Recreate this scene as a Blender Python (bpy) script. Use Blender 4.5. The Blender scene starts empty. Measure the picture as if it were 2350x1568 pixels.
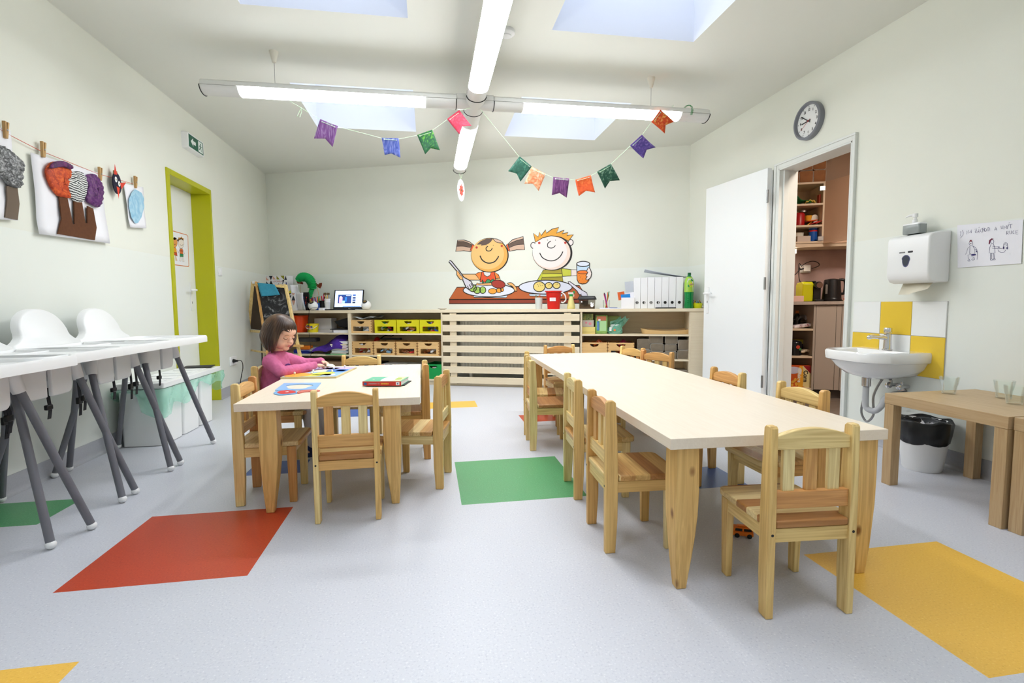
import bpy, bmesh, math, random
from mathutils import Vector, Matrix, Euler
random.seed(7)
SC = bpy.context.scene
COL = SC.collection
PI = math.pi
# ---------------------------------------------------------------- camera
F_PX, IW, IH, CAM_H = 1150.4637, 2350, 1568, 0.9
def _basis(yaw=9.3814, pitch=-4.2822, roll=-0.4395):
    y, p, r = map(math.radians, (yaw, pitch, roll))
    fw = Vector((math.sin(y)*math.cos(p), math.cos(y)*math.cos(p), math.sin(p)))
    rt = Vector((math.cos(y), -math.sin(y), 0)); up = rt.cross(fw)
    return rt*math.cos(r)+up*math.sin(r), -rt*math.sin(r)+up*math.cos(r), fw
RT, UP, FW = _basis()
CAMP = Vector((0, 0, CAM_H))
cd = bpy.data.cameras.new('camera'); cam = bpy.data.objects.new('camera', cd); COL.objects.link(cam)
cd.sensor_width = 36; cd.sensor_fit = 'HORIZONTAL'; cd.lens = F_PX/IW*36; cd.clip_start = .05; cd.clip_end = 100
M = Matrix((RT, UP, -FW)).transposed().to_4x4(); M.translation = CAMP
cam.matrix_world = M
SC.camera = cam
# ---------------------------------------------------------------- look
SC.view_settings.view_transform = 'Standard'; SC.view_settings.look = 'None'
SC.view_settings.gamma = 1; SC.view_settings.use_curve_mapping = False
SC.view_settings.exposure = 1.02
SC.cycles.use_denoising = True
SC.cycles.max_bounces = 6; SC.cycles.diffuse_bounces = 4; SC.cycles.glossy_bounces = 2
SC.cycles.transmission_bounces = 2; SC.cycles.transparent_max_bounces = 8
SC.cycles.caustics_reflective = False; SC.cycles.caustics_refractive = False
SC.cycles.sample_clamp_indirect = 6
SC.cycles.use_light_tree = False; SC.cycles.use_adaptive_sampling = True; SC.cycles.adaptive_threshold = 0.07; SC.cycles.adaptive_min_samples = 16
# ---------------------------------------------------------------- sky and daylight
wd = bpy.data.worlds.new('sky'); SC.world = wd; wd.use_nodes = True
wd.node_tree.nodes['Background'].inputs[0].default_value = (.72, .82, 1, 1)
wd.node_tree.nodes['Background'].inputs[1].default_value = 1.0
SKY_E, TUBE_E, KIT_E = 2.5, 17.5, 5.0
XL, XR, HC = -2.002, 2.758, 2.556
YB = -1.7                      # wall behind the photographer
SKYL = [(-.989, -.086), (.77, 1.697)]
SKYY = [(4.08, 5.03), (2.14, 3.09), (.2, 1.15), (-1.35, -.6)]
def area(name, loc, sx, sy, power, color, rot=(0, 0, 0)):
    l = bpy.data.lights.new(name, 'AREA'); l.shape = 'RECTANGLE'; l.size = sx; l.size_y = sy
    l.energy = power; l.color = color
    o = bpy.data.objects.new(name, l); COL.objects.link(o); o.location = loc; o.rotation_euler = rot
    return o
for yi, (y0, y1) in enumerate(SKYY):
    for x0, x1 in SKYL:
        area('daylight', ((x0+x1)/2, (y0+y1)/2, HC+.84), .85, (y1-y0)*.92, SKY_E*(1 if yi < 2 else 4), (.86, .91, 1) if yi < 2 else (.95, .97, 1))  # rear rows, out of view, boosted to fill surfaces facing the camera
# ---------------------------------------------------------------- pixel of the photo -> point on a known plane
def _ray(u, v): return (u-IW/2)/F_PX*RT-(v-IH/2)/F_PX*UP+FW
def _pl(u, v, n, d):
    r = _ray(u, v); n = Vector(n); return CAMP+r*((d-n.dot(CAMP))/n.dot(r))
def atX(u, v, x): return _pl(u, v, (1, 0, 0), x)
def atY(u, v, y): return _pl(u, v, (0, 1, 0), y)
def atZ(u, v, z): return _pl(u, v, (0, 0, 1), z)
BA = Vector((-2.002, 6.887, 0)); BT = Vector((2.758+2.002, 5.04-6.887, 0)).normalized(); BN = Vector((BT.y, -BT.x, 0))
BROT = math.atan2(BT.y, BT.x)
def atB(u, v, off=0.0):
    P = _pl(u, v, BN, BN.dot(BA)+off); return (P-BA).dot(BT), P.z
def bpos(s, off, z=0.0): return BA+BT*s+BN*off+Vector((0, 0, z))
WROT = {'R': -PI/2, 'L': PI/2, 'B': BROT}
def wpos(side, u, off, z):
    if side == 'R': return Vector((XR-off, -u, z))
    if side == 'L': return Vector((XL+off, u, z))
    return bpos(u, off, z)
def wuv(side, px, py, off=0.0):
    if side == 'R': P = atX(px, py, XR-off); return -P.y, P.z
    if side == 'L': P = atX(px, py, XL+off); return P.y, P.z
    return atB(px, py, off)
# ---------------------------------------------------------------- materials
def lin(c):
    c = c/255.0
    return c/12.92 if c <= .04045 else ((c+.055)/1.055)**2.4
def rgb(*c):
    if len(c) == 1: c = c[0]
    return (lin(c[0]), lin(c[1]), lin(c[2]), 1)
_MC = {}
def mat(name, c=(200, 200, 200), rough=.5, metal=0, spec=.5, noise=0, nscale=30, bump=0, bscale=60, trans=0, alpha=1, emit=0, ior=1.45, coat=0, sss=0):
    if name in _MC: return _MC[name]
    m = bpy.data.materials.new(name); m.use_nodes = True; _MC[name] = m
    nt = m.node_tree; b = nt.nodes['Principled BSDF']
    b.inputs['Base Color'].default_value = rgb(c); b.inputs['Roughness'].default_value = rough
    b.inputs['Metallic'].default_value = metal; b.inputs['Specular IOR Level'].default_value = spec
    b.inputs['IOR'].default_value = ior
    b.inputs['Transmission Weight'].default_value = trans; b.inputs['Alpha'].default_value = alpha
    b.inputs['Coat Weight'].default_value = coat
    if emit:
        b.inputs['Emission Color'].default_value = rgb(c); b.inputs['Emission Strength'].default_value = emit
    m.diffuse_color = rgb(c)
    if emit and emit < 2: m.cycles.emission_sampling = 'NONE'
    if noise or bump:
        tc = nt.nodes.new('ShaderNodeTexCoord')
        if noise:
            n = nt.nodes.new('ShaderNodeTexNoise'); n.inputs['Scale'].default_value = nscale; n.inputs['Detail'].default_value = 4
            nt.links.new(tc.outputs['Object'], n.inputs['Vector'])
            r = nt.nodes.new('ShaderNodeValToRGB'); k = noise
            r.color_ramp.elements[0].position = .3; r.color_ramp.elements[1].position = .7
            r.color_ramp.elements[0].color = tuple(x*(1-k) for x in rgb(c)[:3])+(1,)
            r.color_ramp.elements[1].color = tuple(min(1, x*(1+k)) for x in rgb(c)[:3])+(1,)
            nt.links.new(n.outputs['Fac'], r.inputs[0]); nt.links.new(r.outputs[0], b.inputs['Base Color'])
        if bump:
            n2 = nt.nodes.new('ShaderNodeTexNoise'); n2.inputs['Scale'].default_value = bscale
            nt.links.new(tc.outputs['Object'], n2.inputs['Vector'])
            bp = nt.nodes.new('ShaderNodeBump'); bp.inputs['Strength'].default_value = bump; bp.inputs['Distance'].default_value = .003
            nt.links.new(n2.outputs['Fac'], bp.inputs['Height']); nt.links.new(bp.outputs[0], b.inputs['Normal'])
    return m
def wood(name, tones, axis='z', rough=.42, knots=False, fine=1.0, vary=True, streak=.22):
    """pine: grain runs along one object axis; every board draws its own tone"""
    if name in _MC: return _MC[name]
    m = bpy.data.materials.new(name); m.use_nodes = True; _MC[name] = m
    nt = m.node_tree; N = nt.nodes; L = nt.links; b = N['Principled BSDF']
    b.inputs['Roughness'].default_value = rough
    m.diffuse_color = rgb(tones[0])
    tc = N.new('ShaderNodeTexCoord'); oi = N.new('ShaderNodeObjectInfo')
    ad = N.new('ShaderNodeVectorMath'); ad.operation = 'ADD'
    sc = N.new('ShaderNodeVectorMath'); sc.operation = 'SCALE'; sc.inputs[0].default_value = (7, 3, 5)
    L.new(oi.outputs['Random'], sc.inputs['Scale']); L.new(tc.outputs['Object'], ad.inputs[0]); L.new(sc.outputs[0], ad.inputs[1])
    mp = N.new('ShaderNodeMapping'); s = [58*fine]*3; s['xyz'.index(axis)] = 2.4*fine
    mp.inputs['Scale'].default_value = s; L.new(ad.outputs[0], mp.inputs[0])
    w = N.new('ShaderNodeTexNoise'); w.inputs['Scale'].default_value = 1.0; w.inputs['Detail'].default_value = 4; w.inputs['Distortion'].default_value = 1.6
    L.new(mp.outputs[0], w.inputs['Vector'])
    r = N.new('ShaderNodeValToRGB'); r.color_ramp.elements[0].position = .36; r.color_ramp.elements[1].position = .62
    r.color_ramp.elements[0].color = (1-streak, 1-streak*1.35, 1-streak*1.8, 1); r.color_ramp.elements[1].color = (1, 1, 1, 1)
    L.new(w.outputs['Fac'], r.inputs[0])
    t = N.new('ShaderNodeValToRGB'); t.color_ramp.interpolation = 'LINEAR'
    els = t.color_ramp.elements
    for i, c in enumerate(tones):
        pos = i/max(1, len(tones)-1)
        if i < 2 and len(tones) > 1: e = els[i]; e.position = pos
        elif len(tones) == 1: e = els[0]; els[1].color = rgb(c)
        else: e = els.new(pos)
        e.color = rgb(c)
    for i, c in enumerate(sorted(range(len(els)), key=lambda k: els[k].position)):
        els[c].color = rgb(tones[min(i, len(tones)-1)])
    if vary: L.new(oi.outputs['Random'], t.inputs[0])
    else: t.inputs[0].default_value = .2
    mx = N.new('ShaderNodeMix'); mx.data_type = 'RGBA'; mx.blend_type = 'MULTIPLY'; mx.inputs[0].default_value = 1
    L.new(t.outputs[0], mx.inputs[6]); L.new(r.outputs[0], mx.inputs[7]); out = mx.outputs[2]
    if knots:
        v = N.new('ShaderNodeTexVoronoi'); v.inputs['Scale'].default_value = 1
        mp2 = N.new('ShaderNodeMapping'); s2 = [9]*3; s2['xyz'.index(axis)] = 5.5; mp2.inputs['Scale'].default_value = s2
        L.new(ad.outputs[0], mp2.inputs[0]); L.new(mp2.outputs[0], v.inputs['Vector'])
        kr = N.new('ShaderNodeValToRGB'); kr.color_ramp.elements[0].position = .05; kr.color_ramp.elements[1].position = .13
        kr.color_ramp.elements[0].color = (.30, .16, .08, 1); kr.color_ramp.elements[1].color = (1, 1, 1, 1)
        L.new(v.outputs['Distance'], kr.inputs[0])
        m2 = N.new('ShaderNodeMix'); m2.data_type = 'RGBA'; m2.blend_type = 'MULTIPLY'; m2.inputs[0].default_value = 1
        L.new(out, m2.inputs[6]); L.new(kr.outputs[0], m2.inputs[7]); out = m2.outputs[2]
    L.new(out, b.inputs['Base Color'])
    return m
def boards(name, tones, axis='x', across='y', width=.055, rough=.4):
    """glued boards of different tones side by side (a chair seat)"""
    if name in _MC: return _MC[name]
    m = wood(name, [(255, 255, 255)], axis, rough, vary=False, streak=.22); nt = m.node_tree; N = nt.nodes; L = nt.links; b = N['Principled BSDF']
    tc = N.new('ShaderNodeTexCoord'); sp = N.new('ShaderNodeSeparateXYZ'); L.new(tc.outputs['Object'], sp.inputs[0])
    dv = N.new('ShaderNodeMath'); dv.operation = 'DIVIDE'; dv.inputs[1].default_value = width
    L.new(sp.outputs['xyz'.index(across)], dv.inputs[0])
    fl = N.new('ShaderNodeMath'); fl.operation = 'FLOOR'; L.new(dv.outputs[0], fl.inputs[0])
    oi = N.new('ShaderNodeObjectInfo'); ad = N.new('ShaderNodeMath'); ad.operation = 'MULTIPLY_ADD'; ad.inputs[1].default_value = 37
    L.new(oi.outputs['Random'], ad.inputs[0]); L.new(fl.outputs[0], ad.inputs[2])
    wn = N.new('ShaderNodeTexWhiteNoise'); wn.noise_dimensions = '1D'; L.new(ad.outputs[0], wn.inputs['W'])
    r = N.new('ShaderNodeValToRGB'); r.color_ramp.interpolation = 'CONSTANT'
    e = r.color_ramp.elements; e[0].color = rgb(tones[0]); e[0].position = 0; e[1].color = rgb(tones[1]); e[1].position = 1/len(tones)
    for i in range(2, len(tones)): q = e.new(i/len(tones)); q.color = rgb(tones[i])
    L.new(wn.outputs['Value'], r.inputs[0])
    lk = b.inputs['Base Color'].links[0]; src = lk.from_socket
    mx = N.new('ShaderNodeMix'); mx.data_type = 'RGBA'; mx.blend_type = 'MULTIPLY'; mx.inputs[0].default_value = 1
    L.new(src, mx.inputs[6]); L.new(r.outputs[0], mx.inputs[7]); L.new(mx.outputs[2], b.inputs['Base Color'])
    m.diffuse_color = rgb(tones[0])
    return m
def speckle(name, c, dark, light, rough=.3, scale=160, spec=.5):
    if name in _MC: return _MC[name]
    m = bpy.data.materials.new(name); m.use_nodes = True; _MC[name] = m
    nt = m.node_tree; N = nt.nodes; L = nt.links; b = N['Principled BSDF']
    b.inputs['Roughness'].default_value = rough; b.inputs['Specular IOR Level'].default_value = spec; m.diffuse_color = rgb(c)
    tc = N.new('ShaderNodeTexCoord'); n = N.new('ShaderNodeTexNoise'); n.inputs['Scale'].default_value = scale; n.inputs['Detail'].default_value = 2
    L.new(tc.outputs['Object'], n.inputs['Vector'])
    r = N.new('ShaderNodeValToRGB'); e = r.color_ramp.elements
    e[0].position = .30; e[0].color = rgb(dark); e[1].position = .42; e[1].color = rgb(c)
    q = e.new(.6); q.color = rgb(c); q = e.new(.70); q.color = rgb(light)
    L.new(n.outputs['Fac'], r.inputs[0])
    L.new(r.outputs[0], b.inputs['Base Color'])
    return m
def paint_strokes(name, c1, c2, c3, scale=9, stretch=(1, 1, 1), rough=.6, dist=2.5):
    if name in _MC: return _MC[name]
    m = bpy.data.materials.new(name); m.use_nodes = True; _MC[name] = m
    nt = m.node_tree; N = nt.nodes; L = nt.links; b = N['Principled BSDF']; b.inputs['Roughness'].default_value = rough
    m.diffuse_color = rgb(c1)
    tc = N.new('ShaderNodeTexCoord'); mp = N.new('ShaderNodeMapping'); mp.inputs['Scale'].default_value = stretch
    L.new(tc.outputs['Object'], mp.inputs[0])
    n = N.new('ShaderNodeTexNoise'); n.inputs['Scale'].default_value = scale; n.inputs['Distortion'].default_value = dist; n.inputs['Detail'].default_value = 4
    L.new(mp.outputs[0], n.inputs['Vector'])
    r = N.new('ShaderNodeValToRGB'); e = r.color_ramp.elements
    e[0].position = .3; e[0].color = rgb(c1); e[1].position = .52; e[1].color = rgb(c2); q = e.new(.7); q.color = rgb(c3)
    L.new(n.outputs['Fac'], r.inputs[0]); L.new(r.outputs[0], b.inputs['Base Color'])
    return m
def glassmat(name, c=(235, 245, 245), rough=.02, mixf=.82):
    """thin clear sheet or vessel wall: mostly lets light through, some gloss"""
    if name in _MC: return _MC[name]
    m = bpy.data.materials.new(name); m.use_nodes = True; _MC[name] = m
    nt = m.node_tree; N = nt.nodes; L = nt.links; N.remove(N['Principled BSDF']); o = N['Material Output']
    t = N.new('ShaderNodeBsdfTransparent'); t.inputs[0].default_value = rgb(c)
    g = N.new('ShaderNodeBsdfGlossy'); g.inputs[0].default_value = (1, 1, 1, 1); g.inputs['Roughness'].default_value = rough
    f = N.new('ShaderNodeFresnel'); f.inputs[0].default_value = 1.5
    mr = N.new('ShaderNodeMapRange'); mr.inputs[3].default_value = max(0, .9-mixf-.06); mr.inputs[4].default_value = .4
    L.new(f.outputs[0], mr.inputs[0])
    mx = N.new('ShaderNodeMixShader'); L.new(mr.outputs[0], mx.inputs[0]); L.new(t.outputs[0], mx.inputs[1]); L.new(g.outputs[0], mx.inputs[2])
    L.new(mx.outputs[0], o.inputs[0]); m.diffuse_color = rgb(c)
    return m
def film(name, c, density=.5):
    """thin translucent plastic film"""
    if name in _MC: return _MC[name]
    m = bpy.data.materials.new(name); m.use_nodes = True; _MC[name] = m
    nt = m.node_tree; N = nt.nodes; L = nt.links; b = N['Principled BSDF']; o = N['Material Output']
    b.inputs['Base Color'].default_value = rgb(c); b.inputs['Roughness'].default_value = .25
    t = N.new('ShaderNodeBsdfTransparent'); t.inputs[0].default_value = rgb(tuple(min(255, x+25) for x in c))
    mx = N.new('ShaderNodeMixShader'); mx.inputs[0].default_value = density
    L.new(t.outputs[0], mx.inputs[1]); L.new(b.outputs[0], mx.inputs[2]); L.new(mx.outputs[0], o.inputs[0]); m.diffuse_color = rgb(c)
    return m
# ---------------------------------------------------------------- mesh builder
class MB:
    def __init__(s, M=None): s.v = []; s.f = []; s.m = []; s.M = M or Matrix()
    def add(s, vs, fs, mi=0):
        n = len(s.v); s.v += [tuple(s.M @ Vector(p)) for p in vs]
        for f in fs: s.f.append(tuple(i+n for i in f)); s.m.append(mi)
        return s
    def box(s, x0, y0, z0, x1, y1, z1, mi=0):
        return s.add([(x0, y0, z0), (x1, y0, z0), (x1, y1, z0), (x0, y1, z0), (x0, y0, z1), (x1, y0, z1), (x1, y1, z1), (x0, y1, z1)],
                     [(0, 3, 2, 1), (4, 5, 6, 7), (0, 1, 5, 4), (1, 2, 6, 5), (2, 3, 7, 6), (3, 0, 4, 7)], mi)
    def hexa(s, lo, hi, mi=0):
        """two quads of four points each joined into a solid"""
        return s.add(list(lo)+list(hi), [(0, 3, 2, 1), (4, 5, 6, 7), (0, 1, 5, 4), (1, 2, 6, 5), (2, 3, 7, 6), (3, 0, 4, 7)], mi)
    def prism(s, poly, axis, a, b, mi=0):
        def P(p, h): return {'x': (h, p[0], p[1]), 'y': (p[0], h, p[1]), 'z': (p[0], p[1], h)}[axis]
        n = len(poly)
        return s.add([P(p, a) for p in poly]+[P(p, b) for p in poly],
                     [tuple(range(n))[::-1], tuple(range(n, 2*n))]+[(i, (i+1) % n, n+(i+1) % n, n+i) for i in range(n)], mi)
    def loft(s, rings, mi=0, cap=True, closed=True):
        n = len(rings[0]); vs = [p for r in rings for p in r]; fs = []
        for k in range(len(rings)-1):
            for i in range(n if closed else n-1):
                j = (i+1) % n; fs.append((k*n+i, k*n+j, (k+1)*n+j, (k+1)*n+i))
        if cap: fs.append(tuple(range(n))[::-1]); fs.append(tuple(range((len(rings)-1)*n, len(rings)*n)))
        return s.add(vs, fs, mi)
    def lathe(s, prof, c=(0, 0, 0), n=24, mi=0, sx=1, sy=1, axis='z', cap=False):
        rings = []
        for r, h in prof:
            ring = []
            for i in range(n):
                a = 2*PI*i/n; x, y = r*math.cos(a)*sx, r*math.sin(a)*sy
                ring.append({'z': (c[0]+x, c[1]+y, c[2]+h), 'y': (c[0]+x, c[1]+h, c[2]+y), 'x': (c[0]+h, c[1]+x, c[2]+y)}[axis])
            rings.append(ring)
        return s.loft(rings, mi, cap=cap)
    def cyl(s, c, r, h, n=20, mi=0, axis='z', r2=None): return s.lathe([(r, 0), (r if r2 is None else r2, h)], c, n, mi, axis=axis, cap=True)
    def tube(s, pts, r, n=8, mi=0, cap=True, sq=1.0):
        pts = [Vector(p) for p in pts]; rings = []; up = None
        for i, p in enumerate(pts):
            d = (pts[min(i+1, len(pts)-1)]-pts[max(i-1, 0)]).normalized()
            if up is None: up = Vector((0, 0, 1)) if abs(d.z) < .9 else Vector((1, 0, 0))
            x = d.cross(up)
            if x.length < 1e-6: x = d.orthogonal()
            x.normalize(); y = x.cross(d).normalized(); up = y
            rr = r[i] if isinstance(r, (list, tuple)) else r
            rings.append([tuple(p+x*rr*math.cos(2*PI*k/n)+y*rr*sq*math.sin(2*PI*k/n)) for k in range(n)])
        return s.loft(rings, mi, cap)
    def ell(s, c, r, n=16, m=10, mi=0, R=None):
        if not hasattr(r, '__len__'): r = (r, r, r)
        vs = [Vector((0, 0, -r[2]))]
        for j in range(1, m):
            b = -PI/2+PI*j/m
            for i in range(n):
                a = 2*PI*i/n; vs.append(Vector((r[0]*math.cos(b)*math.cos(a), r[1]*math.cos(b)*math.sin(a), r[2]*math.sin(b))))
        vs.append(Vector((0, 0, r[2])))
        if R is not None: vs = [R @ v for v in vs]
        vs = [tuple(v+Vector(c)) for v in vs]; fs = []
        for i in range(n):
            fs.append((0, 1+(i+1) % n, 1+i))
            for j in range(m-2): a = 1+j*n; fs.append((a+i, a+(i+1) % n, a+n+(i+1) % n, a+n+i))
            a = 1+(m-2)*n; fs.append((a+i, a+(i+1) % n, len(vs)-1))
        return s.add(vs, fs, mi)
    def grid(s, fn, nu, nv, mi=0):
        vs = [tuple(fn(i/nu, j/nv)) for j in range(nv+1) for i in range(nu+1)]
        fs = [(j*(nu+1)+i, j*(nu+1)+i+1, (j+1)*(nu+1)+i+1, (j+1)*(nu+1)+i) for j in range(nv) for i in range(nu)]
        return s.add(vs, fs, mi)
    def build(s, name, mats, parent=None, bevel=0, seg=2, smooth=None, fix=True, solid=0, sub=0, remesh=0, smoothit=0, label=None, loc=None, rz=None, disp=None):
        me = bpy.data.meshes.new(name); me.from_pydata(s.v, [], s.f)
        if not isinstance(mats, (list, tuple)): mats = [mats]
        for q in mats: me.materials.append(q)
        for p, k in zip(me.polygons, s.m): p.material_index = k
        if fix:
            bm = bmesh.new(); bm.from_mesh(me); bmesh.ops.recalc_face_normals(bm, faces=bm.faces); bm.to_mesh(me); bm.free()
        o = bpy.data.objects.new(name, me); COL.objects.link(o)
        if parent is not None: o.parent = parent
        if loc is not None: o.location = loc
        if rz is not None: o.rotation_euler = (0, 0, rz)
        if remesh:
            r = o.modifiers.new('remesh', 'REMESH'); r.mode = 'VOXEL'; r.voxel_size = remesh; r.use_smooth_shade = True
        if smoothit:
            r = o.modifiers.new('smooth', 'SMOOTH'); r.factor = .6; r.iterations = smoothit
        if disp:
            t = bpy.data.textures.new(name+'_folds', 'CLOUDS'); t.noise_scale = disp[1]; t.noise_depth = 2
            r = o.modifiers.new('folds', 'DISPLACE'); r.texture = t; r.strength = disp[0]; r.mid_level = .5; r.texture_coords = 'LOCAL'
        if solid:
            r = o.modifiers.new('thickness', 'SOLIDIFY'); r.thickness = solid; r.offset = 0
        if bevel:
            r = o.modifiers.new('edges', 'BEVEL'); r.width = bevel; r.segments = seg; r.limit_method = 'ANGLE'; r.angle_limit = math.radians(40); r.use_clamp_overlap = True
        if sub:
            r = o.modifiers.new('smoothing', 'SUBSURF'); r.levels = sub; r.render_levels = sub
        if smooth is None: smooth = 35 if bevel else 0
        if smooth:
            me.polygons.foreach_set('use_smooth', [True]*len(me.polygons))
            if smooth < 180 and not sub: me.set_sharp_from_angle(angle=math.radians(smooth))
        if label: o['label'] = label
        return o
def tag(o, label, cat, group=None, kind=None):
    o['label'] = label; o['category'] = cat
    if group: o['group'] = group
    if kind: o['kind'] = kind
    return o
def thing(name, label, cat, loc=(0, 0, 0), rz=0, group=None, rot=None):
    o = bpy.data.objects.new(name, None); COL.objects.link(o); o.empty_display_size = .05
    o.location = loc; o.rotation_euler = rot or (0, 0, rz)
    return tag(o, label, cat, group)
def struct(o): o['kind'] = 'structure'; return o
def copy_tree(o, parent=None):
    c = o.copy(); COL.objects.link(c)
    if parent is not None: c.parent = parent
    for ch in [q for q in list(COL.objects) if q.parent == o]: copy_tree(ch, c)
    return c
def copy_thing(o, loc, rz=None, label=None, group=None):
    c = copy_tree(o); c.location = loc
    if rz is not None: c.rotation_euler = (0, 0, rz)
    if label: c['label'] = label
    if group: c['group'] = group
    return c
def smoothpts(P, closed=True, k=6):
    n = len(P); out = []
    rng = range(n) if closed else range(n-1)
    for i in rng:
        p0 = P[(i-1) % n] if closed else P[max(i-1, 0)]; p1 = P[i]; p2 = P[(i+1) % n]; p3 = P[(i+2) % n] if closed else P[min(i+2, n-1)]
        for j in range(k):
            t = j/k
            out.append(tuple(.5*((2*b)+(-a+c)*t+(2*a-5*b+4*c-d)*t*t+(-a+3*b-3*c+d)*t**3) for a, b, c, d in zip(p0, p1, p2, p3)))
    if not closed: out.append(tuple(P[-1]))
    return out
def circ(cx, cy, rx, ry=None, n=28, rot=0):
    ry = rx if ry is None else ry
    c, s = math.cos(rot), math.sin(rot)
    return [(cx+rx*math.cos(2*PI*i/n)*c-ry*math.sin(2*PI*i/n)*s, cy+rx*math.cos(2*PI*i/n)*s+ry*math.sin(2*PI*i/n)*c) for i in range(n)]
def rrect(x0, y0, x1, y1, r, n=5):
    out = []
    for cx, cy, a0 in ((x1-r, y1-r, 0), (x0+r, y1-r, 90), (x0+r, y0+r, 180), (x1-r, y0+r, 270)):
        for i in range(n+1): a = math.radians(a0+90*i/n); out.append((cx+r*math.cos(a), cy+r*math.sin(a)))
    return out
class Art:
    """flat printed or drawn shapes, thin layers on a local x-z face; maps crop pixels to the wall plane when side is given"""
    def __init__(s, side=None, off=0.0, crop=(1, 0, 0), u0=0, z0=0, base=0.0, dy=-.0004):
        s.side = side; s.off = off; s.crop = crop; s.u0 = u0; s.z0 = z0; s.mb = MB(); s.mats = []; s.base = base; s.dy = dy
    def P(s, p):
        if s.side is None: return p
        k, ox, oy = s.crop; u, z = wuv(s.side, p[0]/k+ox, p[1]/k+oy, s.off); return (u-s.u0, z-s.z0)
    def mi(s, c):
        nm = 'print_%d_%d_%d' % tuple(c); m = mat(nm, c, .6)
        if m not in s.mats: s.mats.append(m)
        return s.mats.index(m)
    def fill(s, pts, c, layer=1, smooth=False, k=5):
        q = smoothpts(pts, True, k) if smooth else pts
        q = [s.P(p) for p in q]; y = s.base+s.dy*layer
        s.mb.add([(a, y, b) for a, b in q], [tuple(range(len(q)))], s.mi(c)); return s
    def stroke(s, pts, w, c=(40, 36, 34), layer=2, closed=True, smooth=False, k=5, taper=False):
        q = smoothpts(pts, closed, k) if smooth else list(pts)
        q = [Vector(s.P(p)) for p in q]; n = len(q); y = s.base+s.dy*layer; A = []; B = []
        for i in range(n):
            a = q[(i-1) % n] if closed else q[max(i-1, 0)]; b = q[(i+1) % n] if closed else q[min(i+1, n-1)]
            d = (b-a)
            if d.length < 1e-9: d = Vector((1, 0))
            d.normalize(); nn = Vector((-d.y, d.x)); ww = w/2*(1 if not taper else (.35+.65*math.sin(PI*i/max(1, n-1))))
            A.append(q[i]+nn*ww); B.append(q[i]-nn*ww)
        vs = [(p.x, y, p.y) for p in A]+[(p.x, y, p.y) for p in B]
        fs = [(i, (i+1) % n, n+(i+1) % n, n+i) for i in range(n if closed else n-1)]
        s.mb.add(vs, fs, s.mi(c)); return s
    def shape(s, pts, c, w=.006, layer=1, smooth=False, k=5, line=(40, 36, 34)):
        s.fill(pts, c, layer, smooth, k); return s.stroke(pts, w, line, layer+.5, True, smooth, k)
    def build(s, name, parent=None, **k): return s.mb.build(name, s.mats, parent, fix=False, **k)
def text_mesh(name, txt, size, m, parent, loc=(0, 0, 0), rot=(PI/2, 0, 0), align='CENTER', ext=.0003, bold=0, sx=1):
    cu = bpy.data.curves.new('lettering', 'FONT'); cu.body = txt; cu.size = size; cu.align_x = align; cu.align_y = 'CENTER'; cu.extrude = ext; cu.offset = bold
    o = bpy.data.objects.new('lettering', cu); COL.objects.link(o)
    dg = bpy.context.evaluated_depsgraph_get(); me = bpy.data.meshes.new_from_object(o.evaluated_get(dg))
    bpy.data.objects.remove(o); bpy.data.curves.remove(cu)
    me.materials.clear(); me.materials.append(m)
    o = bpy.data.objects.new(name, me); COL.objects.link(o)
    if parent is not None: o.parent = parent
    o.location = loc; o.rotation_euler = rot; o.scale = (sx, 1, 1)
    return o
# ---------------------------------------------------------------- shared materials
PINE = [(244, 224, 164), (242, 216, 150), (236, 204, 132), (228, 184, 110), (212, 150, 88)]
pine_x = wood('pine_x', PINE, 'x'); pine_y = wood('pine_y', PINE, 'y'); pine_z = wood('pine_z', PINE, 'z')
pine_leg = wood('pine_leg', [(234, 196, 124), (226, 182, 108)], 'z', knots=True)
seat_boards = boards('seat_boards', [(238, 210, 146), (228, 190, 120), (212, 164, 98), (184, 130, 74), (240, 216, 158)])
birch = wood('birch_ply', [(233, 219, 190)], 'x', .5, vary=False, streak=.05)
birch_in = wood('birch_inside', [(238, 220, 188)], 'x', .5, vary=False, streak=.07)
topwood = wood('table_top_laminate', [(240, 226, 205)], 'y', .38, vary=False, streak=.035, fine=1.5)
oak = wood('oak_foil', [(193, 164, 122)], 'z', .45, vary=False, streak=.16, fine=1.6)
oak_x = wood('oak_foil_long', [(196, 168, 128)], 'y', .45, vary=False, streak=.12, fine=1.2)
crate_wood = wood('crate_beech', [(222, 180, 118), (228, 188, 128)], 'x', .45, streak=.10)
paint_wall = mat('wall_paint', (232, 234, 222), .75, noise=.01, nscale=3, bump=.05, bscale=220)
paint_gloss = mat('wall_washable_paint', (233, 237, 229), .38, bump=.05, bscale=220)
paint_ceil = mat('ceiling_paint', (230, 231, 222), .85, bump=.05, bscale=200)
white_shaft = mat('skylight_lining', (226, 229, 236), .7)
lino = speckle('linoleum_grey', (204, 206, 213), (188, 190, 200), (220, 221, 226), .40, spec=.6)
L_RED = speckle('linoleum_red', (190, 66, 34), (172, 52, 26), (202, 80, 46), .38, spec=.6)
L_GRN = speckle('linoleum_green', (84, 158, 104), (70, 142, 90), (112, 178, 128), .38, spec=.6)
L_YEL = speckle('linoleum_yellow', (240, 190, 78), (228, 176, 66), (246, 204, 104), .38, spec=.6)
L_BLU = speckle('linoleum_blue', (66, 100, 170), (54, 86, 152), (84, 120, 186), .38, spec=.6)
lino_edge = mat('linoleum_cove', (176, 178, 184), .4, noise=.04, nscale=120)
white_plastic = mat('white_plastic', (240, 241, 240), .28)
white_lacquer = mat('white_lacquer', (240, 243, 243), .35)
cream_plastic = mat('cream_plastic', (226, 222, 208), .4)
black_plastic = mat('black_plastic', (22, 22, 24), .35)
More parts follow.
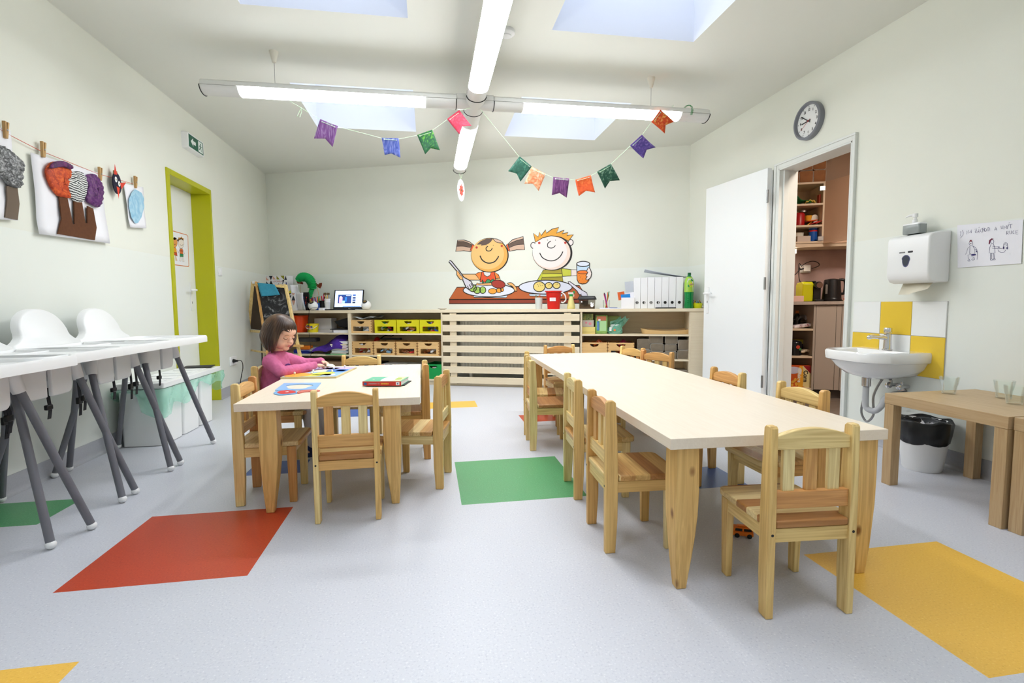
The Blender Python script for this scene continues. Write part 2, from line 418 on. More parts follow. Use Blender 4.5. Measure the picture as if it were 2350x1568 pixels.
grey_metal = mat('grey_powder_coat', (112, 113, 120), .4)
chrome = mat('chrome', (215, 215, 218), .12, metal=1)
steel = mat('brushed_steel', (165, 165, 165), .35, metal=1)
white_paper = mat('white_paper', (240, 240, 244), .8)
ceramic = mat('white_ceramic', (244, 244, 242), .08, coat=.5)
lime = mat('lime_lacquer', (186, 186, 14), .35)
black_strap = mat('black_webbing', (26, 26, 32), .7)
# ================================================================ room shell
def span_cells(cuts): return [(a, b) for a, b in zip(cuts[:-1], cuts[1:]) if b-a > 1e-6]
patches = [(-1.1905, -.6166, 1.7386, 2.3188, 1), (.1284, .7173, 2.2014, 2.8262, 2), (-.15, .4078, 4.3443, 4.63, 3), (1.3022, 1.8612, .9333, 1.5345, 3),
           (-1.97, -1.6253, 2.3181, 2.6038, 2), (-1.48, -.8952, .79, 1.3774, 3), (-.97, -.475, 4.155, 4.55, 4), (1.30-.02, 1.5+.04, 2.19, 2.486, 4),
           (.70, .986, 3.70, 3.945, 1), (-.99, -.70, 2.80, 3.035, 4)]
xs = sorted({XL-.3, XR+.15, 6.2, *[p[0] for p in patches], *[p[1] for p in patches]}); ys = sorted({YB-.1, 7.0, *[p[2] for p in patches], *[p[3] for p in patches]})
mb = MB()
for a, b in span_cells(xs):
    for c, d in span_cells(ys):
        mi = 0; cx, cy = (a+b)/2, (c+d)/2
        for p in patches:
            if p[0] < cx < p[1] and p[2] < cy < p[3]: mi = p[4]
        if cx > XR+.15: mi = 5
        mb.add([(a, c, 0), (b, c, 0), (b, d, 0), (a, d, 0)], [(0, 1, 2, 3)], mi)
kfloor = wood('kitchen_vinyl', [(120, 108, 98)], 'x', .5, vary=False)
struct(mb.build('floor', [lino, L_RED, L_GRN, L_YEL, L_BLU, kfloor], fix=False))
# ceiling with skylight shafts
mb = MB(); xs = sorted({XL-.25, 6.2, *[v for q in SKYL for v in q]}); ys = sorted({YB-.1, 7.1, *[v for q in SKYY for v in q]})
for a, b in span_cells(xs):
    for c, d in span_cells(ys):
        if any(abs(a-q[0]) < 1e-6 for q in SKYL) and any(abs(c-q[0]) < 1e-6 for q in SKYY): continue
        mb.add([(a, c, HC), (b, c, HC), (b, d, HC), (a, d, HC)], [(3, 2, 1, 0)], 0)
for x0, x1 in SKYL:
    for y0, y1 in SKYY:
        z0, z1 = HC, HC+.9; P = [(x0, y0), (x1, y0), (x1, y1), (x0, y1)]
        for i in range(4):
            (a, b), (c, d) = P[i], P[(i+1) % 4]
            mb.add([(a, b, z0), (c, d, z0), (c, d, z1), (a, b, z1)], [(0, 1, 2, 3)], 1)
struct(mb.build('ceiling', [paint_ceil, white_shaft], fix=False))
opal = glassmat('skylight_glass', (245, 248, 250), .3, .86)
k = 0
for x0, x1 in SKYL:
    for y0, y1 in SKYY:
        k += 1
        struct(MB().box(x0-.03, y0-.03, HC+.88, x1+.03, y1+.03, HC+.90).build('window_%d' % k, opal))
# walls: grid of cells with two paints and openings
DZ = 1.287
def wallgrid(name, side, u0, u1, holes, thick=.12, extra=(), mats=None, dado=True):
    us = sorted({u0, u1, *[h[0] for h in holes], *[h[1] for h in holes], *[e[0] for e in extra], *[e[1] for e in extra]})
    zs = sorted({0, DZ, HC, *[h[2] for h in holes], *[h[3] for h in holes], *[e[2] for e in extra], *[e[3] for e in extra]})
    mb = MB()
    for a, b in span_cells(us):
        for c, d in span_cells(zs):
            cu, cz = (a+b)/2, (c+d)/2
            if any(h[0] < cu < h[1] and h[2] < cz < h[3] for h in holes): continue
            mi = 1 if (cz < DZ and dado) else 0
            for e in extra:
                if e[0] < cu < e[1] and e[2] < cz < e[3]: mi = e[4]
            mb.add([tuple(wpos(side, x, 0, z)) for x, z in ((a, c), (b, c), (b, d), (a, d))], [(0, 1, 2, 3)], mi)
    return struct(mb.build(name, mats or [paint_wall, paint_gloss], fix=False))
# left wall: lime framed door opening
DL0, DL1, DLT = 4.375, 5.185, 1.985
wallgrid('wall_left', 'L', YB, 6.95, [(DL0, DL1, 0, DLT)])
# right wall: door to the kitchen
DR0, DR1, DRT = 2.945, 3.645, 1.945
yel = mat('yellow_tile', (236, 200, 66), .22); wt = mat('white_tile', (240, 242, 240), .2)
wallgrid('wall_right', 'R', -5.1, -YB, [(-DR1, -DR0, 0, DRT)])
# back wall (its own oblique angle) runs on behind the kitchen
mbw = MB(); L_ = 5.106
for z0, z1, mi in ((0, DZ, 1), (DZ, HC, 0)):
    mbw.add([tuple(bpos(s, 0, z)) for s, z in ((-.2, z0), (L_, z0), (L_, z1), (-.2, z1))], [(0, 1, 2, 3)], mi)
struct(mbw.build('wall_back', [paint_wall, paint_gloss], fix=False))
struct(MB().add([(XL-.2, YB, 0), (XR+.1, YB, 0), (XR+.1, YB, HC), (XL-.2, YB, HC)], [(3, 2, 1, 0)]).build('wall_front', paint_wall, fix=False))
# coved skirting of the floor covering
def skirting(name, side, u0, u1):
    prof = [(0, 0), (.022, 0), (.012, .004), (.005, .014), (.004, .03), (.004, .098), (0, .098)]
    mb = MB(); r = [[tuple(wpos(side, u, o, z)) for o, z in prof] for u in (u0, u1)]
    return struct(mb.loft(r).build(name, lino_edge, smooth=40))
skirting('baseboard_left', 'L', YB, DL0); skirting('baseboard_left', 'L', DL1, 6.9)
skirting('baseboard_right', 'R', -DR0+.04, -YB); skirting('baseboard_right', 'R', -5.05, -DR1-.03)
# ---- lime door (left)
mb = MB(); d = .155; t = .045
pu = [(DL0, DL0+t, 0, DLT), (DL1-.028, DL1, 0, DLT), (DL0+t, DL1-.028, DLT-t, DLT)]
for a, b, c, e in pu:
    P = [wpos('L', a, -d, c), wpos('L', b, -d, c), wpos('L', b, -d, e), wpos('L', a, -d, e)]
    Q = [wpos('L', a, .012, c), wpos('L', b, .012, c), wpos('L', b, .012, e), wpos('L', a, .012, e)]
    mb.hexa([tuple(p) for p in P], [tuple(p) for p in Q])
dl = mb.build('door_1', lime, bevel=.003); struct(dl)
mb = MB(); mb.box(XL-d-.045, DL0-.03, .0, XL-d, DL1+.03, DLT+.03)
mb.build('door_panel', white_lacquer, dl, bevel=.002)
hy = 5.06; hz = 1.05; hx = XL-d
mb = MB(); mb.box(hx, hy-.018, .86, hx+.006, hy+.018, 1.12); mb.build('handle_plate', white_plastic, dl, bevel=.002)
mb = MB(); mb.tube([(hx+.006, hy, hz), (hx+.05, hy, hz), (hx+.055, hy-.02, hz), (hx+.052, hy-.11, hz-.002)], .009, 10); mb.build('door_handle', white_plastic, dl, smooth=180)
mb = MB(); mb.box(hx+.005, hy-.003, .925, hx+.007, hy+.003, .945); mb.build('keyhole', black_plastic, dl)
# sticker with two cartoon children on the door
st = thing('door_sticker', 'white sticker of two cartoon children with an orange border on the lime-framed door', 'sticker', wpos('L', 0, -d, 0), WROT['L'])
ar = Art('L', -d, (4.355, 340, 340), base=-.0006)
ar.fill([(180, 805), (385, 865), (398, 880), (408, 1180), (400, 1188), (180, 1160)], (214, 120, 60), 1)
ar.fill([(184, 815), (383, 872), (393, 885), (402, 1174), (396, 1180), (184, 1152)], (240, 240, 244), 2)
K = (40, 36, 34)
for pts, c in (([(208, 880), (240, 905), (230, 915), (212, 912)], (90, 60, 45)), ([(290, 915), (305, 900), (300, 935), (288, 925)], (90, 60, 45)),
               (circ(262, 945, 28, 47), (226, 150, 80)), ([(240, 905), (262, 890), (285, 905), (262, 918)], (60, 45, 40)),
               (circ(327, 952, 28, 50), (238, 228, 215)), ([(300, 925), (302, 890), (318, 900), (330, 885), (340, 900), (352, 905), (350, 925), (328, 908)], (224, 150, 60)),
               ([(247, 992), (275, 995), (285, 1045), (240, 1040)], (238, 160, 40)), ([(240, 1040), (285, 1045), (290, 1080), (235, 1062)], (200, 70, 40)),
               ([(314, 1005), (342, 1005), (348, 1060), (314, 1055)], (214, 110, 50)), ([(314, 1055), (350, 1060), (350, 1088), (314, 1085)], (40, 130, 80)),
               ([(250, 1075), (257, 1076), (258, 1118), (246, 1118)], (238, 200, 160)), ([(268, 1076), (275, 1078), (288, 1126), (272, 1126)], (238, 200, 160)),
               ([(320, 1087), (328, 1087), (326, 1132), (308, 1128)], (240, 232, 225)), ([(338, 1088), (346, 1088), (358, 1136), (342, 1136)], (240, 232, 225))):
    ar.shape(pts, c, .0022, 3)
ar.fill([(314, 1022), (345, 1024), (346, 1034), (314, 1031)], (160, 60, 40), 5)
ar.stroke([(250, 952), (262, 966), (275, 955)], .003, K, 6, False, True); ar.stroke([(314, 960), (330, 978), (346, 962)], .003, K, 6, False, True)
ar.stroke([(245, 1000), (238, 1030), (234, 1045)], .004, (226, 150, 80), 3, False); ar.stroke([(282, 1010), (295, 1045)], .004, (226, 150, 80), 3, False)
ar.stroke([(312, 1015), (300, 1050)], .003, K, 3, False); ar.stroke([(346, 1015), (362, 1060)], .003, K, 3, False)
ar.build('printed_sticker', st)
# exit sign above the lime door
u0, z0 = wuv('L', 436, 332); ex = thing('exit_sign', 'green and white emergency exit sign box above the lime door', 'sign', wpos('L', u0, 0, z0), WROT['L'])
mb = MB(); 
W_, H_, D_ = .155, .062, .048
pr = rrect(-W_, -H_-.005, W_, H_+.005, .012)
mb.loft([[(x, 0, z) for x, z in pr], [(x, -D_*.55, z) for x, z in pr], [(x*.97, -D_, z*.93) for x, z in pr]]); mb.build('housing', white_plastic, ex, smooth=40)
gm = mat('sign_green', (14, 98, 72), .35); wm = mat('sign_white', (236, 244, 240), .35)
mb = MB(); mb.box(-.135, -D_-.002, -.052, .135, -D_+.002, .052); pn = mb.build('sign_panel', gm, ex)
a = Art(base=-D_-.0025); a.fill([(-.105, 0), (-.06, .036), (-.06, .014), (-.01, .014), (-.01, -.014), (-.06, -.014), (-.06, -.036)][::1], (236, 244, 240), 1)
a.fill([(.035, -.045), (.12, -.045), (.12, .045), (.035, .045)], (236, 244, 240), 1)
a.fill(circ(.082, .026, .009, .009, 12), (14, 98, 72), 2)
for P, w in (([(.08, .014), (.074, -.006)], .013), ([(.074, -.006), (.088, -.016), (.092, -.034)], .008), ([(.073, -.006), (.06, -.02), (.048, -.022)], .008), ([(.08, .012), (.1, .004), (.108, .01)], .006), ([(.079, .012), (.06, .01), (.052, -.002)], .006)):
    a.stroke(P, w, (14, 98, 72), 2, False)
a.build('pictogram', pn)
# light switch and socket
u, z = wuv('L', 504, 624); sw = thing('light_switch', 'small white light switch on the left wall right of the lime door', 'light switch', wpos('L', u, 0, z), WROT['L'])
MB().box(-.04, -.01, -.04, .04, 0, .04).build('frame', white_plastic, sw, bevel=.004); MB().box(-.026, -.015, -.03, .026, -.009, .03).build('rocker', white_plastic, sw, bevel=.003)
u, z = wuv('L', 534, 828); so = thing('wall_socket', 'white double wall socket low on the left wall beside the easel', 'socket', wpos('L', u, 0, z), WROT['L'])
MB().box(-.085, -.012, -.045, .085, 0, .045).build('socket_plate', white_plastic, so, bevel=.004)
for sx in (-.04, .04): MB().lathe([(0, -.014), (.026, -.014), (.03, -.012), (.03, 0)], (sx, 0, 0), 20, axis='y').build('socket_ring', white_plastic, so, smooth=40)
u1 = u-.03
pc = thing('power_cord', 'black plug with a cord hanging down from the wall socket', 'cord', wpos('L', u1, .012, z), WROT['L'])
mb = MB(); mb.lathe([(0, -.05), (.008, -.05), (.011, -.035), (.02, -.012), (.02, 0), (0, 0)], (0, 0, 0), 14, axis='y'); mb.build('plug', black_plastic, pc, smooth=50)
pts = [(0, -.048, 0), (.05, -.06, -.005), (.12, -.05, -.04), (.15, -.04, -.1), (.13, -.03, -.17), (.125, -.02, -.25), (.16, -.02, -.34)]
MB().tube(smoothpts(pts, False, 5), .004, 6).build('cable', black_plastic, pc, smooth=180)
# ---- right door frame and open leaf
dr = MB(); T = .15
def fr(mb, a, b, c, e, o0, o1): mb.hexa([tuple(wpos('R', x, o0, z)) for x, z in ((a, c), (b, c), (b, e), (a, e))], [tuple(wpos('R', x, o1, z)) for x, z in ((a, c), (b, c), (b, e), (a, e))])
frame_w = mat('door_frame_lacquer', (226, 229, 224), .4)
a, b = -DR1, -DR0
for q in ((a-.045, a, 0, DRT+.045, -.001, .014), (b, b+.03, 0, DRT+.045, -.001, .014), (a, b, DRT, DRT+.045, -.001, .014),
          (a-.045, a-.02, 0, DRT+.03, .012, .022), (b+.018, b+.03, 0, DRT+.03, .012, .0219), (a-.045, b+.03, DRT+.03, DRT+.045, .012, .022),
          (a, a+.012, 0, DRT, -T, .014), (b-.012, b, 0, DRT, -T, .014), (a, b, DRT-.012, DRT, -T, .014), (a+.012, a+.028, 0, DRT-.012, -.06, -.02), (b-.02, b-.012, 0, DRT-.012, -.06, -.02)):
    fr(dr, *q)
d2 = dr.build('door_2', frame_w, bevel=.002); struct(d2)
hx, hy = XR-.035, DR1+.05; ex_, ey_ = 2.638, 4.45
ang = math.atan2(ey_-hy, ex_-hx)
leaf = bpy.data.objects.new('door_3', None); COL.objects.link(leaf); leaf.location = (hx, hy, 0); leaf.rotation_euler = (0, 0, ang); struct(leaf)
Ld = math.hypot(ey_-hy, ex_-hx)
MB().box(0, -.0, .008, Ld, .04, DRT+.02).build('door_leaf', white_lacquer, leaf, bevel=.002)
MB().box(-.002, -.012, .02, .022, 0, DRT+.005).build('rebate', white_lacquer, leaf, bevel=.002)
for hz_ in (1.74, 1.05, .25): MB().cyl((-.01, .045, hz_-.05), .009, .1, 12).build('hinge', steel, leaf, smooth=40)
MB().box(Ld-.075, .04, .80, Ld-.04, .047, 1.045).build('handle_plate', white_plastic, leaf, bevel=.003)
MB().tube([(Ld-.058, .046, .985), (Ld-.058, .09, .985), (Ld-.07, .095, .985), (Ld-.17, .094, .983)], .009, 10).build('door_handle', white_plastic, leaf, smooth=180)
MB().box(Ld-.061, .046, .895, Ld-.055, .0485, .915).build('keyhole', black_plastic, leaf)
# ---- tiles and backing round the basin
tp = MB(); Y = [2.886, 2.686, 2.482, 2.283]; Zr = [.898, .70, .47]
pat = [[1, 0, 1], [0, 1, 0]]
for r in range(2):
    for c in range(3):
        mi = 0 if pat[r][c] == 0 else 1
        y1, y0 = Y[c], Y[c+1]; z1, z0 = Zr[r], Zr[r+1]
        tp.box(XR-.008, y0+.0015, z0+.0015, XR, y1-.0015, z1-.0015, 1-mi if False else mi)
tp.box(XR-.004, 2.283, .47, XR, 2.886, .898, 2)
struct(tp.build('trim_1', [yel, wt, mat('tile_grout', (205, 205, 200), .8)], bevel=.001))
# ================================================================ nursery chairs
def make_chair(label, loc, rz, group):
    t = thing('child_chair', label, 'chair', loc, rz, group)
    for sx in (-1, 1):
        prof = [(.001, 0), (.039, 0), (.046, .12), (.048, .27), (.044, .42), (.037, .549), (.028, .556), (.009, .556), (.003, .549), (-.001, .3), (0, .12)]
        a, b = (.1105, .1325) if sx > 0 else (-.1325, -.1105)
        p = MB().prism(prof, 'x', a, b).build('back_post', pine_z, t, bevel=.003)
        MB().cyl((sx*.1215, .0, .247), .004, -.0015, 10, axis='y').build('screw', black_plastic, p)
    n = 12; top = [(-.1115+.223*i/n, .522+.024*math.sin(PI*i/n)**.8) for i in range(n+1)]
    MB().prism([(.1115, .487), (-.1115, .487)]+top, 'y', .012, .032).build('top_rail', pine_x, t, bevel=.002)
    for x in (-.068, 0, .068): MB().box(x-.018, .016, .362, x+.018, .028, .492).build('back_slat', pine_z, t, bevel=.002)
    MB().box(-.1115, .010, .318, .1115, .032, .367).build('lower_rail', pine_x, t, bevel=.002)
    MB().box(-.1115, .008, .222, .1115, .028, .262).build('apron', pine_x, t, bevel=.001)
    MB().box(-.105, .236, .222, .105, .252, .262).build('apron', pine_x, t, bevel=.001)
    for sx in (-1, 1):
        a, b = sorted((sx*.112, sx*.129)); MB().box(a, .045, .222, b, .232, .263).build('apron', pine_y, t, bevel=.001)
    sp = [(-.109, .003), (.109, .003), (.109, .05), (.135, .05), (.135, .262), (.128, .279), (.11, .288), (-.11, .288), (-.128, .279), (-.135, .262), (-.135, .05), (-.109, .05)]
    MB().prism(sp, 'z', .264, .286).build('seat', seat_boards, t, bevel=.005, seg=3)
    for sx in (-1, 1):
        x1, x0 = sx*.1315, sx*.106
        lo = [(sx*.1275, .228, 0), (sx*.108, .228, 0), (sx*.108, .26, 0), (sx*.1275, .26, 0)]
        hi = [(x1, .224, .263), (x0, .224, .263), (x0, .264, .263), (x1, .264, .263)]
        MB().hexa(lo, hi).build('leg', pine_z, t, bevel=.003)
    return t
GA, GB = 'child chairs round the small table', 'child chairs round the long table'
CH = [('child_chair', GB, (1.058, 1.214), -4, 'nearest pine child chair, pulled out at the near right end of the long table'),
      (0, GB, (.615, 1.797), -92.9, 'pine child chair nearest the camera on the left side of the long table'),
      (0, GB, (.650, 2.293), -94.4, 'pine child chair beside the green floor square, left of the long table'),
      (0, GB, (.606, 3.086), -95, 'third pine child chair from the front on the left side of the long table'),
      (0, GB, (.655, 3.46), -102, 'farthest pine child chair on the left side of the long table, turned a little'),
      (0, GB, (1.075, 4.10), 184, 'pine child chair at the far end of the long table before the slatted radiator cover'),
      (0, GB, (1.595, 3.73), 107.6, 'farthest pine child chair on the right side of the long table, mostly hidden'),
      (0, GB, (1.632, 3.375), 117, 'pale pine child chair turned askew on the right, before the paper packages'),
      (0, GB, (1.527, 2.34), 90.5, 'pine child chair right of the long table before the open white door'),
      (0, GB, (1.536, 1.83), 90, 'pine child chair on the right of the long table before the kitchen doorway'),
      (0, GA, (-.347, 2.108), .5, 'pine child chair at the near end of the small table, back to camera'),
      (0, GA, (-.878, 2.495), -88.3, 'pine child chair tucked in at the near left corner of the small table'),
      (0, GA, (-1.01, 3.17), -90, 'pine child chair that the girl in the pink top sits on'),
      (0, GA, (-.465, 3.605), 172.5, 'pale pine child chair at the far end of the small table'),
      (0, GA, (.0805, 2.537), 78.4, 'pine child chair with brown posts at the near right side of the small table'),
      (0, GA, (-.008, 3.04), 92, 'pine child chair tucked in at the far right side of the small table')]
chair0 = None
for nm, g, (x, y), a, lab in CH:
    if chair0 is None: chair0 = make_chair(lab, (x, y, 0), math.radians(a), g)
    else: copy_thing(chair0, (x, y, 0), math.radians(a), lab, g)
# ================================================================ tables
def make_table(label, loc, rz, w, l, inx, iny):
    t = thing('nursery_table', label, 'table', loc, rz)
    MB().box(0, 0, .456, w, l, .49).build('table_top', topwood, t, bevel=.0015)
    for cx in (0, 1):
        for cy in (0, 1):
            rings = []
            for z, s, o in ((0, .033, .014), (.04, .040, .011), (.1, .052, .007), (.17, .064, .004), (.24, .073, .001), (.32, .077, 0), (.456, .074, 0)):
                xa = inx+o; ya = iny+o; P = [(xa, ya), (xa+s, ya), (xa+s, ya+s), (xa, ya+s)]
                P = [((w-x) if cx else x, (l-y) if cy else y, z) for x, y in P]
                rings.append(P)
            MB().loft(rings).build('leg', pine_leg, t, bevel=.003, smooth=30)
    return t
aA, aB = math.radians(.7054), math.radians(-1.8171)
def rotp(x, y, a): return (x*math.cos(a)-y*math.sin(a), x*math.sin(a)+y*math.cos(a), 0)
tA = make_table('small pale-topped pine table where the girl plays, on the left', rotp(-.7881, 2.2466, aA), aA, .7695, 1.267, .088, .012)
tB = make_table('long pale-topped pine table on the right with chairs all round', rotp(.6681, 1.4094, aB), aB, .7354, 2.6116, .024, .01)
# ================================================================ high chairs
hc_white = mat('high_chair_plastic', (240, 241, 240), .3)
def make_highchair(label, loc, rz):
    t = thing('high_chair', label, 'high chair', loc, rz, 'white high chairs along the left wall')
    # seat shell
    def ring(z, hw, y0, y1, r): return [(x, y, z) for x, y in rrect(-hw, y0, hw, y1, r, 5)]
    mb = MB().loft([ring(.555, .125, -.11, .075, .04), ring(.575, .15, -.13, .10, .045), ring(.64, .165, -.15, .12, .05), ring(.70, .172, -.165, .125, .05)])
    sh = mb.build('seat_shell', hc_white, t, smooth=60, bevel=.004)
    # front apron panel with a groove on each side of the middle post
    for sx in (-1, 1):
        pp = [(sx*.012, .70), (sx*.012, .53), (sx*.075, .53)]+[(sx*(.105+.03*math.sin(a)), .56-.03*math.cos(a)) for a in (0.3, .7, 1.1, 1.5)]+[(sx*.138, .70)]
        MB().prism(pp, 'y', .118, .134).build('front_panel', hc_white, t, bevel=.005, seg=3)
    # back rest
    arch = []
    def hw(z):
        if z < .725: return .225
        if z < .775: k = (z-.725)/.05; return .225-.07*(1-(1-k)**2)
        k = (z-.775)/.118; return .155*math.sqrt(max(0, 1-k**2.2))
    zs = [.70, .725, .735, .745, .76, .775, .79, .81, .83, .85, .865, .878, .886, .891, .893]
    prof = [(hw(z), z) for z in zs]; poly = prof+[(-x, z) for x, z in reversed(prof[:-1])]
    rings = []
    for dy, ins in ((-.006, .012), (-.018, .0), (.012, .0), (.020, .012)):
        rings.append([(x*(1-ins/.2), -.155-.28*(z-.70)+dy, z-ins*.5*(z > .8)) for x, z in poly])
    MB().loft(rings).build('backrest', hc_white, t, smooth=60)
    # tray, U-shaped
    outer = rrect(-.29, -.13, .29, .295, .075, 7)
    def shrink(P, k): cx, cy = 0, .08; return [((x-cx)*(1-k/.29)+cx, (y-cy)*(1-k/.21)+cy) for x, y in P]
    mb = MB(); O = outer; I = shrink(outer, .016)
    mb.loft([[(x, y, .676) for x, y in O], [(x, y, .705) for x, y in O], [(x, y, .716) for x, y in shrink(outer, .004)], [(x, y, .716) for x, y in shrink(outer, .012)], [(x, y, .704) for x, y in I], [(x, y, .690) for x, y in shrink(outer, .02)]], cap=False)
    mb.prism(shrink(outer, .015), 'z', .699, .705)
    tr = mb.build('tray', hc_white, t, smooth=40)
    MB().tube([(x, y, .707) for x, y in rrect(-.19, .03, .19, .255, .05, 6)]+[(.19, .205, .707)], .006, 6).build('tray_rim', hc_white, tr, smooth=180)
    for sx in (-1, 1):
        for sy in (-1, 1):
            y1 = .12 if sy > 0 else -.13
            top = Vector((sx*.15, y1-.01*sy, .70)); joint = Vector((sx*.178, y1+.012*sy, .585)); foot = Vector((sx*.275, sy*.28, .018))
            MB().tube([top, (top+joint)/2, joint], [.036, .028, .021], 14).build('leg_socket', hc_white, t, smooth=60)
            lg = MB().tube([joint+Vector((0, 0, .01)), (joint+foot)/2, foot], .0145, 14).build('leg', grey_metal, t, smooth=60)
            MB().ell(foot-Vector((0, 0, .001)), (.018, .018, .017), 14, 8).build('foot_cap', white_plastic, lg, smooth=180)
    for x, y, L in ((-.05, .09, .13), (.06, .02, .16), (-.02, -.05, .2)):
        mb = MB(); pts = smoothpts([(x, y, .56), (x+.01, y+.01, .56-L*.4), (x-.01, y, .56-L*.7), (x+.012, y+.008, .56-L)], False, 4)
        for p, q in zip(pts[:-1], pts[1:]): mb.hexa([(p[0]-.009, p[1]-.0015, p[2]), (p[0]+.009, p[1]-.0015, p[2]), (p[0]+.009, p[1]+.0015, p[2]), (p[0]-.009, p[1]+.0015, p[2])],
                                                     [(q[0]-.009, q[1]-.0015, q[2]), (q[0]+.009, q[1]-.0015, q[2]), (q[0]+.009, q[1]+.0015, q[2]), (q[0]-.009, q[1]+.0015, q[2])])
        s_ = mb.build('harness_strap', black_strap, t)
        MB().box(x-.018, y-.008, .56-L*.72, x+.016, y+.008, .56-L*.55).build('buckle', black_plastic, s_, bevel=.004)
    return t
hc = make_highchair('farthest white high chair, its tray reaching toward the lime door', (-1.69, 3.231, 0), -PI/2)
for y, x, z, lab in ((2.79, -1.69, .0, 'second white high chair from the far end of the row by the left wall'), (2.344, -1.69, 0, 'third white high chair from the far end, cut by the left photo edge'),
                  (1.95, -1.645, 0, 'nearest white high chair at the left photo edge, only a foot and tray end showing')):
    copy_thing(hc, (x, y, z), -PI/2, lab)
# ================================================================ storage bins with a shared lid beside the high chairs
bin_w = mat('bin_white', (238, 240, 238), .4); filmg = film('green_bin_liner', (196, 234, 218), .36)
bins = []
for i, (y0, y1, lab) in enumerate(((3.515, 3.775, 'nearest of the three white waste bins under the white lid board'), (3.80, 4.03, 'middle of the three white waste bins by the lime door'), (4.07, 4.27, 'farthest of the three white waste bins, touching the lime door frame'))):
    b = thing('waste_bin', lab, 'bin', (-1.83, (y0+y1)/2, 0), 0, 'white waste bins by the left wall'); h = (y1-y0)/2
    MB().loft([[(x, y, z) for x, y in rrect(-.12-g, -h-g*.3, .12+g, h+g*.3, .02)] for z, g in ((0.004, 0), (.37, .01))]).build('bin_body', bin_w, b, smooth=40)
    bins.append(b)
bl = thing('bin_lid', 'white plastic sorting lid with square openings lying across the three bins', 'lid', (-1.83, 3.96, .376), 0)
MB().loft([[(x, y, z) for x, y in rrect(-.145, -.46, .145, .455, .02)] for z in (0, .036)]).build('lid_board', white_plastic, bl, bevel=.004)
for yy in (-.36, -.21, -.07, .08, .24): MB().prism(rrect(-.10, yy-.045, .10, yy+.045, .012), 'z', .036, .041).build('flap', bin_w, bl, bevel=.002)
ln = MB(); n = 90; per = []
P = rrect(-.142, -.457, .142, .452, .03, 6)
def perim(P, n):
    L = [0]; 
    for a, b in zip(P, P[1:]+P[:1]): L.append(L[-1]+math.dist(a, b))
    out = []
    for i in range(n):
        s = L[-1]*i/n
        for k in range(len(P)):
            if L[k] <= s <= L[k+1]+1e-9: f = (s-L[k])/max(1e-9, L[k+1]-L[k]); a, b = P[k], P[(k+1) % len(P)]; out.append((a[0]+(b[0]-a[0])*f, a[1]+(b[1]-a[1])*f)); break
    return out
pp = perim(P, n); rings = []
for k in range(7):
    row = []
    for i, (x, y) in enumerate(pp):
        a = 2*PI*i/n; drop = .09+.045*math.sin(3*a+1)+.03*math.sin(7*a)+(.07 if (y < -.38 and x > .02) else 0)
        out = .006+.010*math.sin(11*a+k*.7)+.007*math.sin(23*a+k)
        l = math.hypot(x, y*.3)+1e-6
        row.append((x+(out+.012)*x/l, y+(out+.012)*(y*.3/l)*(1.5), -k/6*drop))
    rings.append(row)
bn = MB().loft(rings, cap=False).build('bin_liner', filmg, None, smooth=180, loc=(-1.83, 3.96, .376))
tag(bn, 'translucent green bin liner hanging out from under the white lid', 'bin liner', kind='stuff')
pb = thing('booklet', 'thin dark booklet lying on the far end of the white bin lid', 'booklet', (-1.82, 4.33, .419), math.radians(8))
MB().box(-.1, -.06, 0, .1, .07, .005).build('cover', mat('dark_paper', (40, 42, 46), .6), pb)
# ================================================================ oak side tables by the right wall
def make_side(label, x0, y0, w=.535):
    t = thing('side_table', label, 'side table', (x0, y0, 0), 0, 'oak-look side tables by the right wall')
    MB().box(0, 0, .40, w, w, .45).build('table_top', oak_x, t, bevel=.0015)
    for cx in (0, w-.05):
        for cy in (0, w-.05): MB().box(cx+.0015, cy+.0015, 0, cx+.0485, cy+.0485, .40).build('leg', oak, t, bevel=.0015)
    return t
s1 = make_side('square oak-look side table with three drinking glasses on it by the right wall', 2.203, 1.571)
copy_thing(s1, (2.216, 1.026, 0), 0, 'second oak-look side table, cut off by the right edge of the photo')
clear = glassmat('clear_glass', (253, 255, 254), .02, .86)
def make_glass(label, loc):
    t = thing('drinking_glass', label, 'glass', loc, random.random(), 'empty glasses on the oak side table')
    prof = [(.001, .0), (.026, .0), (.0275, .004), (.030, .035), (.034, .048), (.0395, .082), (.0375, .082), (.032, .048), (.027, .034), (.025, .010), (.001, .008)]
    mb = MB(); rings = []
    for r, h in prof: rings.append([(r*math.cos(2*PI*i/20)*(1+.03*(i % 2)*(h < .045)), r*math.sin(2*PI*i/20)*(1+.03*(i % 2)*(h < .045)), h) for i in range(20)])
    mb.loft(rings, cap=False); mb.build('glass_body', clear, t, smooth=40); return t
make_glass('empty glass alone at the left on the oak side table', (2.476, 2.025, .45))
make_glass('empty glass farther back of the right pair on the oak side table', (2.60, 1.880, .45))
make_glass('empty glass at the front of the right pair on the oak side table', (2.496, 1.762, .45))
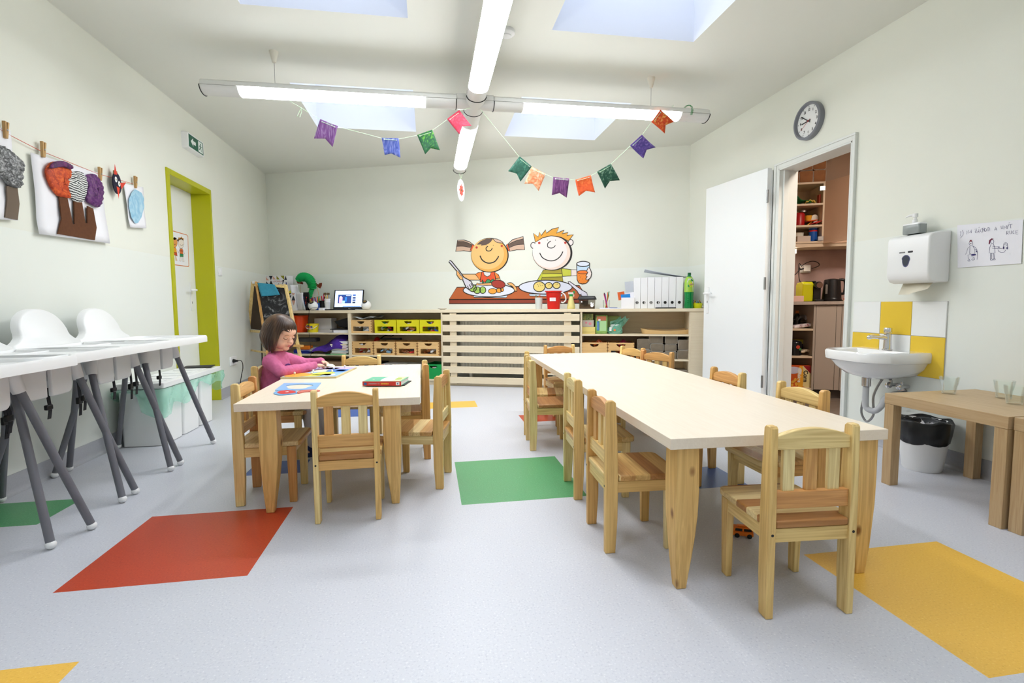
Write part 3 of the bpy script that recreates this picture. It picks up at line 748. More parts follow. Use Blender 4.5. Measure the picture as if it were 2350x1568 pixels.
# ================================================================ waste paper bin
wb = thing('waste_paper_bin', 'small white round bin with a black liner under the washbasin', 'bin', (2.60, 2.245, 0))
MB().lathe([(0.001, 0), (.083, 0), (.088, .01), (.094, .06), (.0955, .063), (.1, .11), (.1015, .113), (.107, .16), (.118, .262), (.114, .262), (.10, .14), (.001, .12)], n=32).build('bin_body', white_plastic, wb, smooth=30)
rings = []
for k, (r, h) in enumerate([(.105, .150), (.110, .152), (.118, .20), (.124, .262), (.118, .272), (.108, .25), (.10, .2), (.05, .19), (.002, .19)]):
    rings.append([(r*(1+.018*math.sin(9*a+k)+.012*math.sin(17*a))*math.cos(a), r*(1+.018*math.sin(9*a+k)+.012*math.sin(17*a))*math.sin(a), h+.006*math.sin(5*a+k)) for a in [2*PI*i/48 for i in range(48)]])
MB().loft(rings, cap=False).build('liner', mat('black_film', (30, 32, 34), .3), wb, smooth=180)
for i, (x, y, a) in enumerate(((-.03, -.03, .4), (.04, -.01, 1.2), (-.01, .04, 2.2))):
    MB(Matrix.Translation((x, y, .215)) @ Matrix.Rotation(a, 4, 'Z') @ Matrix.Rotation(.5, 4, 'X')).grid(lambda u, v: ((u-.5)*.12, (v-.5)*.09, .018*math.sin(u*7+i)+.012*math.cos(v*6)), 8, 6).build('crumpled_paper', white_paper, wb, smooth=180, fix=False)
# ================================================================ washbasin
uS = -2.576
ba = thing('washbasin', 'white ceramic washbasin on the right wall under yellow and white tiles', 'washbasin', wpos('R', uS, 0, 0), WROT['R'])
def dshape(hw, d, n=30, back=0.0):
    P = [(-hw, back), (hw, back)] 
    out = []
    for i in range(n+1):
        a = PI*i/n; c, s = math.cos(a), math.sin(a)
        x = hw*(abs(c)**.62)*(1 if c >= 0 else -1); y = -(d*.55+d*.45*(abs(s)**1.0)) if True else 0
        y = -d*(.42+.58*(s**.75)); out.append((x, y))
    return [(-hw, back), (hw, back)]+out
def rg(hw, d, z, back=0.0): return [(x, y, z) for x, y in dshape(hw, d, back=back)]
mb = MB(); mb.loft([rg(.215, .35, .548), rg(.224, .365, .556), rg(.226, .37, .60), rg(.220, .362, .610), rg(.175, .335, .609, -.10), rg(.165, .322, .598, -.105), rg(.13, .28, .53, -.12), rg(.05, .22, .505, -.15)], cap=True)
bas = mb.build('basin', ceramic, ba, smooth=50)
MB().loft([rg(.208, .342, .552, -.002), rg(.185, .315, .51, -.004), rg(.14, .27, .468, -.01), rg(.075, .215, .448, -.04), rg(.05, .19, .44, -.06)]).build('bowl_underside', ceramic, ba, smooth=60)
MB().cyl((.0, -.135, .5815), .006, .001, 12).build('overflow_hole', black_plastic, ba) if False else None
fa = thing('tap', 'chrome push tap standing on the back rim of the washbasin', 'tap', wpos('R', uS+.0, .062, .610), WROT['R'])
MB().lathe([(.001, 0), (.026, 0), (.026, .004), (.021, .008), (.019, .06), (.019, .098), (.001, .1)], n=24).build('tap_body', chrome, fa, smooth=40)
MB().lathe([(.001, .102), (.02, .102), (.021, .106), (.021, .128), (.018, .132), (.001, .132)], n=24).build('push_button', chrome, fa, smooth=40)
MB().tube([(0, -.01, .072), (-.005, -.09, .080), (-.006, -.118, .078)], [.013, .0125, .0125], 14).ell((-.006, -.12, .076), .0135, 12, 8).build('spout', chrome, fa, smooth=60)
# trap and pipes under the basin
tr = thing('drain_trap', 'grey plastic siphon trap and steel hoses under the washbasin', 'drain trap', wpos('R', uS, 0, 0), WROT['R'])
gp = mat('grey_pipe', (196, 198, 200), .4)
MB().cyl((-.01, -.185, .395), .024, .05, 18).build('drain_nut', chrome, tr, smooth=40)
MB().tube(smoothpts([(-.01, -.185, .40), (-.01, -.185, .31), (-.005, -.18, .262), (.03, -.16, .250), (.055, -.14, .285), (.06, -.12, .33), (.06, -.06, .352), (.06, 0, .352)], False, 6), .017, 14).build('siphon', gp, tr, smooth=180)
MB().cyl((.06, -.006, .352), .034, .006, 20, axis='y').build('wall_rose', chrome, tr, smooth=40)
for i, x in enumerate((.02, .09)):
    v = MB().tube([(x, 0, .40), (x, -.06, .40)], .011, 12).tube([(x, -.045, .40), (x, -.045, .43)], .009, 10).lathe([(.001, -.075), (.017, -.07), (.02, -.06), (.017, -.052), (.008, -.05)], (x, 0, .40), 8, axis='y')
    v.build('angle_valve', chrome, tr, smooth=40)
MB().tube(smoothpts([(.02, -.045, .43), (.01, -.09, .44), (-.02, -.12, .33), (-.005, -.13, .22), (-.04, -.14, .17), (-.07, -.15, .22), (-.06, -.15, .3)], False, 6), .0065, 10).build('hose', steel, tr, smooth=180)
# ================================================================ towel dispenser, soap, notice, clock
uD, zD = -2.41, 0
dp = thing('towel_dispenser', 'white paper towel dispenser above the washbasin', 'towel dispenser', wpos('R', uD, 0, 0), WROT['R'])
prof = [(0, 1.0), (-.09, .998), (-.118, 1.008), (-.134, 1.03), (-.138, 1.06), (-.138, 1.235), (-.132, 1.252), (-.115, 1.262), (-.06, 1.272), (0, 1.276)]
MB().prism(prof, 'x', -.124, .124).build('housing', white_plastic, dp, bevel=.008, seg=3)
wn = [(0+.0, 1.093+.033)]+[]
drop = [(.021*math.sin(a)*(1.0 if math.cos(a) > 0 else .85), 1.128+(.022 if math.cos(a) > 0 else .034)*math.cos(a)) for a in [2*PI*i/24 for i in range(24)]]
MB().prism([(x-.005, z) for x, z in drop], 'y', -.1405, -.137).build('window', mat('smoked_plastic', (70, 74, 84), .15), dp)
MB().prism([(x*1.2-.005, (z-1.128)*1.2+1.128) for x, z in drop], 'y', -.1395, -.137).build('window_rim', mat('blue_grey_rim', (90, 92, 130), .3), dp)
ink = mat('black_ink', (30, 30, 34), .5)
text_mesh('maker_mark', 'CLEANLINE' if False else 'katrin', .012, ink, dp, (-.035, -.1386, 1.172), sx=1.3) if False else None
a = Art(base=-.1384); a.fill(rrect(.005, 1.165, .035, 1.175, .004), (40, 40, 44), 1); 
for k in range(6): a.fill([(-.045+k*.006, 1.166), (-.041+k*.006, 1.166), (-.041+k*.006, 1.173), (-.045+k*.006, 1.173)], (50, 50, 54), 1)
a.build('printed_marks', dp)
tw = MB(); tw.grid(lambda u, v: (-.088+.178*u*(1-.10*v)+.012*v, -.055-.045*v+.012*math.sin(u*8)*v, 1.006-.070*v*(1-.75*max(0, u-.45))), 14, 5)
tag(tw.build('paper_towel', mat('recycled_towel', (214, 208, 188), .9), None, smooth=180, fix=False, loc=wpos('R', uD, 0, 0), rz=WROT['R']), 'folded paper towel hanging out below the white dispenser', 'paper towel')
sb = thing('soap_bottle', 'grey translucent soap bottle with white pump on the towel dispenser', 'soap bottle', wpos('R', -2.43, .075, 1.272), WROT['R'])
MB().loft([[(x, y, z) for x, y in rrect(-.052*k, -.028*k, .052*k, .028*k, .012)] for z, k in ((0, .96), (.004, 1), (.05, 1), (.056, .93))]).build('bottle', mat('grey_soap', (150, 156, 154), .2), sb, smooth=50)
MB().loft([[(x, y, z) for x, y in rrect(-.052*k, -.028*k, .052*k, .028*k, .012)] for z, k in ((.0505, 1.005), (.058, .95), (.062, .4))]).build('bottle_shoulder', white_plastic, sb, smooth=50)
MB().lathe([(.012, .06), (.012, .078), (.008, .08), (.008, .092), (.013, .093), (.013, .112), (.001, .114)], n=16).tube([(0, 0, .105), (-.03, -.006, .106), (-.048, -.01, .098)], [.007, .006, .003], 10).build('pump', white_plastic, sb, smooth=50)
# notice with hand drawing
no = thing('handwritten_notice', 'white sheet with handwriting and two ink figures on the right wall', 'notice', wpos('R', 0, 0, 0), WROT['R'])
ar = Art('R', .004, (12.06, 2180, 490), base=-.004); B_ = (66, 62, 110)
ar.fill([(205, 330), (2025, 165), (1975, 1385), (215, 1505)], (238, 238, 244), 0)
pg = ar.build('sheet', no, solid=.0006)
ar = Art('R', .004, (12.06, 2180, 490), base=-.0046); w = .0016
def hs(P, **k): ar.stroke(P, w, B_, 1, False, **k)
# "1) NA ZACHOD A UMYT RUCE" lettered stroke by stroke
for P in ([(280, 520), (310, 495), (300, 630)], [(345, 460), (375, 530), (365, 600), (295, 685)],
          [(470, 580), (465, 480), (520, 555), (525, 460)], [(545, 540), (600, 450), (600, 545)], [(560, 515), (605, 505)],
          [(690, 440), (750, 425), (705, 540), (760, 535)], [(700, 490), (745, 480)], [(765, 530), (805, 430), (810, 540)], [(778, 500), (812, 495)], [(800, 400), (822, 378)],
          [(905, 420), (860, 440), (855, 500), (895, 520), (915, 510)], [(905, 400), (910, 505)], [(950, 395), (955, 500)], [(908, 455), (955, 448)],
          [(1055, 390), (1060, 490), (1105, 460), (1100, 400), (1055, 390)],
          [(1240, 470), (1270, 375), (1305, 465)], [(1245, 440), (1298, 430)],
          [(1415, 345), (1430, 430), (1470, 425), (1475, 335)], [(1500, 440), (1505, 350), (1535, 400), (1565, 340), (1570, 430)], [(1580, 335), (1600, 380), (1635, 320)], [(1600, 380), (1590, 430)], [(1630, 275), (1665, 250)], [(1610, 315), (1735, 295)], [(1680, 305), (1690, 410)],
          [(1570, 590), (1575, 490), (1620, 495), (1615, 535), (1578, 540), (1625, 580)], [(1655, 485), (1665, 565), (1705, 560), (1710, 475)], [(1780, 470), (1745, 500), (1745, 550), (1785, 560)], [(1890, 465), (1830, 475), (1835, 575), (1890, 570)], [(1835, 520), (1880, 512)],
          # seated figure
          [(570, 900), (500, 960), (460, 1100), (430, 1135)], [(620, 895), (700, 935), (750, 1000), (765, 1100)], [(560, 925), (545, 1110), (590, 1120)], [(635, 900), (695, 1000), (690, 1110)], [(700, 1005), (750, 1010)],
          [(590, 1120), (500, 1160), (510, 1230), (550, 1290)], [(600, 1190), (680, 1230), (685, 1280)], [(765, 1060), (755, 1280)],
          # washing figure
          [(1150, 840), (1110, 930), (1090, 1090), (1180, 1105), (1255, 1085), (1245, 950), (1200, 830)], [(1180, 905), (1250, 925), (1380, 925)], [(1170, 960), (1280, 970), (1470, 965)], [(1130, 1105), (1120, 1270)], [(1155, 1105), (1150, 1265)], [(1195, 1105), (1200, 1250)], [(1220, 1105), (1230, 1250)],
          [(1330, 1000), (1350, 1050), (1420, 1080), (1500, 1075), (1550, 1010)], [(1480, 900), (1500, 830), (1545, 800), (1590, 830), (1600, 940)], [(1500, 880), (1540, 830), (1575, 900)]):
    hs(P)
for c in ((585, 830, 52, 58), (1175, 780, 45, 50)): ar.stroke(circ(*c, 20), w, B_, 1)
ar.stroke(circ(985, 455, 28, 42, 16), w, B_, 1)
ar.fill(circ(655, 1145, 72, 26, 20, -.1), (50, 44, 110), 2); ar.fill([(540, 785), (565, 735), (600, 735), (630, 780), (600, 770)], (120, 30, 40), 2); ar.fill(circ(585, 835, 14, 16, 12), (50, 40, 60), 2)
ar.fill([(1215, 705), (1160, 690), (1090, 740), (1075, 850), (1110, 850), (1130, 760), (1180, 720)], (110, 30, 60), 2)
for c in ((530, 1305), (640, 1275), (1155, 1280), (1230, 1270)): ar.stroke(circ(c[0], c[1], 34, 18, 14), w, B_, 1)
ar.fill(circ(1490, 950, 20, 40, 12), B_, 2); ar.fill(circ(1590, 960, 22, 34, 12), B_, 2); ar.fill(circ(1360, 935, 24, 10, 12), B_, 2); ar.fill(circ(745, 1050, 16, 26, 12), B_, 2)
ar.build('handwriting', no)
# clock
ck = thing('wall_clock', 'round grey wall clock above the kitchen doorway reading ten to nine', 'clock', wpos('R', -3.335, 0, 2.205), WROT['R'])
R_ = .131
MB().lathe([(.001, 0), (R_, 0), (R_, -.036), (R_-.006, -.041), (R_-.015, -.041), (R_-.019, -.028), (R_-.02, -.018)], n=56, axis='y').build('case', mat('clock_grey', (128, 130, 138), .35), ck, smooth=30)
cf = MB().cyl((0, -.018, 0), R_-.018, .004, 48, axis='y').build('clock_face', mat('clock_dial', (240, 241, 240), .5), ck)
dk = mat('clock_black', (26, 26, 30), .5)
for h in range(12):
    a_ = math.radians(30*(h+1)); text_mesh('numeral', str(h+1), .026, dk, cf, (.079*math.sin(a_), -.019, .079*math.cos(a_)), bold=.0006)
    c_, s_ = math.cos(a_), math.sin(a_); MB(Matrix.Rotation(a_, 4, 'Y')).box(-.0012, -.0192, .096, .0012, -.018, .107).build('tick', dk, cf)
for nm, deg, L, wd, m_ in (('minute_hand', -54, .088, .0028, dk), ('hour_hand', -94.5, .064, .0034, dk), ('second_hand', -123, .085, .0007, mat('hand_red', (190, 40, 40), .5))):
    MB(Matrix.Rotation(math.radians(deg), 4, 'Y')).box(-wd, -.0235, -.022, wd, -.022, L).build(nm, m_, ck)
MB().cyl((0, -.0245, 0), .005, .003, 14, axis='y').build('hub', mat('hand_red', (190, 40, 40), .5), ck)
gl = glassmat('clock_glass', (248, 250, 250), .02, .9)
# ================================================================ ceiling light cross
zc, ztop, yb, xc = 2.30, 2.345, 3.61, .345
lf = thing('ceiling_light', 'white cross-shaped suspended fluorescent ceiling light with four arms', 'ceiling light', (xc, yb, 0))
alu = mat('light_housing', (226, 226, 222), .35); diff_off = mat('diffuser_frosted', (226, 226, 222), .3)
tube_m = mat('lit_diffuser', (250, 252, 255), .4, emit=TUBE_E)
def arm(ax, a, b, nm='arm'):
    prof = [(-.066, .0), (-.060, .026), (-.035, .042), (.035, .042), (.060, .026), (.066, 0)]
    mb = MB(); rings = []
    for s in (a, b): rings.append([(s, q, zc+z) if ax == 'x' else (q, s, zc+z) for q, z in prof])
    return mb.loft(rings).build(nm, alu, lf, smooth=30)
def lens(ax, a, b, m, nm, r=.064):
    rings = [[((s, r*math.cos(t), zc-.002-r*.62*math.sin(t)) if ax == 'x' else (r*math.cos(t), s, zc-.002-r*.62*math.sin(t))) for t in [PI*i/14 for i in range(15)]] for s in (a, b)]
    return MB().loft(rings).build(nm, m, lf, smooth=60)
def endring(ax, s): 
    P = [((s, .067*math.cos(t), zc-.002-.067*.62*math.sin(t)) if ax == 'x' else (.067*math.cos(t), s, zc-.002-.067*.62*math.sin(t))) for t in [PI*i/14 for i in range(15)]]
    MB().tube(P, .003, 6).build('gasket', black_plastic, lf, smooth=180)
for ax, sg in (('x', -1), ('x', 1), ('y', -1), ('y', 1)):
    o = sorted((sg*.13, sg*1.745)); arm(ax, *o)
    q = sorted((sg*.34, sg*1.52)); 
    if ax == 'y' and sg > 0: q = [.42, 1.60]
    if ax == 'y' and sg < 0: q = [-1.48, -.27]
    lens(ax, q[0], q[1], tube_m, 'lit_diffuser', .065)
    lens(ax, o[0], q[0]-.001, diff_off, 'diffuser'); lens(ax, q[1]+.001, o[1], diff_off, 'diffuser')
    endring(ax, sg*.13); endring(ax, sg*1.745)
mb = MB(); mb.box(-.13, -.066, zc, .13, .066, zc+.04); mb.box(-.066, -.13, zc, .066, .13, zc+.039); mb.build('hub', alu, lf, bevel=.01)
lens('y', -.13, .13, diff_off, 'hub_cover', .066); lens('x', -.13, .13, diff_off, 'hub_cover', .063)
for px, py in ((-1.31, 0), (1.307, 0), (0, -1.3), (0, 1.3)):
    MB().lathe([(.028, HC), (.027, HC-.01), (.012, HC-.07), (.004, HC-.073), (.001, HC-.073)], (px, py, 0), 20).build('ceiling_cup', cream_plastic, lf, smooth=40)
    MB().tube([(px, py, HC-.07), (px, py, zc+.04)], .0015, 6).build('cable', steel, lf)
sd = thing('smoke_detector', 'round white smoke detector on the ceiling beside the light', 'smoke detector', (.498, 3.136, HC))
MB().lathe([(.05, 0), (.052, -.02), (.045, -.026), (.03, -.03), (.03, -.036), (.001, -.038)], n=28).build('body', white_plastic, sd, smooth=30)
# ================================================================ storage wall along the back
ZT, ZS1, ZS2, FO = .842, .580, .328, .435          # worktop, two shelf tops, front offset from the wall
def BT_(name, label, cat, s, off, z, group=None, drz=0): return thing(name, label, cat, bpos(s, off, z), BROT+drz, group)
def sB(px, off, py=700): return atB(px, py, off)[0]
wt_ = thing('worktop', 'long birch worktop running over the low shelves along the back wall', 'worktop', bpos(0, 0, 0), BROT)
MB().prism([(.03, 0), (5.10, 0), (5.262, -.445), (.19, -.445)], 'z', .811, ZT).build('board', birch, wt_, bevel=.0015)
def unit(name, label, s0, s1, filler=0, shelves=True):
    t = BT_(name, label, 'shelf', s0, 0, 0); w = s1-s0
    for x in (0, w-.018): MB().box(x, -FO, .0, x+.018, -.03, .811).build('side_panel', birch, t, bevel=.001)
    MB().box(.018, -.03, .03, w-.018, -.022, .811).build('back_panel', birch_in, t)
    for z in (ZS1, ZS2): MB().box(.018, -FO+.004, z-.018, w-.018, -.03, z).build('shelf_board', birch, t, bevel=.001)
    MB().box(.018, -FO+.004, .05, w-.018, -.03, .068).build('bottom_board', birch, t, bevel=.001)
    MB().box(.018, -FO+.03, 0, w-.018, -FO+.045, .05).build('plinth', birch, t)
    if filler: MB().box(w, -FO, 0, w+filler, -.1, .811).build('filler_panel', birch, t, bevel=.001)
    return t
S0, S1, S2, S3, S4 = .19, 1.345, 2.472, 3.985, 5.085
unit('shelf_unit', 'left low birch shelf unit behind the easel, stuffed with papers and buckets', S0, S1)
unit('shelf_unit', 'low birch shelf unit holding two rows of small wooden crates', S1, S2)
unit('shelf_unit', 'right low birch shelf unit with a wooden tray and paper-wrapped stacks', S3, S4, .14)
rc = BT_('radiator_cover', 'slatted birch radiator cover in the middle of the back wall', 'radiator cover', S2, 0, 0); w = S3-S2
for k in range(7):
    zt = .79-.1145*k; MB().box(.006, -FO-.018, zt-.072, w-.006, -FO, zt).build('slat', birch, rc, bevel=.0015)
for x in (.085, w-.17): MB().box(x, -FO, .02, x+.075, -FO+.02, .805).build('stile', birch, rc, bevel=.001)
MB().box(.0, -FO+.02, 0, w, -FO+.035, .025).build('plinth', birch, rc)
ra = BT_('radiator', 'grey ribbed radiator behind the slatted birch cover', 'radiator', S2+.17, .235, 0)
rm = mat('radiator_enamel', (232, 230, 218), .5); mb = MB(); Lr = 1.16
mb.box(0, -.10, .16, Lr, -.02, .72)
for i in range(29): x = .02+i*.04; mb.box(x, -.112, .17, x+.028, -.10, .71)
mb.build('panel', rm, ra, bevel=.004)
for x in (.1, Lr-.12): MB().box(x, -.09, 0, x+.03, -.04, .165).build('foot', rm, ra)
MB().tube([(Lr+.02, -.06, .2), (Lr+.07, -.06, .2), (Lr+.07, -.06, 0)], .01, 10).build('pipe', rm, ra, smooth=180)
# ---- crates
cg = mat('crate_contents_a', (70, 80, 120), .6)
JC = [(200, 40, 40), (40, 90, 170), (235, 235, 235), (60, 150, 80), (230, 180, 40), (60, 60, 64), (150, 190, 220), (190, 120, 70)]
JM = [mat('craft_%d' % i, c, .55) for i, c in enumerate(JC)]
ylw = mat('crate_yellow_lacquer', (218, 208, 18), .4); grn = mat('crate_green_lacquer', (0, 150, 70), .45)
dkj = mat('finger_joint', (150, 104, 58), .6)
def crate(label, s, off, z, w=.235, h=.150, d=.30, m=crate_wood, window=True, group=None, contents=None, hole=True, seed=1):
    t = BT_('wooden_crate', label, 'crate', s, off, z, group); hw = w/2; T = .009
    cv = [(-.045*math.cos(a), h*.90-.030*math.sin(a)) for a in [PI*i/12 for i in range(7)]]   # left half of the grip
    zc_ = h*.66
    mb = MB()
    if window: mb.prism([(-hw, 0), (hw, 0), (hw, .022), (-hw, .022)], 'y', 0, T); zl = h*.50; \
        mb.prism([(-hw, .022), (-hw+.033, .022), (-hw+.033, zl), (-hw, zl)], 'y', 0, T); mb.prism([(hw-.033, .022), (hw, .022), (hw, zl), (hw-.033, zl)], 'y', 0, T)
    else: zl = 0
    L = [(-hw, zl), (0, zl)]+[(x, zz) for x, zz in cv[::-1]]+[(-hw, h*.90)]
    mb.prism(L, 'y', 0, T); mb.prism([(-x, zz) for x, zz in L], 'y', 0, T)
    mb.prism([(-hw, h*.90), (hw, h*.90), (hw, h), (-hw, h)], 'y', 0, T)
    for sx in (-1, 1):
        for k in range(5): x = sx*(hw-.004); z0 = .012+k*h/5.2; mb.box(x-.0045, -.0006, z0, x+.0045, .004, z0+.011, 1)
    fp = mb.build('front_panel', [m, dkj if m is crate_wood else m], t)
    MB().box(-hw, T, 0, -hw+T, d, h).build('side_panel', m, t); MB().box(hw-T, T, 0, hw, d, h).build('side_panel', m, t)
    MB().box(-hw+T, d-T, 0, hw-T, d, h).build('back_panel', m, t); MB().box(-hw+T, T, 0, hw-T, d-T, .006).build('bottom', m, t)
    rnd = random.Random(seed); mb = MB(); cols = contents or list(range(8))
    for k in range(16):
        x = rnd.uniform(-hw+.05, hw-.05); y = rnd.uniform(.03, .12); zz = .016+rnd.uniform(0, h*.62); M_ = Matrix.Translation((x, y, zz)) @ Euler((rnd.uniform(-.5, .5), rnd.uniform(-.6, .6), rnd.uniform(-.5, .5))).to_matrix().to_4x4()
        a, b, c = rnd.uniform(.012, .035), rnd.uniform(.006, .018), rnd.uniform(.006, .016); mb.M = M_; mb.box(-a, -b, -c, a, b, c, cols[k % len(cols)])
    o = mb.build('craft_supplies', JM, None); o.location = bpos(s, off, z); o.rotation_euler = (0, 0, BROT)
    tag(o, 'jumble of craft supplies inside the '+label, 'craft supplies', kind='stuff')
    return t
def crow(px0, px1, off): a, b = sB(px0, off, 760), sB(px1, off, 760); return (a+b)/2, b-a
CR = FO-.012
for i, (a, b, m, lab, cols) in enumerate(((804.6, 852.8, crate_wood, 'beech crate under loose papers at the left of the yellow crates', [2, 2, 6, 2]), (860, 909.4, ylw, 'yellow crate, first from the left', [5, 2, 0, 3, 5]), (911.4, 962, ylw, 'yellow crate in the middle of the three', [2, 5, 7]), (963.4, 1012.7, ylw, 'yellow crate next to the radiator cover', [1, 5, 0, 2]))):
    s, w = crow(a, b, CR); crate(lab, s, CR, ZS1, w, .150, m=m, group='crates on the middle shelves', contents=cols, seed=i)
for i, (a, b, lab, cols) in enumerate(((807, 855, 'beech crate with white cloth inside, lower row far left', [2, 2, 0]), (856.6, 905.6, 'beech crate with grey things inside, second in the lower row', [5, 6, 2, 5]), (908, 956, 'beech crate with orange bits inside, third in the lower row', [7, 7, 0, 5]), (957.6, 1006.6, 'beech crate with white rolls inside, last in the lower row', [2, 7, 2, 5]))):
    s, w = crow(a, b, CR); crate(lab, s, CR, ZS2, w, .155, group='crates on the middle shelves', contents=cols, seed=20+i)
s, w = crow(985, 1012, CR); crate('green crate on the bottom shelf beside the radiator cover', s-.03, CR, .068, .20, .165, m=grn, window=False, contents=[5, 0, 2], seed=40)
for i, (a, b, lab, cols) in enumerate(((1334, 1393.8, 'beech crate with blue and orange bags, right shelf unit', [1, 0, 7]), (1394.7, 1455.4, 'beech crate with a pink cloth, right shelf unit', [0, 0, 5]))):
    s, w = crow(a, b, CR); crate(lab, s+.002, CR, ZS2, min(w, .27), .165, window=(i == 1), group='crates on the right shelves', contents=cols, seed=50+i)
# ---- small builders
def SBX(name, label, cat, px0, px1, z0, h, off, d, m, group=None, py=760, bevel=.002, drz=0, part=None):
    """closed box placed by its left and right edge"""
    a, b = sB(px0, off, py), sB(px1, off, py); t = BT_(name, label, cat, (a+b)/2, off, z0, group, drz); w = (b-a)/2
    MB().box(-w, 0, 0, w, d, h).build(part or name+'_body', m, t, bevel=bevel); return t, w
def sheet(name, label, cat, s, off, z, w, d, m, seed=0, amp=.01, group=None, rot=0, tilt=0, part='sheet', thick=.0015):
    t = BT_(name, label, cat, s, off, z, group, rot); r = random.Random(seed); p1, p2 = r.uniform(0, 6), r.uniform(0, 6)
    MB().grid(lambda u, v: ((u-.5)*w, v*d, abs(amp*math.sin(u*4+p1)*math.cos(v*3+p2))+amp*.6*v*u+tilt*v), 10, 8).build(part, m, t, smooth=180, fix=False, solid=thick); return t
orange_pl = mat('orange_plastic', (236, 76, 18), .35); red_pl = mat('red_plastic', (214, 30, 22), .3)
def bucket(t, r0, r1, h, m, n=36, ribs=.0, rim=.006):
    rings = []
    for k, (r, z) in enumerate([(.002, 0), (r0, 0), (r0*.5+r1*.5, h*.5), (r1, h-.014), (r1+rim, h-.012), (r1+rim, h), (r1-.002, h), (r0*.5+r1*.5-.003, h*.5), (r0-.003, .006), (.002, .006)]):
        rings.append([(r*(1+(ribs*(1 if math.sin(8*a) > 0 else -1) if k in (1, 2) else 0))*math.cos(a), r*(1+(ribs*(1 if math.sin(8*a) > 0 else -1) if k in (1, 2) else 0))*math.sin(a), z) for a in [2*PI*i/n for i in range(n)]])
    return MB().loft(rings, cap=False).build('bucket_body', m, t, smooth=40)
# left unit, upper shelf
t = BT_('bucket', 'orange ribbed sand bucket on the left shelf', 'bucket', sB(688, .3, 745), .30, ZS1); bucket(t, .075, .10, .20, orange_pl, ribs=.05)
t = BT_('bucket', 'small yellow snack bucket with a white handle on the left shelf', 'bucket', sB(718, .36, 750), .36, ZS1); bucket(t, .058, .068, .105, mat('yellow_tub', (232, 212, 30), .35), rim=.003)
MB().tube([(.071*math.cos(a), -.02-.055*math.sin(a)*.9, .085-.04*math.sin(a)) for a in [PI*i/14 for i in range(15)]], .0035, 8).build('handle', white_plastic, t, smooth=180)
a = Art(); 
for q, c in ((circ(-.01, .06, .028, .02, 16), (240, 140, 60)), (circ(-.02, .078, .022, .01, 12), (40, 60, 150)), (circ(.022, .07, .014, .01, 12), (40, 60, 150)), (circ(-.035, .035, .01, .012, 10), (90, 40, 30)), (circ(.03, .05, .008, .01, 10), (90, 40, 30))): a.fill([(x, z) for x, z in q], c, 1)
a.mb.v = [(x, -math.sqrt(max(.0001, .0665**2-x*x))-.0035, z) for x, y, z in a.mb.v]; a.build('printed_label', t)
t, w = SBX('box', 'plain white box behind the yellow bucket on the left shelf', 'box', 722, 761, ZS1+.035, .13, .22, .12, white_paper)
MB().box(-w-.01, -.02, -.035, w+.02, .1, -.001).build('box_base', white_paper, t)
sheet('paper_stack', 'white paper sheets under the buckets on the left shelf', 'paper', sB(735, .42, 766), .425, ZS1, .42, .1, white_paper, 3, .004)
t, w = SBX('paper_pack', 'thick white paper pack at the right end of the left shelf', 'paper', 765, 799, ZS1, .036, .40, .25, white_paper)
t, w = SBX('folder', 'dark folder with an orange corner on the white paper pack', 'folder', 757, 799, ZS1+.037, .008, .41, .25, mat('dark_cardboard', (36, 36, 42), .6))
t = BT_('paper_bag', 'black crumpled bag leaning in the upper left shelf corner', 'bag', sB(783, .32, 740), .32, ZS1+.05)
MB().add([(-.10, 0, .08), (.085, 0, .125), (.085, 0, .0), (-.02, 0, .01), (-.09, .14, .07), (.085, .14, .12), (.085, .14, 0), (-.02, .14, .01)], [(0, 1, 2, 3), (7, 6, 5, 4), (0, 4, 5, 1), (1, 5, 6, 2), (2, 6, 7, 3), (3, 7, 4, 0)]).build('bag_body', black_strap, t, bevel=.01)
t = BT_('paper_tube', 'rolled paper tube lying behind the orange bucket', 'paper roll', sB(672, .10, 726), .10, ZS1+.20)
MB().cyl((0, -.06, 0), .02, .1, 16, axis='y').build('roll', white_paper, t, smooth=40); MB().box(-.05, -.08, -.20, .05, .05, -.021).build('support_box', mat('dark_cardboard', (36, 36, 42), .6), t)
# left unit, lower shelf
cl_purple = mat('purple_felt', (82, 48, 160), .9, noise=.25, nscale=14)
rag = [('folded_cloth', 'dark grey folded cloth at the left of the lower left shelf', (72, 70, 68), 700, .34, .14, .045, .28, .13), ('cloth', 'orange folded cloth under the grey one on the lower left shelf', (240, 130, 30), 694, .36, .045, .045, .18, .09), ('cardboard_box', 'blue flat box under the orange cloth', (30, 50, 150), 690, .38, 0, .045, .22, .1)]
for nm, lab, c, px, off, dz, h, w, d in rag:
    t = BT_(nm, lab, 'cloth' if 'cloth' in nm else 'box', sB(px, off, 790), off, ZS2+dz); MB().loft([[(x, y+.05, z) for x, y in rrect(-w/2*k, -d/2*k, w/2*k, d/2*k, .02)] for z, k in ((0, .97), (h*.5, 1), (h, .96))]).build('folds', mat('felt_%s' % lab[:5].strip(), c, .9), t, smooth=60)
sheet('paper_sheets', 'bent grey-white paper sheets on the lower left shelf', 'paper', sB(712, .36, 800), .40, ZS2+.03, .24, .26, mat('grey_paper', (206, 212, 220), .8), 5, .05)
t = BT_('felt_cloth', 'crumpled purple felt sheet spilling over the lower left shelf', 'cloth', sB(752, .40, 790), .425, ZS2)
def pf(u, v): x = -.20+.40*u; z = .012+.03*abs(math.sin(5*u+1))+(.17*math.sin(min(1, u*1.25)*PI/2)+.02)*v**.6+.012*math.sin(9*u+4*v); return (x, v*.22+.02*math.sin(6*u), z*(1 if v > 0 else .6)+.05*u*(1-v))
MB().grid(pf, 22, 10).build('felt', cl_purple, t, smooth=180, fix=False, solid=.002)
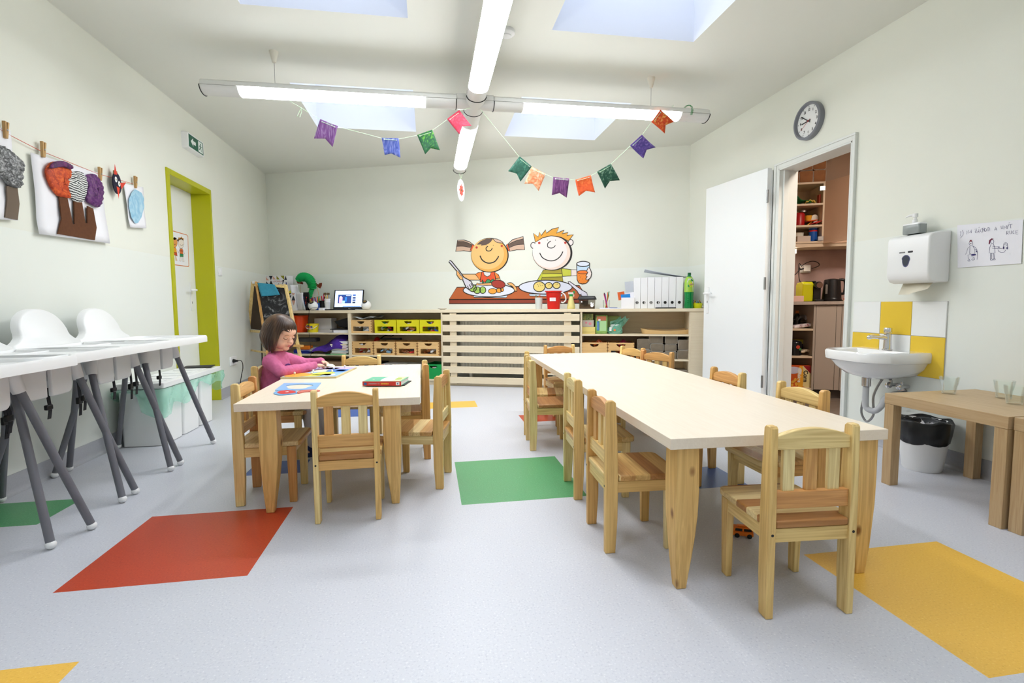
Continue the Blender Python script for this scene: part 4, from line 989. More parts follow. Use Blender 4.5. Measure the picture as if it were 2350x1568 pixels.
cols = [(60, 150, 90), (200, 60, 30), (236, 236, 230), (60, 140, 180), (240, 150, 50), (236, 236, 236), (200, 40, 40), (236, 232, 226), (230, 200, 60)]
r_ = random.Random(4); z = ZS2
labs = ['flat dark red', 'orange', 'cream', 'teal', 'bright orange', 'white', 'red', 'pale', 'yellow-edged']
for i, c in enumerate(cols):
    h = r_.uniform(.008, .017); t = BT_('picture_book', labs[i]+' picture book in the leaning pile on the lower left shelf', 'book', sB(778+r_.uniform(-3, 2), .42, 790), .42, z, 'picture books piled on the lower left shelf', r_.uniform(-.15, .15))
    MB().box(-.10, 0, 0, .10, .2, h).build('cover', mat('book_%d' % i, c, .5), t, bevel=.001); MB().box(-.098, -.0005, .002, .101, .198, h-.002).build('pages', white_paper, t); z += h+.0005
t = BT_('box', 'flat white box on top of the leaning picture books', 'box', sB(782, .40, 780), .40, z); MB().box(-.085, 0, 0, .085, .15, .032).build('box_body', white_paper, t, bevel=.002)
sheet('plastic_folder', 'green plastic folder sticking out of the lower left shelf', 'folder', sB(771, .44, 812), .462, ZS2-.0+.001, .26, .2, mat('green_folder', (70, 190, 100), .4), 2, .004)
t = BT_('cardboard_box', 'large brown cardboard box on the bottom of the left shelf unit', 'box', .80, .38, .068); MB().box(-.42, 0, 0, .42, .3, .17).build('box_body', mat('brown_card', (158, 130, 102), .8), t, bevel=.002)
MB().box(-.42, -.001, .105, .42, 0, .109).build('flap_edge', mat('dark_card', (110, 88, 66), .8), t)
# middle unit: papers on crate, clutter behind crates, patterned boxes at the bottom
sheet('loose_papers', 'loose white papers lying across the first beech crate', 'paper', sB(838, .36, 728), .42, ZS1+.153, .26, .28, mat('grey_paper', (206, 212, 220), .8), 8, .035)
t = BT_('toy_helmet', 'red and black toy bits behind the lower row of crates', 'toy', sB(862, .16, 775), .10, ZS2); MB().ell((0, -.02, .10), (.05, .04, .09)).build('red_part', red_pl, t, smooth=180); MB().box(.05, -.03, 0, .30, .02, .175).tube([(.05, -.03, .17), (.12, -.05, .21), (.2, -.04, .20), (.26, -.05, .235)], .006).build('black_part', black_plastic, t)
def patterned(t, w, h, y, seed=3, step=.05, z0=0, crop=1):
    a = Art(base=y); r = random.Random(seed); a.fill([(-w, z0), (w, z0), (w, h), (-w, h)], (240, 238, 236), .5)
    C_ = [(44, 48, 62), (222, 170, 150), (150, 146, 40), (24, 24, 28)]
    x = -w
    while x < w-1e-3:
        z = z0; xw = min(step, w-x)
        while z < h-1e-3:
            zh = min(step, h-z); k = r.randrange(5); c = C_[r.randrange(4)]
            P = [[(x, z), (x+xw, z), (x+xw/2, z+zh)], [(x, z+zh), (x+xw, z+zh), (x+xw/2, z)], [(x, z), (x+xw, z), (x, z+zh)], [(x, z+zh), (x+xw, z+zh), (x+xw, z)], None][k]
            if P: a.fill(P, c, 1)
            z += step
        x += step
    return a
t, w = SBX('storage_box', 'white storage box with printed triangles on the bottom shelf', 'box', 872, 925, .068, .155, .40, .25, white_paper); patterned(t, w, .155, -.0005, 5, .05).build('print', t)
t, w = SBX('storage_box', 'second triangle-print storage box beside the green crate', 'box', 926, 962, .068, .150, .39, .25, white_paper); patterned(t, w, .15, -.0005, 8, .045).build('print', t)
t, w = SBX('storage_box', 'dark box on the bottom shelf behind the small table', 'box', 815, 868, .068, .16, .36, .25, mat('dark_cardboard', (36, 36, 42), .6))
# right unit, upper shelf
t, w = SBX('wooden_block', 'pale flat wooden box under two small printed boxes', 'box', 1336, 1366, ZS1, .072, .38, .2, mat('pale_wood_box', (226, 208, 128), .5)); zb = ZS1+.072
MB().box(-w, -.0006, .018, w, 0, .0205).build('lid_gap', mat('dark_card', (110, 88, 66), .8), t)
t, w = SBX('small_box', 'small grey box with pink flowers on the pale wooden box', 'box', 1337, 1362.5, zb, .072, .37, .15, mat('flower_box', (196, 184, 172), .6)); a = Art(base=-.0004); a.fill(circ(-.02, .045, .012, n=7), (226, 140, 150), 1); a.fill(circ(.02, .035, .016, n=7), (226, 140, 150), 1); a.build('print', t)
t, w = SBX('small_box', 'small dark green patterned box on top of the stack', 'box', 1336, 1361, zb+.0725, .066, .37, .15, paint_strokes('green_box_print', (50, 70, 40), (120, 130, 70), (170, 150, 70), 20))
t = BT_('nappy_pack', 'green plastic pack with a blue label on the right shelf', 'package', sB(1380, .36, 745), .36, ZS1)
MB().loft([[(x, y+.05, z) for x, y in rrect(-.062*k, -.045*k2, .062*k, .045*k2, .018)] for z, k, k2 in ((0, .95, .8), (.02, 1.02, 1.05), (.1, 1.0, 1.1), (.17, 1.0, 1), (.195, 1.02, .5))]).build('pack', mat('green_pack', (156, 206, 120), .35), t, smooth=60)
a = Art(base=-.002); a.fill([(-.048, .14), (.05, .14), (.05, .185), (-.048, .185)], (216, 130, 96), 1); a.fill(rrect(-.046, .035, -.022, .13, .006), (40, 120, 190), 2); a.fill([(-.018, .03), (.05, .03), (.05, .135), (-.018, .135)], (176, 220, 160), 1); a.fill([(-.036, .045), (-.032, .045), (-.032, .12), (-.036, .12)], (235, 240, 250), 3); a.fill(circ(-.02, .145, .014, .01, 12), (245, 245, 245), 3); a.build('label_print', t)
t = BT_('plastic_bag', 'crumpled teal translucent bag beside the green pack', 'bag', sB(1412, .36, 750), .37, ZS1)
rb = random.Random(3); BH = [[rb.uniform(-1, 1) for _ in range(26)] for _ in range(13)]
def bg(u, v):
    a_ = 2*PI*u; n1 = BH[int(round(v*12))][int(round(u*26)) % 26]; k = (1 if v < .6 else 1-.30*(v-.6)/.4)*(1+.13*n1*(v > .05))
    return (.068*k*(abs(math.cos(a_))**.7)*(1 if math.cos(a_) > 0 else -1)+.06*max(0, v-.5), .040*k*math.sin(a_)+.05, max(0, .105*v+.018*n1*v+.035*v*max(0, math.cos(a_))))
MB().grid(bg, 26, 12).build('bag', film('teal_film', (150, 212, 190), .55), t, fix=False)
for (x0, z0), (x1, z1), wd, sd in (((.03, .09), (.115, .175), .055, 1), ((-.04, .09), (.07, .16), .06, 2), ((-.06, .02), (-.085, .055), .04, 3)):
    MB().grid(lambda u, v: (x0+(x1-x0)*v+(z1-z0)*(u-.5)*wd/.06*.6+.008*math.sin(7*u+sd), .03+.04*u+.012*math.sin(5*v+sd), z0+(z1-z0)*v-(x1-x0)*(u-.5)*.5+.010*math.sin(9*u+4*v+sd)), 7, 7).build('bag_flap', film('teal_film', (150, 212, 190), .55), t, fix=False)
MB().box(-.05, .02, .01, .045, .08, .10).build('bag_content', mat('pack_grey', (190, 206, 200), .6), t, bevel=.01)
a = Art(base=.0); a.fill(circ(-.005, .04, .011), (240, 120, 50), 1); a.fill([(-.06, .03), (-.038, .03), (-.038, .07), (-.06, .07)], (235, 240, 240), 1); a.build('print', t)
t = BT_('nappy_pack', 'second green pack behind the teal bag, seen at its top', 'package', sB(1407, .22, 740), .20, ZS1); MB().box(-.08, -.05, 0, .08, .03, .185).build('pack', mat('green_pack_b', (176, 190, 120), .4), t, bevel=.02)
tray = BT_('serving_tray', 'oval bent-wood tray with grip holes on the right shelf', 'tray', sB(1528, .30, 758), .26, ZS1)
E_ = smoothpts([(.24, 0), (.2, .10), (0, .13), (-.2, .10), (-.24, 0), (-.2, -.10), (0, -.13), (.2, -.10)], True, 6)
tw_ = mat('tray_veneer', (222, 188, 132), .4)
mb = MB(); n = len(E_); top = [(x*1.05, y*1.05, .036+.020*(abs(x)/.24)**2) for x, y in E_]
mb.loft([[(x, y, .004) for x, y in E_], top, [(x*.975, y*.97, z) for x, y, z in top], [(x*.97, y*.965, .008) for x, y in E_]], cap=False); mb.prism(E_, 'z', .002, .007); mb.build('tray_body', tw_, tray, smooth=40)
for sx in (-1, 1): MB().prism([(p[0]*.03, p[1]*.008+.044) for p in circ(0, 0, 1, 1, 14)], 'y', -.004, .004).build('grip_hole', mat('dark_card', (110, 88, 66), .8), tray, rz=None, loc=(sx*.205, -.088, 0)).rotation_euler = (0, 0, sx*.6)
# paper bricks
brick = mat('kraft_wrap', (128, 116, 98), .75, noise=.10, nscale=25, bump=.3, bscale=30)
brick2 = mat('kraft_edge', (196, 190, 178), .7)
def pbrick(label, s, off, z, w, h, d, group, m=brick):
    t = BT_('paper_brick', label, 'paper package', s, off, z, group)
    rr = random.Random(int(s*1000+z*100)); ph = rr.uniform(0, 6); rings = []
    for y, k in ((0, .86), (.006, .98), (d*.5, 1.0), (d-.006, .98), (d, .9)):
        rings.append([(x+.003*math.sin(9*x*20+ph)*k, y+.003*math.sin(5*zz*30+ph), zz) for x, zz in rrect(-w/2*k, h/2-h/2*k, w/2*k, h/2+h/2*k, .012, 4)])
    MB().loft(rings).build('wrapped_block', m, t, smooth=50)
    MB().tube([(x, .004, zz) for x, zz in rrect(-w/2*.97, h*.015, w/2*.97, h*.985, .012, 4)]+[(w/2*.97, .004, h*.985-.012)], .0018, 5).build('wrapper_fold', brick2, t, smooth=180)
BR = [(845, 1005, 930, 1050), (860, 1010, 1052, 1158), (985, 1160, 895, 985), (1005, 1170, 987, 1070), (1005, 1170, 1072, 1158), (1180, 1335, 895, 990), (1175, 1325, 992, 1072), (1170, 1325, 1074, 1158), (1337, 1470, 940, 1055), (1330, 1465, 1057, 1158)]
place = ['left column top', 'left column bottom', 'second column top', 'second column middle', 'second column bottom', 'third column top', 'third column middle', 'third column bottom', 'right column top', 'right column bottom']
for (x0, x1, y0, y1), lb in zip(BR, place):
    a_, b_ = sB(x0/5.226+1300, .40, 800), sB(x1/5.226+1300, .40, 800)
    z1 = ZS2+(1158-y0)/262*.238; z0 = ZS2+(1158-y1)/262*.238
    pbrick('grey-brown paper package in the %s of the stack on the right shelf' % lb, (a_+b_)/2, .40, z0+.0005, (b_-a_)*.97, z1-z0-.002, .2, 'paper packages stacked on the right shelf')
a_, b_ = sB(1551, .40, 840), sB(1578, .40, 840); pbrick('single grey-brown paper package on the bottom right shelf', (a_+b_)/2, .40, .068, b_-a_, .15, .2, None)
# things seen in the right crates
for px, c, lb, r in ((1373, (238, 110, 30), 'orange patterned bag sticking out of the right unit left crate', 1), (1432, (170, 50, 90), 'dark pink cloth heaped in the right crate', 2)):
    t = BT_('soft_bag', lb, 'bag', sB(px, .36, 785), .36, ZS2+.075)
    MB().grid(lambda u, v: ((u-.5)*.16, v*.16, .07+.035*math.sin(PI*u)*math.sin(PI*v)+.010*math.sin(13*u+r)), 14, 8).build('bag', paint_strokes('bag_print_%d' % r, c, c, (235, 235, 240) if r == 1 else c, 25), t, smooth=180, fix=False, solid=.002)
# ================================================================ things on the worktop
def WT(name, label, cat, px, off, group=None, drz=0, dz=0): return BT_(name, label, cat, sB(px, off, 704), off, ZT+dz, group, drz)
# tall triangle-print box in the corner
sa, sb_ = sB(592, .07, 645), sB(667, .07, 645)
t = BT_('storage_box', 'tall triangle-print storage box in the left corner behind the easel', 'box', (sa+sb_)/2, .14, ZT); w = (sb_-sa)/2
MB().box(-w, 0, 0, w, .12, .43).build('box_body', white_paper, t, bevel=.002); patterned(t, w, .43, -.0005, 12, .0538).build('print', t)
MB().box(.03, -.003, .335, .17, -.001, .385).build('name_card', white_paper, t); text_mesh('lettering', 'LEPORELA', .028, mat('faded_red', (200, 110, 100), .6), t, (.10, -.0035, .36))
t = WT('magazine_file', 'upright triangle-print magazine file on the worktop right of the easel', 'magazine file', 669, .38); MB().box(-.055, 0, 0, .055, .24, .205).build('file_body', white_paper, t, bevel=.002); patterned(t, .055, .205, -.0005, 31, .06).build('print', t)
def bottle(name, label, px, off, prof, m, capm, dz=0, capprof=None, n=24, part='bottle'):
    t = WT(name, label, 'bottle', px, off, dz=dz); MB().lathe(prof, n=n).build(part, m, t, smooth=40)
    if capprof: MB().lathe(capprof, n=16).build('cap', capm, t, smooth=40)
    return t
bottle('glue_bottle', 'white squeeze bottle with a dark blue cap behind the magazine file', 659, .22, [(.001, 0), (.036, 0), (.038, .02), (.038, .21), (.03, .25), (.018, .27), (.014, .285), (.001, .285)], white_plastic, mat('navy_plastic', (30, 36, 110), .4), capprof=[(.015, .285), (.015, .305), (.006, .325), (.004, .345), (.001, .345)])
bottle('glue_bottle', 'yellow-green glue bottle with a white cap behind the magazine file', 671, .20, [(.001, 0), (.04, 0), (.042, .02), (.042, .20), (.03, .235), (.018, .245), (.001, .245)], mat('yellow_glue', (214, 206, 30), .4), white_plastic, capprof=[(.016, .245), (.016, .275), (.01, .293), (.001, .296)])
t = WT('paper_folders', 'upright white papers and folders beside the magazine file', 'papers', 690, .34)
for k, (x, c, h, wd, y) in enumerate(((-.062, (240, 240, 244), .305, .10, .0), (-.02, (236, 238, 242), .22, .12, -.02), (.03, (240, 240, 244), .21, .12, -.03))):
    MB().grid(lambda u, v: (x+wd*(u-.5)+.01*math.sin(4*v+k), y+.02*math.sin(3*u+k)-.02*v, h*v), 8, 10).build('sheet', white_paper, t, smooth=180, fix=False, solid=.002)
MB().box(-.03, .0, .0, .11, .02, .215).build('black_folder', black_plastic, t); MB().box(-.058, -.01, 0, -.046, .08, .20).build('green_folder', mat('folder_green', (20, 120, 80), .5), t)
# green honeycomb paper decoration
hg = mat('green_tissue', (20, 168, 88), .8); t = WT('paper_garland', 'green pleated tissue paper decoration arching over the papers', 'paper decoration', 700, .20)
pc_ = [atB(px, py, .20) for px, py in ((683, 644), (689, 638), (697, 636), (706, 638), (713, 645), (716, 654), (716, 663), (713, 672), (711, 682), (713, 692))]
s0_ = atB(700, 704, .20)[0]; pts = smoothpts([(s-s0_, 0, z-ZT) for s, z in pc_], False, 7); rr = []; n = len(pts)
for i in range(n): k = i/(n-1); rr.append((.050 if k < .66 else .028)*(1+.14*(1 if i % 2 else -1))*(.6+.4*min(1, k*6)))
MB().tube(pts, rr, 14).build('pleats', hg, t); MB().tube([pts[-1], (pts[-1][0], 0, 0.0)], .004, 6).build('stem', hg, t)
# photo props on sticks
brn = mat('brown_card_prop', (120, 50, 24), .7)
def prop(label, poly_px, stick_px, off):
    P = [atB(px, py, off) for px, py in poly_px]; s0 = sB(stick_px, off, 704); t = BT_('photo_prop', label, 'photo prop', s0, off, ZT)
    MB().prism([(s-s0, z-ZT) for s, z in P], 'y', -.0015, .0015).build('card_shape', brn, t); zz = min(z for s, z in P)-ZT; sx = sum(s for s, z in P)/len(P)-s0
    MB().tube([(sx, 0, zz+.04), (0, 0, 0.02)], .0025, 6).build('stick', pine_z, t)
prop('brown cardboard pipe prop standing on a stick', [(711.5, 645), (716, 644.2), (722, 647), (728, 652), (731, 653), (733, 650), (739, 649), (738.5, 656), (735, 662.5), (729, 659), (720, 652)], 737, .16)
prop('brown cardboard hat prop on a stick among the papers', [(680, 644.5), (687, 643), (690, 645), (696, 649), (695, 653), (688, 651.5), (683, 651)], 690, .10)
# pens, scissors, cups
pencols = [(200, 40, 40), (40, 80, 190), (30, 150, 90), (240, 190, 40), (230, 100, 40), (120, 60, 160), (30, 30, 36), (220, 60, 110)]
PM = [mat('pen_%d' % i, c, .4) for i, c in enumerate(pencols)]
def cup_with(name, label, px, off, r0, r1, h, m, items, seed, cat='pen cup', itemlab=None, L=.16, grp=None, drum=True, big=.004):
    t = WT(name, label, cat, px, off); MB().lathe([(.001, 0), (r0, 0), (r1, h), (r1-.002, h), (r0-.002, .004), (.001, .004)], n=24).build('cup_body', m, t, smooth=40)
    r = random.Random(seed)
    for k in range(items):
        a_ = r.uniform(0, 6.28); q = r1*.75; o = MB().tube([(q*.45*math.cos(a_+2.6), q*.45*math.sin(a_+2.6), .006), (q*math.cos(a_), q*math.sin(a_), L*r.uniform(.85, 1.08))], big, 7).build('pen', PM[(k+seed) % 8], None, smooth=60)
        o.location = t.location; o.rotation_euler = (0, 0, BROT); cn = ['red', 'blue', 'green', 'yellow', 'orange', 'purple', 'black', 'pink'][(k+seed) % 8]
        tag(o, cn+' pen standing in the '+itemlab, 'pen', grp or 'pens in the '+itemlab)
    return t
cup_with('pen_holder', 'clear pen holder with scissors and dark pens left of the speaker', 700, .37, .03, .034, .10, clear, 4, 6, itemlab='clear pen holder left of the speaker')
t = WT('scissors', 'black-handled scissors standing in the clear pen holder', 'scissors', 700.5, .37, dz=.006)
MB().box(-.006, -.001, 0, .006, .001, .10).build('blades', steel, t)
for sx in (-1, 1): MB().tube([(sx*.011+.010*math.cos(a_), 0, .125+.022*math.sin(a_)) for a_ in [2*PI*i/14 for i in range(15)]], .0035, 8).build('handle', black_plastic, t, smooth=180)
cup_with('pencil_box', 'holder crowded with coloured markers behind the left speaker', 716, .24, .05, .055, .09, white_plastic, 11, 0, itemlab='marker holder behind the left speaker', L=.145, big=.006)
cup_with('pencil_box', 'second holder of coloured markers next to the first', 729, .22, .035, .04, .09, mat('blue_cup', (40, 80, 160), .4), 6, 2, itemlab='second marker holder by the speaker', L=.16, big=.006)
cup_with('brush_cup', 'black cup of glue sticks and brushes behind the laptop corner', 741, .20, .035, .04, .115, black_plastic, 5, 4, itemlab='black cup beside the laptop', L=.19, big=.006)
t = WT('paper_cups', 'stack of two white cups with brushes in it left of the laptop', 'cups', 751.5, .24); MB().lathe([(.001, 0), (.028, 0), (.034, .092), (.036, .095), (.036, .104), (.032, .105), (.034, .128), (.036, .13), (.036, .136), (.033, .136), (.001, .12)], n=24).build('cup_body', white_plastic, t, smooth=30)
for k, (x, a_) in enumerate(((-.012, -.12), (.004, .0), (.016, .15), (-.02, -.3))):
    o = MB().tube([(x*.4, 0, .125), (x+a_*.05, .0, .185)], .004, 7).ell((x+a_*.06, 0, .195), (.010, .008, .016), 10, 8, 1).build('paint_brush', [PM[3] if k % 2 else steel, mat('bristle', (110, 86, 60), .9)], None, smooth=60)
    o.location = t.location; o.rotation_euler = (0, 0, BROT); tag(o, ['yellow', 'metal', 'yellow-tipped', 'steel'][k]+' paint brush standing in the white cups', 'paint brush', 'brushes in the white cups')
t = WT('small_box', 'small white box on the worktop left of the laptop', 'box', 736, .33); MB().box(-.03, 0, 0, .03, .05, .03).build('box_body', white_paper, t, bevel=.001)
def speaker(label, px, off, drz):
    t = WT('loudspeaker', label, 'speaker', px, off, 'round white speakers', drz); s = MB()
    prof = [(.001, 0)]+[(.056*math.sin(a_), .055-.056*math.cos(a_)) for a_ in [PI*k/18 for k in range(4, 19)]]; s.lathe(prof, n=28).build('ball_body', white_plastic, t, smooth=180)
    M_ = Matrix.Translation((0, 0, .055)) @ Euler((-.85, 0, 0)).to_matrix().to_4x4()
    MB(M_ @ Matrix.Rotation(PI, 4, 'X') @ Matrix.Rotation(0, 4, 'X')).lathe([(.001, .0)], n=3) if False else None
    M2 = Matrix.Translation((0, 0, .055)) @ Matrix.Rotation(math.radians(38), 4, 'X')
    MB(M2).lathe([(.028, .046), (.026, .0535), (.022, .0575), (.001, .0580)], n=24).build('ring', black_plastic, t, smooth=40)
    MB(M2).ell((0, 0, .0565), (.017, .017, .004), 14, 6).build('cone', mat('brass_cone', (176, 140, 84), .3, metal=.7), t, smooth=180)
speaker('round white speaker left of the laptop', 718.5, .38, 0); speaker('round white speaker right of the laptop', 840.5, .34, 0)
t = WT('speaker_cable', 'thin black cable hanging from the left speaker down the shelf front', 'cable', 718, .40)
sx0 = atB(718, 704, .40)[0]; L_ = [(atB(px, py, o)[0]-sx0, -(o-.40), atB(px, py, o)[1]-ZT) for px, py, o in ((730, 707, .42), (722, 705.5, .445), (713, 709, .452), (709, 718, .454), (709, 760, .456), (712, 790, .457), (714, 812, .457), (709, 826, .457))]
MB().tube(smoothpts(L_, False, 5), .0022, 6).build('cable', black_plastic, t, smooth=180)
# laptop
t = WT('laptop', 'open black laptop showing a web page on the worktop', 'laptop', 785, .34, drz=.12)
MB().box(-.19, -.05, .0, .175, .17, .014).build('keyboard_base', black_plastic, t, bevel=.003)
HM = Matrix.Translation((.0, .165, .014)) @ Matrix.Rotation(math.radians(-14), 4, 'X') @ Matrix.Diagonal((1.12, 1, 1.12, 1))
MB(HM).box(-.165, 0, 0, .165, .008, .212).build('screen_frame', black_plastic, t, bevel=.003)
sp = Art(base=0); W2 = .152
def scr(c): return c
sc_m = mat('screen_light', (196, 214, 250), .3, emit=.9)
a = Art(base=-.0006)
def emi(c, e=.8):
    m = mat('screen_%d_%d_%d' % c, c, .3, emit=e); 
    if m not in a.mats: a.mats.append(m)
    return a.mats.index(m)
def er(x0, z0, x1, z1, c, l=1): a.mb.add([(x0, a.base-.0003*l, z0), (x1, a.base-.0003*l, z0), (x1, a.base-.0003*l, z1), (x0, a.base-.0003*l, z1)], [(0, 1, 2, 3)], emi(c))
er(-W2, .022, W2, .203, (190, 212, 252), 0); er(-.118, .062, .03, .158, (34, 60, 120)); er(-.104, .066, -.068, .13, (220, 160, 190), 2); er(-.098, .118, -.078, .142, (236, 200, 214), 3); er(-.074, .063, -.04, .09, (150, 210, 240), 3); er(-.04, .08, -.02, .13, (40, 110, 190), 2); er(-.03, .145, .02, .151, (200, 220, 240), 2)
for z_, c in ((.15, (60, 90, 160)), (.12, (40, 50, 90)), (.095, (60, 80, 120)), (.07, (30, 36, 60))): er(.045, z_-.008, .078, z_+.01, c); er(.082, z_, .118, z_+.003, (130, 150, 190)); er(.082, z_+.008, .13, z_+.01, (150, 170, 210))
er(-.06, .024, .14, .030, (60, 110, 150), 1); er(-.11, .172, -.09, .174, (130, 150, 190)); er(-.12, .052, -.01, .054, (140, 160, 200))
a.mb.M = Matrix(); a.mb.v = [tuple(HM @ Vector(p)) for p in a.mb.v]; a.build('screen_image', t)
MB().tube([(.09, -.03, .017), (.13, -.045, .012), (.2, -.04, .005), (.27, -.02, .005)], .003, 6).build('white_cable', white_plastic, t, smooth=180)
t = WT('saucer', 'white saucer at the left end of the radiator cover', 'saucer', 1015.5, .30); MB().lathe([(.001, .002), (.025, .0), (.028, .003), (.055, .016), (.054, .018), (.026, .007), (.001, .006)], n=28).build('plate', ceramic, t, smooth=50)
# right half
cup_with('pencil_glass', 'frosted glass of pencils left of the red bucket', 1236.5, .30, .034, .043, .125, mat('frosted_glass', (206, 214, 212), .3), 5, 0, itemlab='frosted glass left of the red bucket', L=.16, big=.0035)
t = WT('bucket', 'red plastic bucket with a white label and handle under the mural', 'bucket', 1270.5, .28, 'None' and None); bucket(t, .066, .082, .195, red_pl, rim=.012)
MB().tube([(.092*math.cos(q)+.0, -.03-.02*math.sin(q), .185-.10*math.sin(q)) for q in [PI*i/16*.62 for i in range(17)]][:1]+smoothpts([(.088, -.03, .18), (.125, -.035, .15), (.135, -.035, .10), (.11, -.035, .07), (.085, -.035, .075)], False, 5), .007, 8).build('handle', white_plastic, t, smooth=180)
MB().grid(lambda u, v: (.0805*math.sin(-.42+.84*u), -.0805*math.cos(-.42+.84*u)-.001+.003*(1-v), .085+.037*v), 10, 3).build('sticker', mat('sticker_white', (244, 240, 244), .5), t, fix=False)
for zz in (.098, .110): MB().grid(lambda u, v: (.0815*math.sin(-.3+.5*u), -.0815*math.cos(-.3+.5*u)-.0015+.0015*(zz < .1), zz+.002*v), 8, 1).build('sticker_line', mat('sticker_pink', (220, 150, 170), .5), t, fix=False)
t = WT('spray_bottle', 'pale yellow spray bottle with a green collar beside the red bucket', 'spray bottle', 1310.5, .28)
MB().lathe([(.001, 0), (.040, 0), (.044, .012), (.043, .03), (.022, .12), (.018, .135), (.001, .136)], n=28).build('bottle', mat('pale_yellow_pe', (222, 212, 140), .35), t, smooth=60)
MB().cyl((0, 0, .135), .019, .022, 18).build('collar', mat('green_collar', (0, 150, 70), .4), t, smooth=40)
MB().box(-.03, -.012, .157, .028, .012, .178).tube([(.015, 0, .162), (.03, 0, .15), (.028, 0, .13)], .006, 8).build('spray_head', mat('spray_white', (226, 214, 212), .4), t, bevel=.003); MB().box(.022, -.012, .165, .038, .012, .19).build('trigger', mat('green_collar', (0, 150, 70), .4), t, bevel=.003)
t = WT('insect_box', 'clear plastic insect box with a black lid and stickers', 'insect box', 1346.5, .28)
MB().loft([[(x, y+.06, z) for x, y in rrect(-.088*k, -.05*k, .088*k, .05*k, .015)] for z, k in ((.0, .93), (.1, 1.0))], cap=True).build('clear_tank', glassmat('smoky_clear', (205, 200, 192), .05, .8), t, smooth=40)
MB().box(-.078, .022, .004, .078, .10, .03).ell((-.055, .04, .036), (.022, .02, .018)).ell((.02, .04, .035), (.028, .02, .012)).build('bedding', mat('bedding', (138, 108, 74), .9), t)
MB().box(-.075, .095, .03, .01, .10, .09).build('brown_card', mat('brown_card', (158, 130, 102), .8), t)
MB().loft([[(x, y+.06, z) for x, y in rrect(-.1*k, -.062*k, .1*k, .062*k, .015)] for z, k in ((.098, 1.0), (.106, 1.0), (.134, .86), (.138, .82))]).tube([(-.08, .04, .13), (-.078, .04, .155), (-.055, .04, .158)], .004, 6).build('lid', black_plastic, t, smooth=40)
a = Art(base=.006); 
st5 = [((.012 if k % 2 == 0 else .006)*math.sin(PI*k/5)-.055, (.012 if k % 2 == 0 else .006)*math.cos(PI*k/5)+.075) for k in range(10)]
a.fill(st5, (246, 246, 250), 1); a.fill(circ(.055, .035, .017), (246, 246, 250), 1); a.fill(circ(.047, .058, .009, .012), (246, 246, 250), 1.2); a.fill(circ(.066, .054, .006, .01), (246, 246, 250), 1.2); a.build('stickers', t)
cup_with('pen_glass', 'clear glass of coloured pens right of the insect box', 1391.5, .27, .034, .038, .09, clear, 7, 2, itemlab='clear glass right of the insect box', L=.17, big=.0045)
t = WT('exercise_book', 'blue and white exercise books lying flat beside the pen glass', 'exercise books', 1401, .38, drz=.05); MB().box(-.11, 0, 0, .11, .13, .005).box(-.115, .005, .005, .10, .13, .010).build('covers', mat('notebook_white', (222, 226, 240), .6), t); MB().box(-.01, -.0, .0101, .07, .06, .014).build('blue_pad', mat('notebook_blue', (60, 100, 190), .5), t)
t = WT('card_box', 'white open box holding a blue and an orange card', 'box', 1440.5, .33); MB().box(-.066, 0, 0, .066, .1, .115).build('box_body', white_paper, t, bevel=.001)
MB(Matrix.Rotation(-.08, 4, 'Y')).box(-.06, .01, .1, .035, .012, .152).build('blue_card', mat('blue_card', (20, 130, 210), .5), t); MB(Matrix.Rotation(-.15, 4, 'Y')).box(-.08, .03, .1, -.01, .032, .185).build('orange_card', mat('orange_card', (222, 100, 40), .5), t); MB(Matrix.Rotation(-.12, 4, 'Y')).box(-.05, .05, .1, .09, .052, .165).build('white_card', white_paper, t)
wbm = mat('binder_white', (240, 241, 243), .45)
E = [1454.5, 1469.8, 1486, 1502.3, 1518.5, 1534.6, 1551, 1567.3]
pos = ['first', 'second', 'third', 'fourth', 'fifth', 'sixth', 'last']
for i in range(7):
    a_, b_ = sB(E[i], .30, 670), sB(E[i+1], .30, 670)
    t = BT_('ring_binder', 'white ring binder with a finger hole, %s from the left in the row of seven' % pos[i], 'binder', (a_+b_)/2, .31, ZT, 'white ring binders on the worktop')
    w = (b_-a_)/2-.0012; MB().box(-w, 0, 0, w, .27, .318).build('binder_body', wbm, t, bevel=.0015)
    MB().cyl((0, -.0015, .062), .0155, .003, 20, axis='y').build('hole_ring', steel, t); MB().cyl((0, -.002, .062), .0135, .003, 20, axis='y').build('finger_hole', black_plastic, t)
    if i < 4: MB().box(-.003+.004*(i % 2), -.0024, .051, .003+.004*(i % 2), -.0018, .073).build('paper_seen', white_paper, t)
t = BT_('paper_sheaf', 'grey-white loose papers lying on top of the binders', 'papers', sB(1528, .28, 640), .30, ZT+.319)
MB().grid(lambda u, v: ((u-.5)*.42, v*.22, .002+.085*(1-u)**2.0*(1-.2*v)+.016*math.sin(PI*u)), 14, 6).build('sheet', mat('grey_paper', (206, 212, 220), .8), t, smooth=180, fix=False, solid=.003); MB().box(-.2, .01, 0, .19, .2, .004).build('sheet', white_paper, t)
t = WT('paper_sheet', 'white sheet leaning against the wall left of the binders', 'paper', 1452, .06); MB(Matrix.Rotation(.16, 4, 'X') @ Matrix.Rotation(-.1, 4, 'Y')).box(-.06, -.03, .02, .03, -.029, .30).build('sheet', mat('grey_paper', (206, 212, 220), .8), t)
t = WT('tablet', 'black flat tablet in front of the binders', 'tablet', 1528, .385); MB().box(-.1, 0, 0, .1, .06, .012).build('tablet_body', black_plastic, t, bevel=.003)
t = WT('tea_bottle', 'green plastic iced-tea bottle at the right end of the worktop', 'bottle', 1580.5, .33)
gb = mat('green_pet', (0, 128, 58), .12, spec=.6); MB().lathe([(.001, 0), (.042, 0), (.046, .01), (.046, .03), (.041, .06), (.043, .1), (.045, .165)], n=28).build('bottle_lower', gb, t, smooth=60)
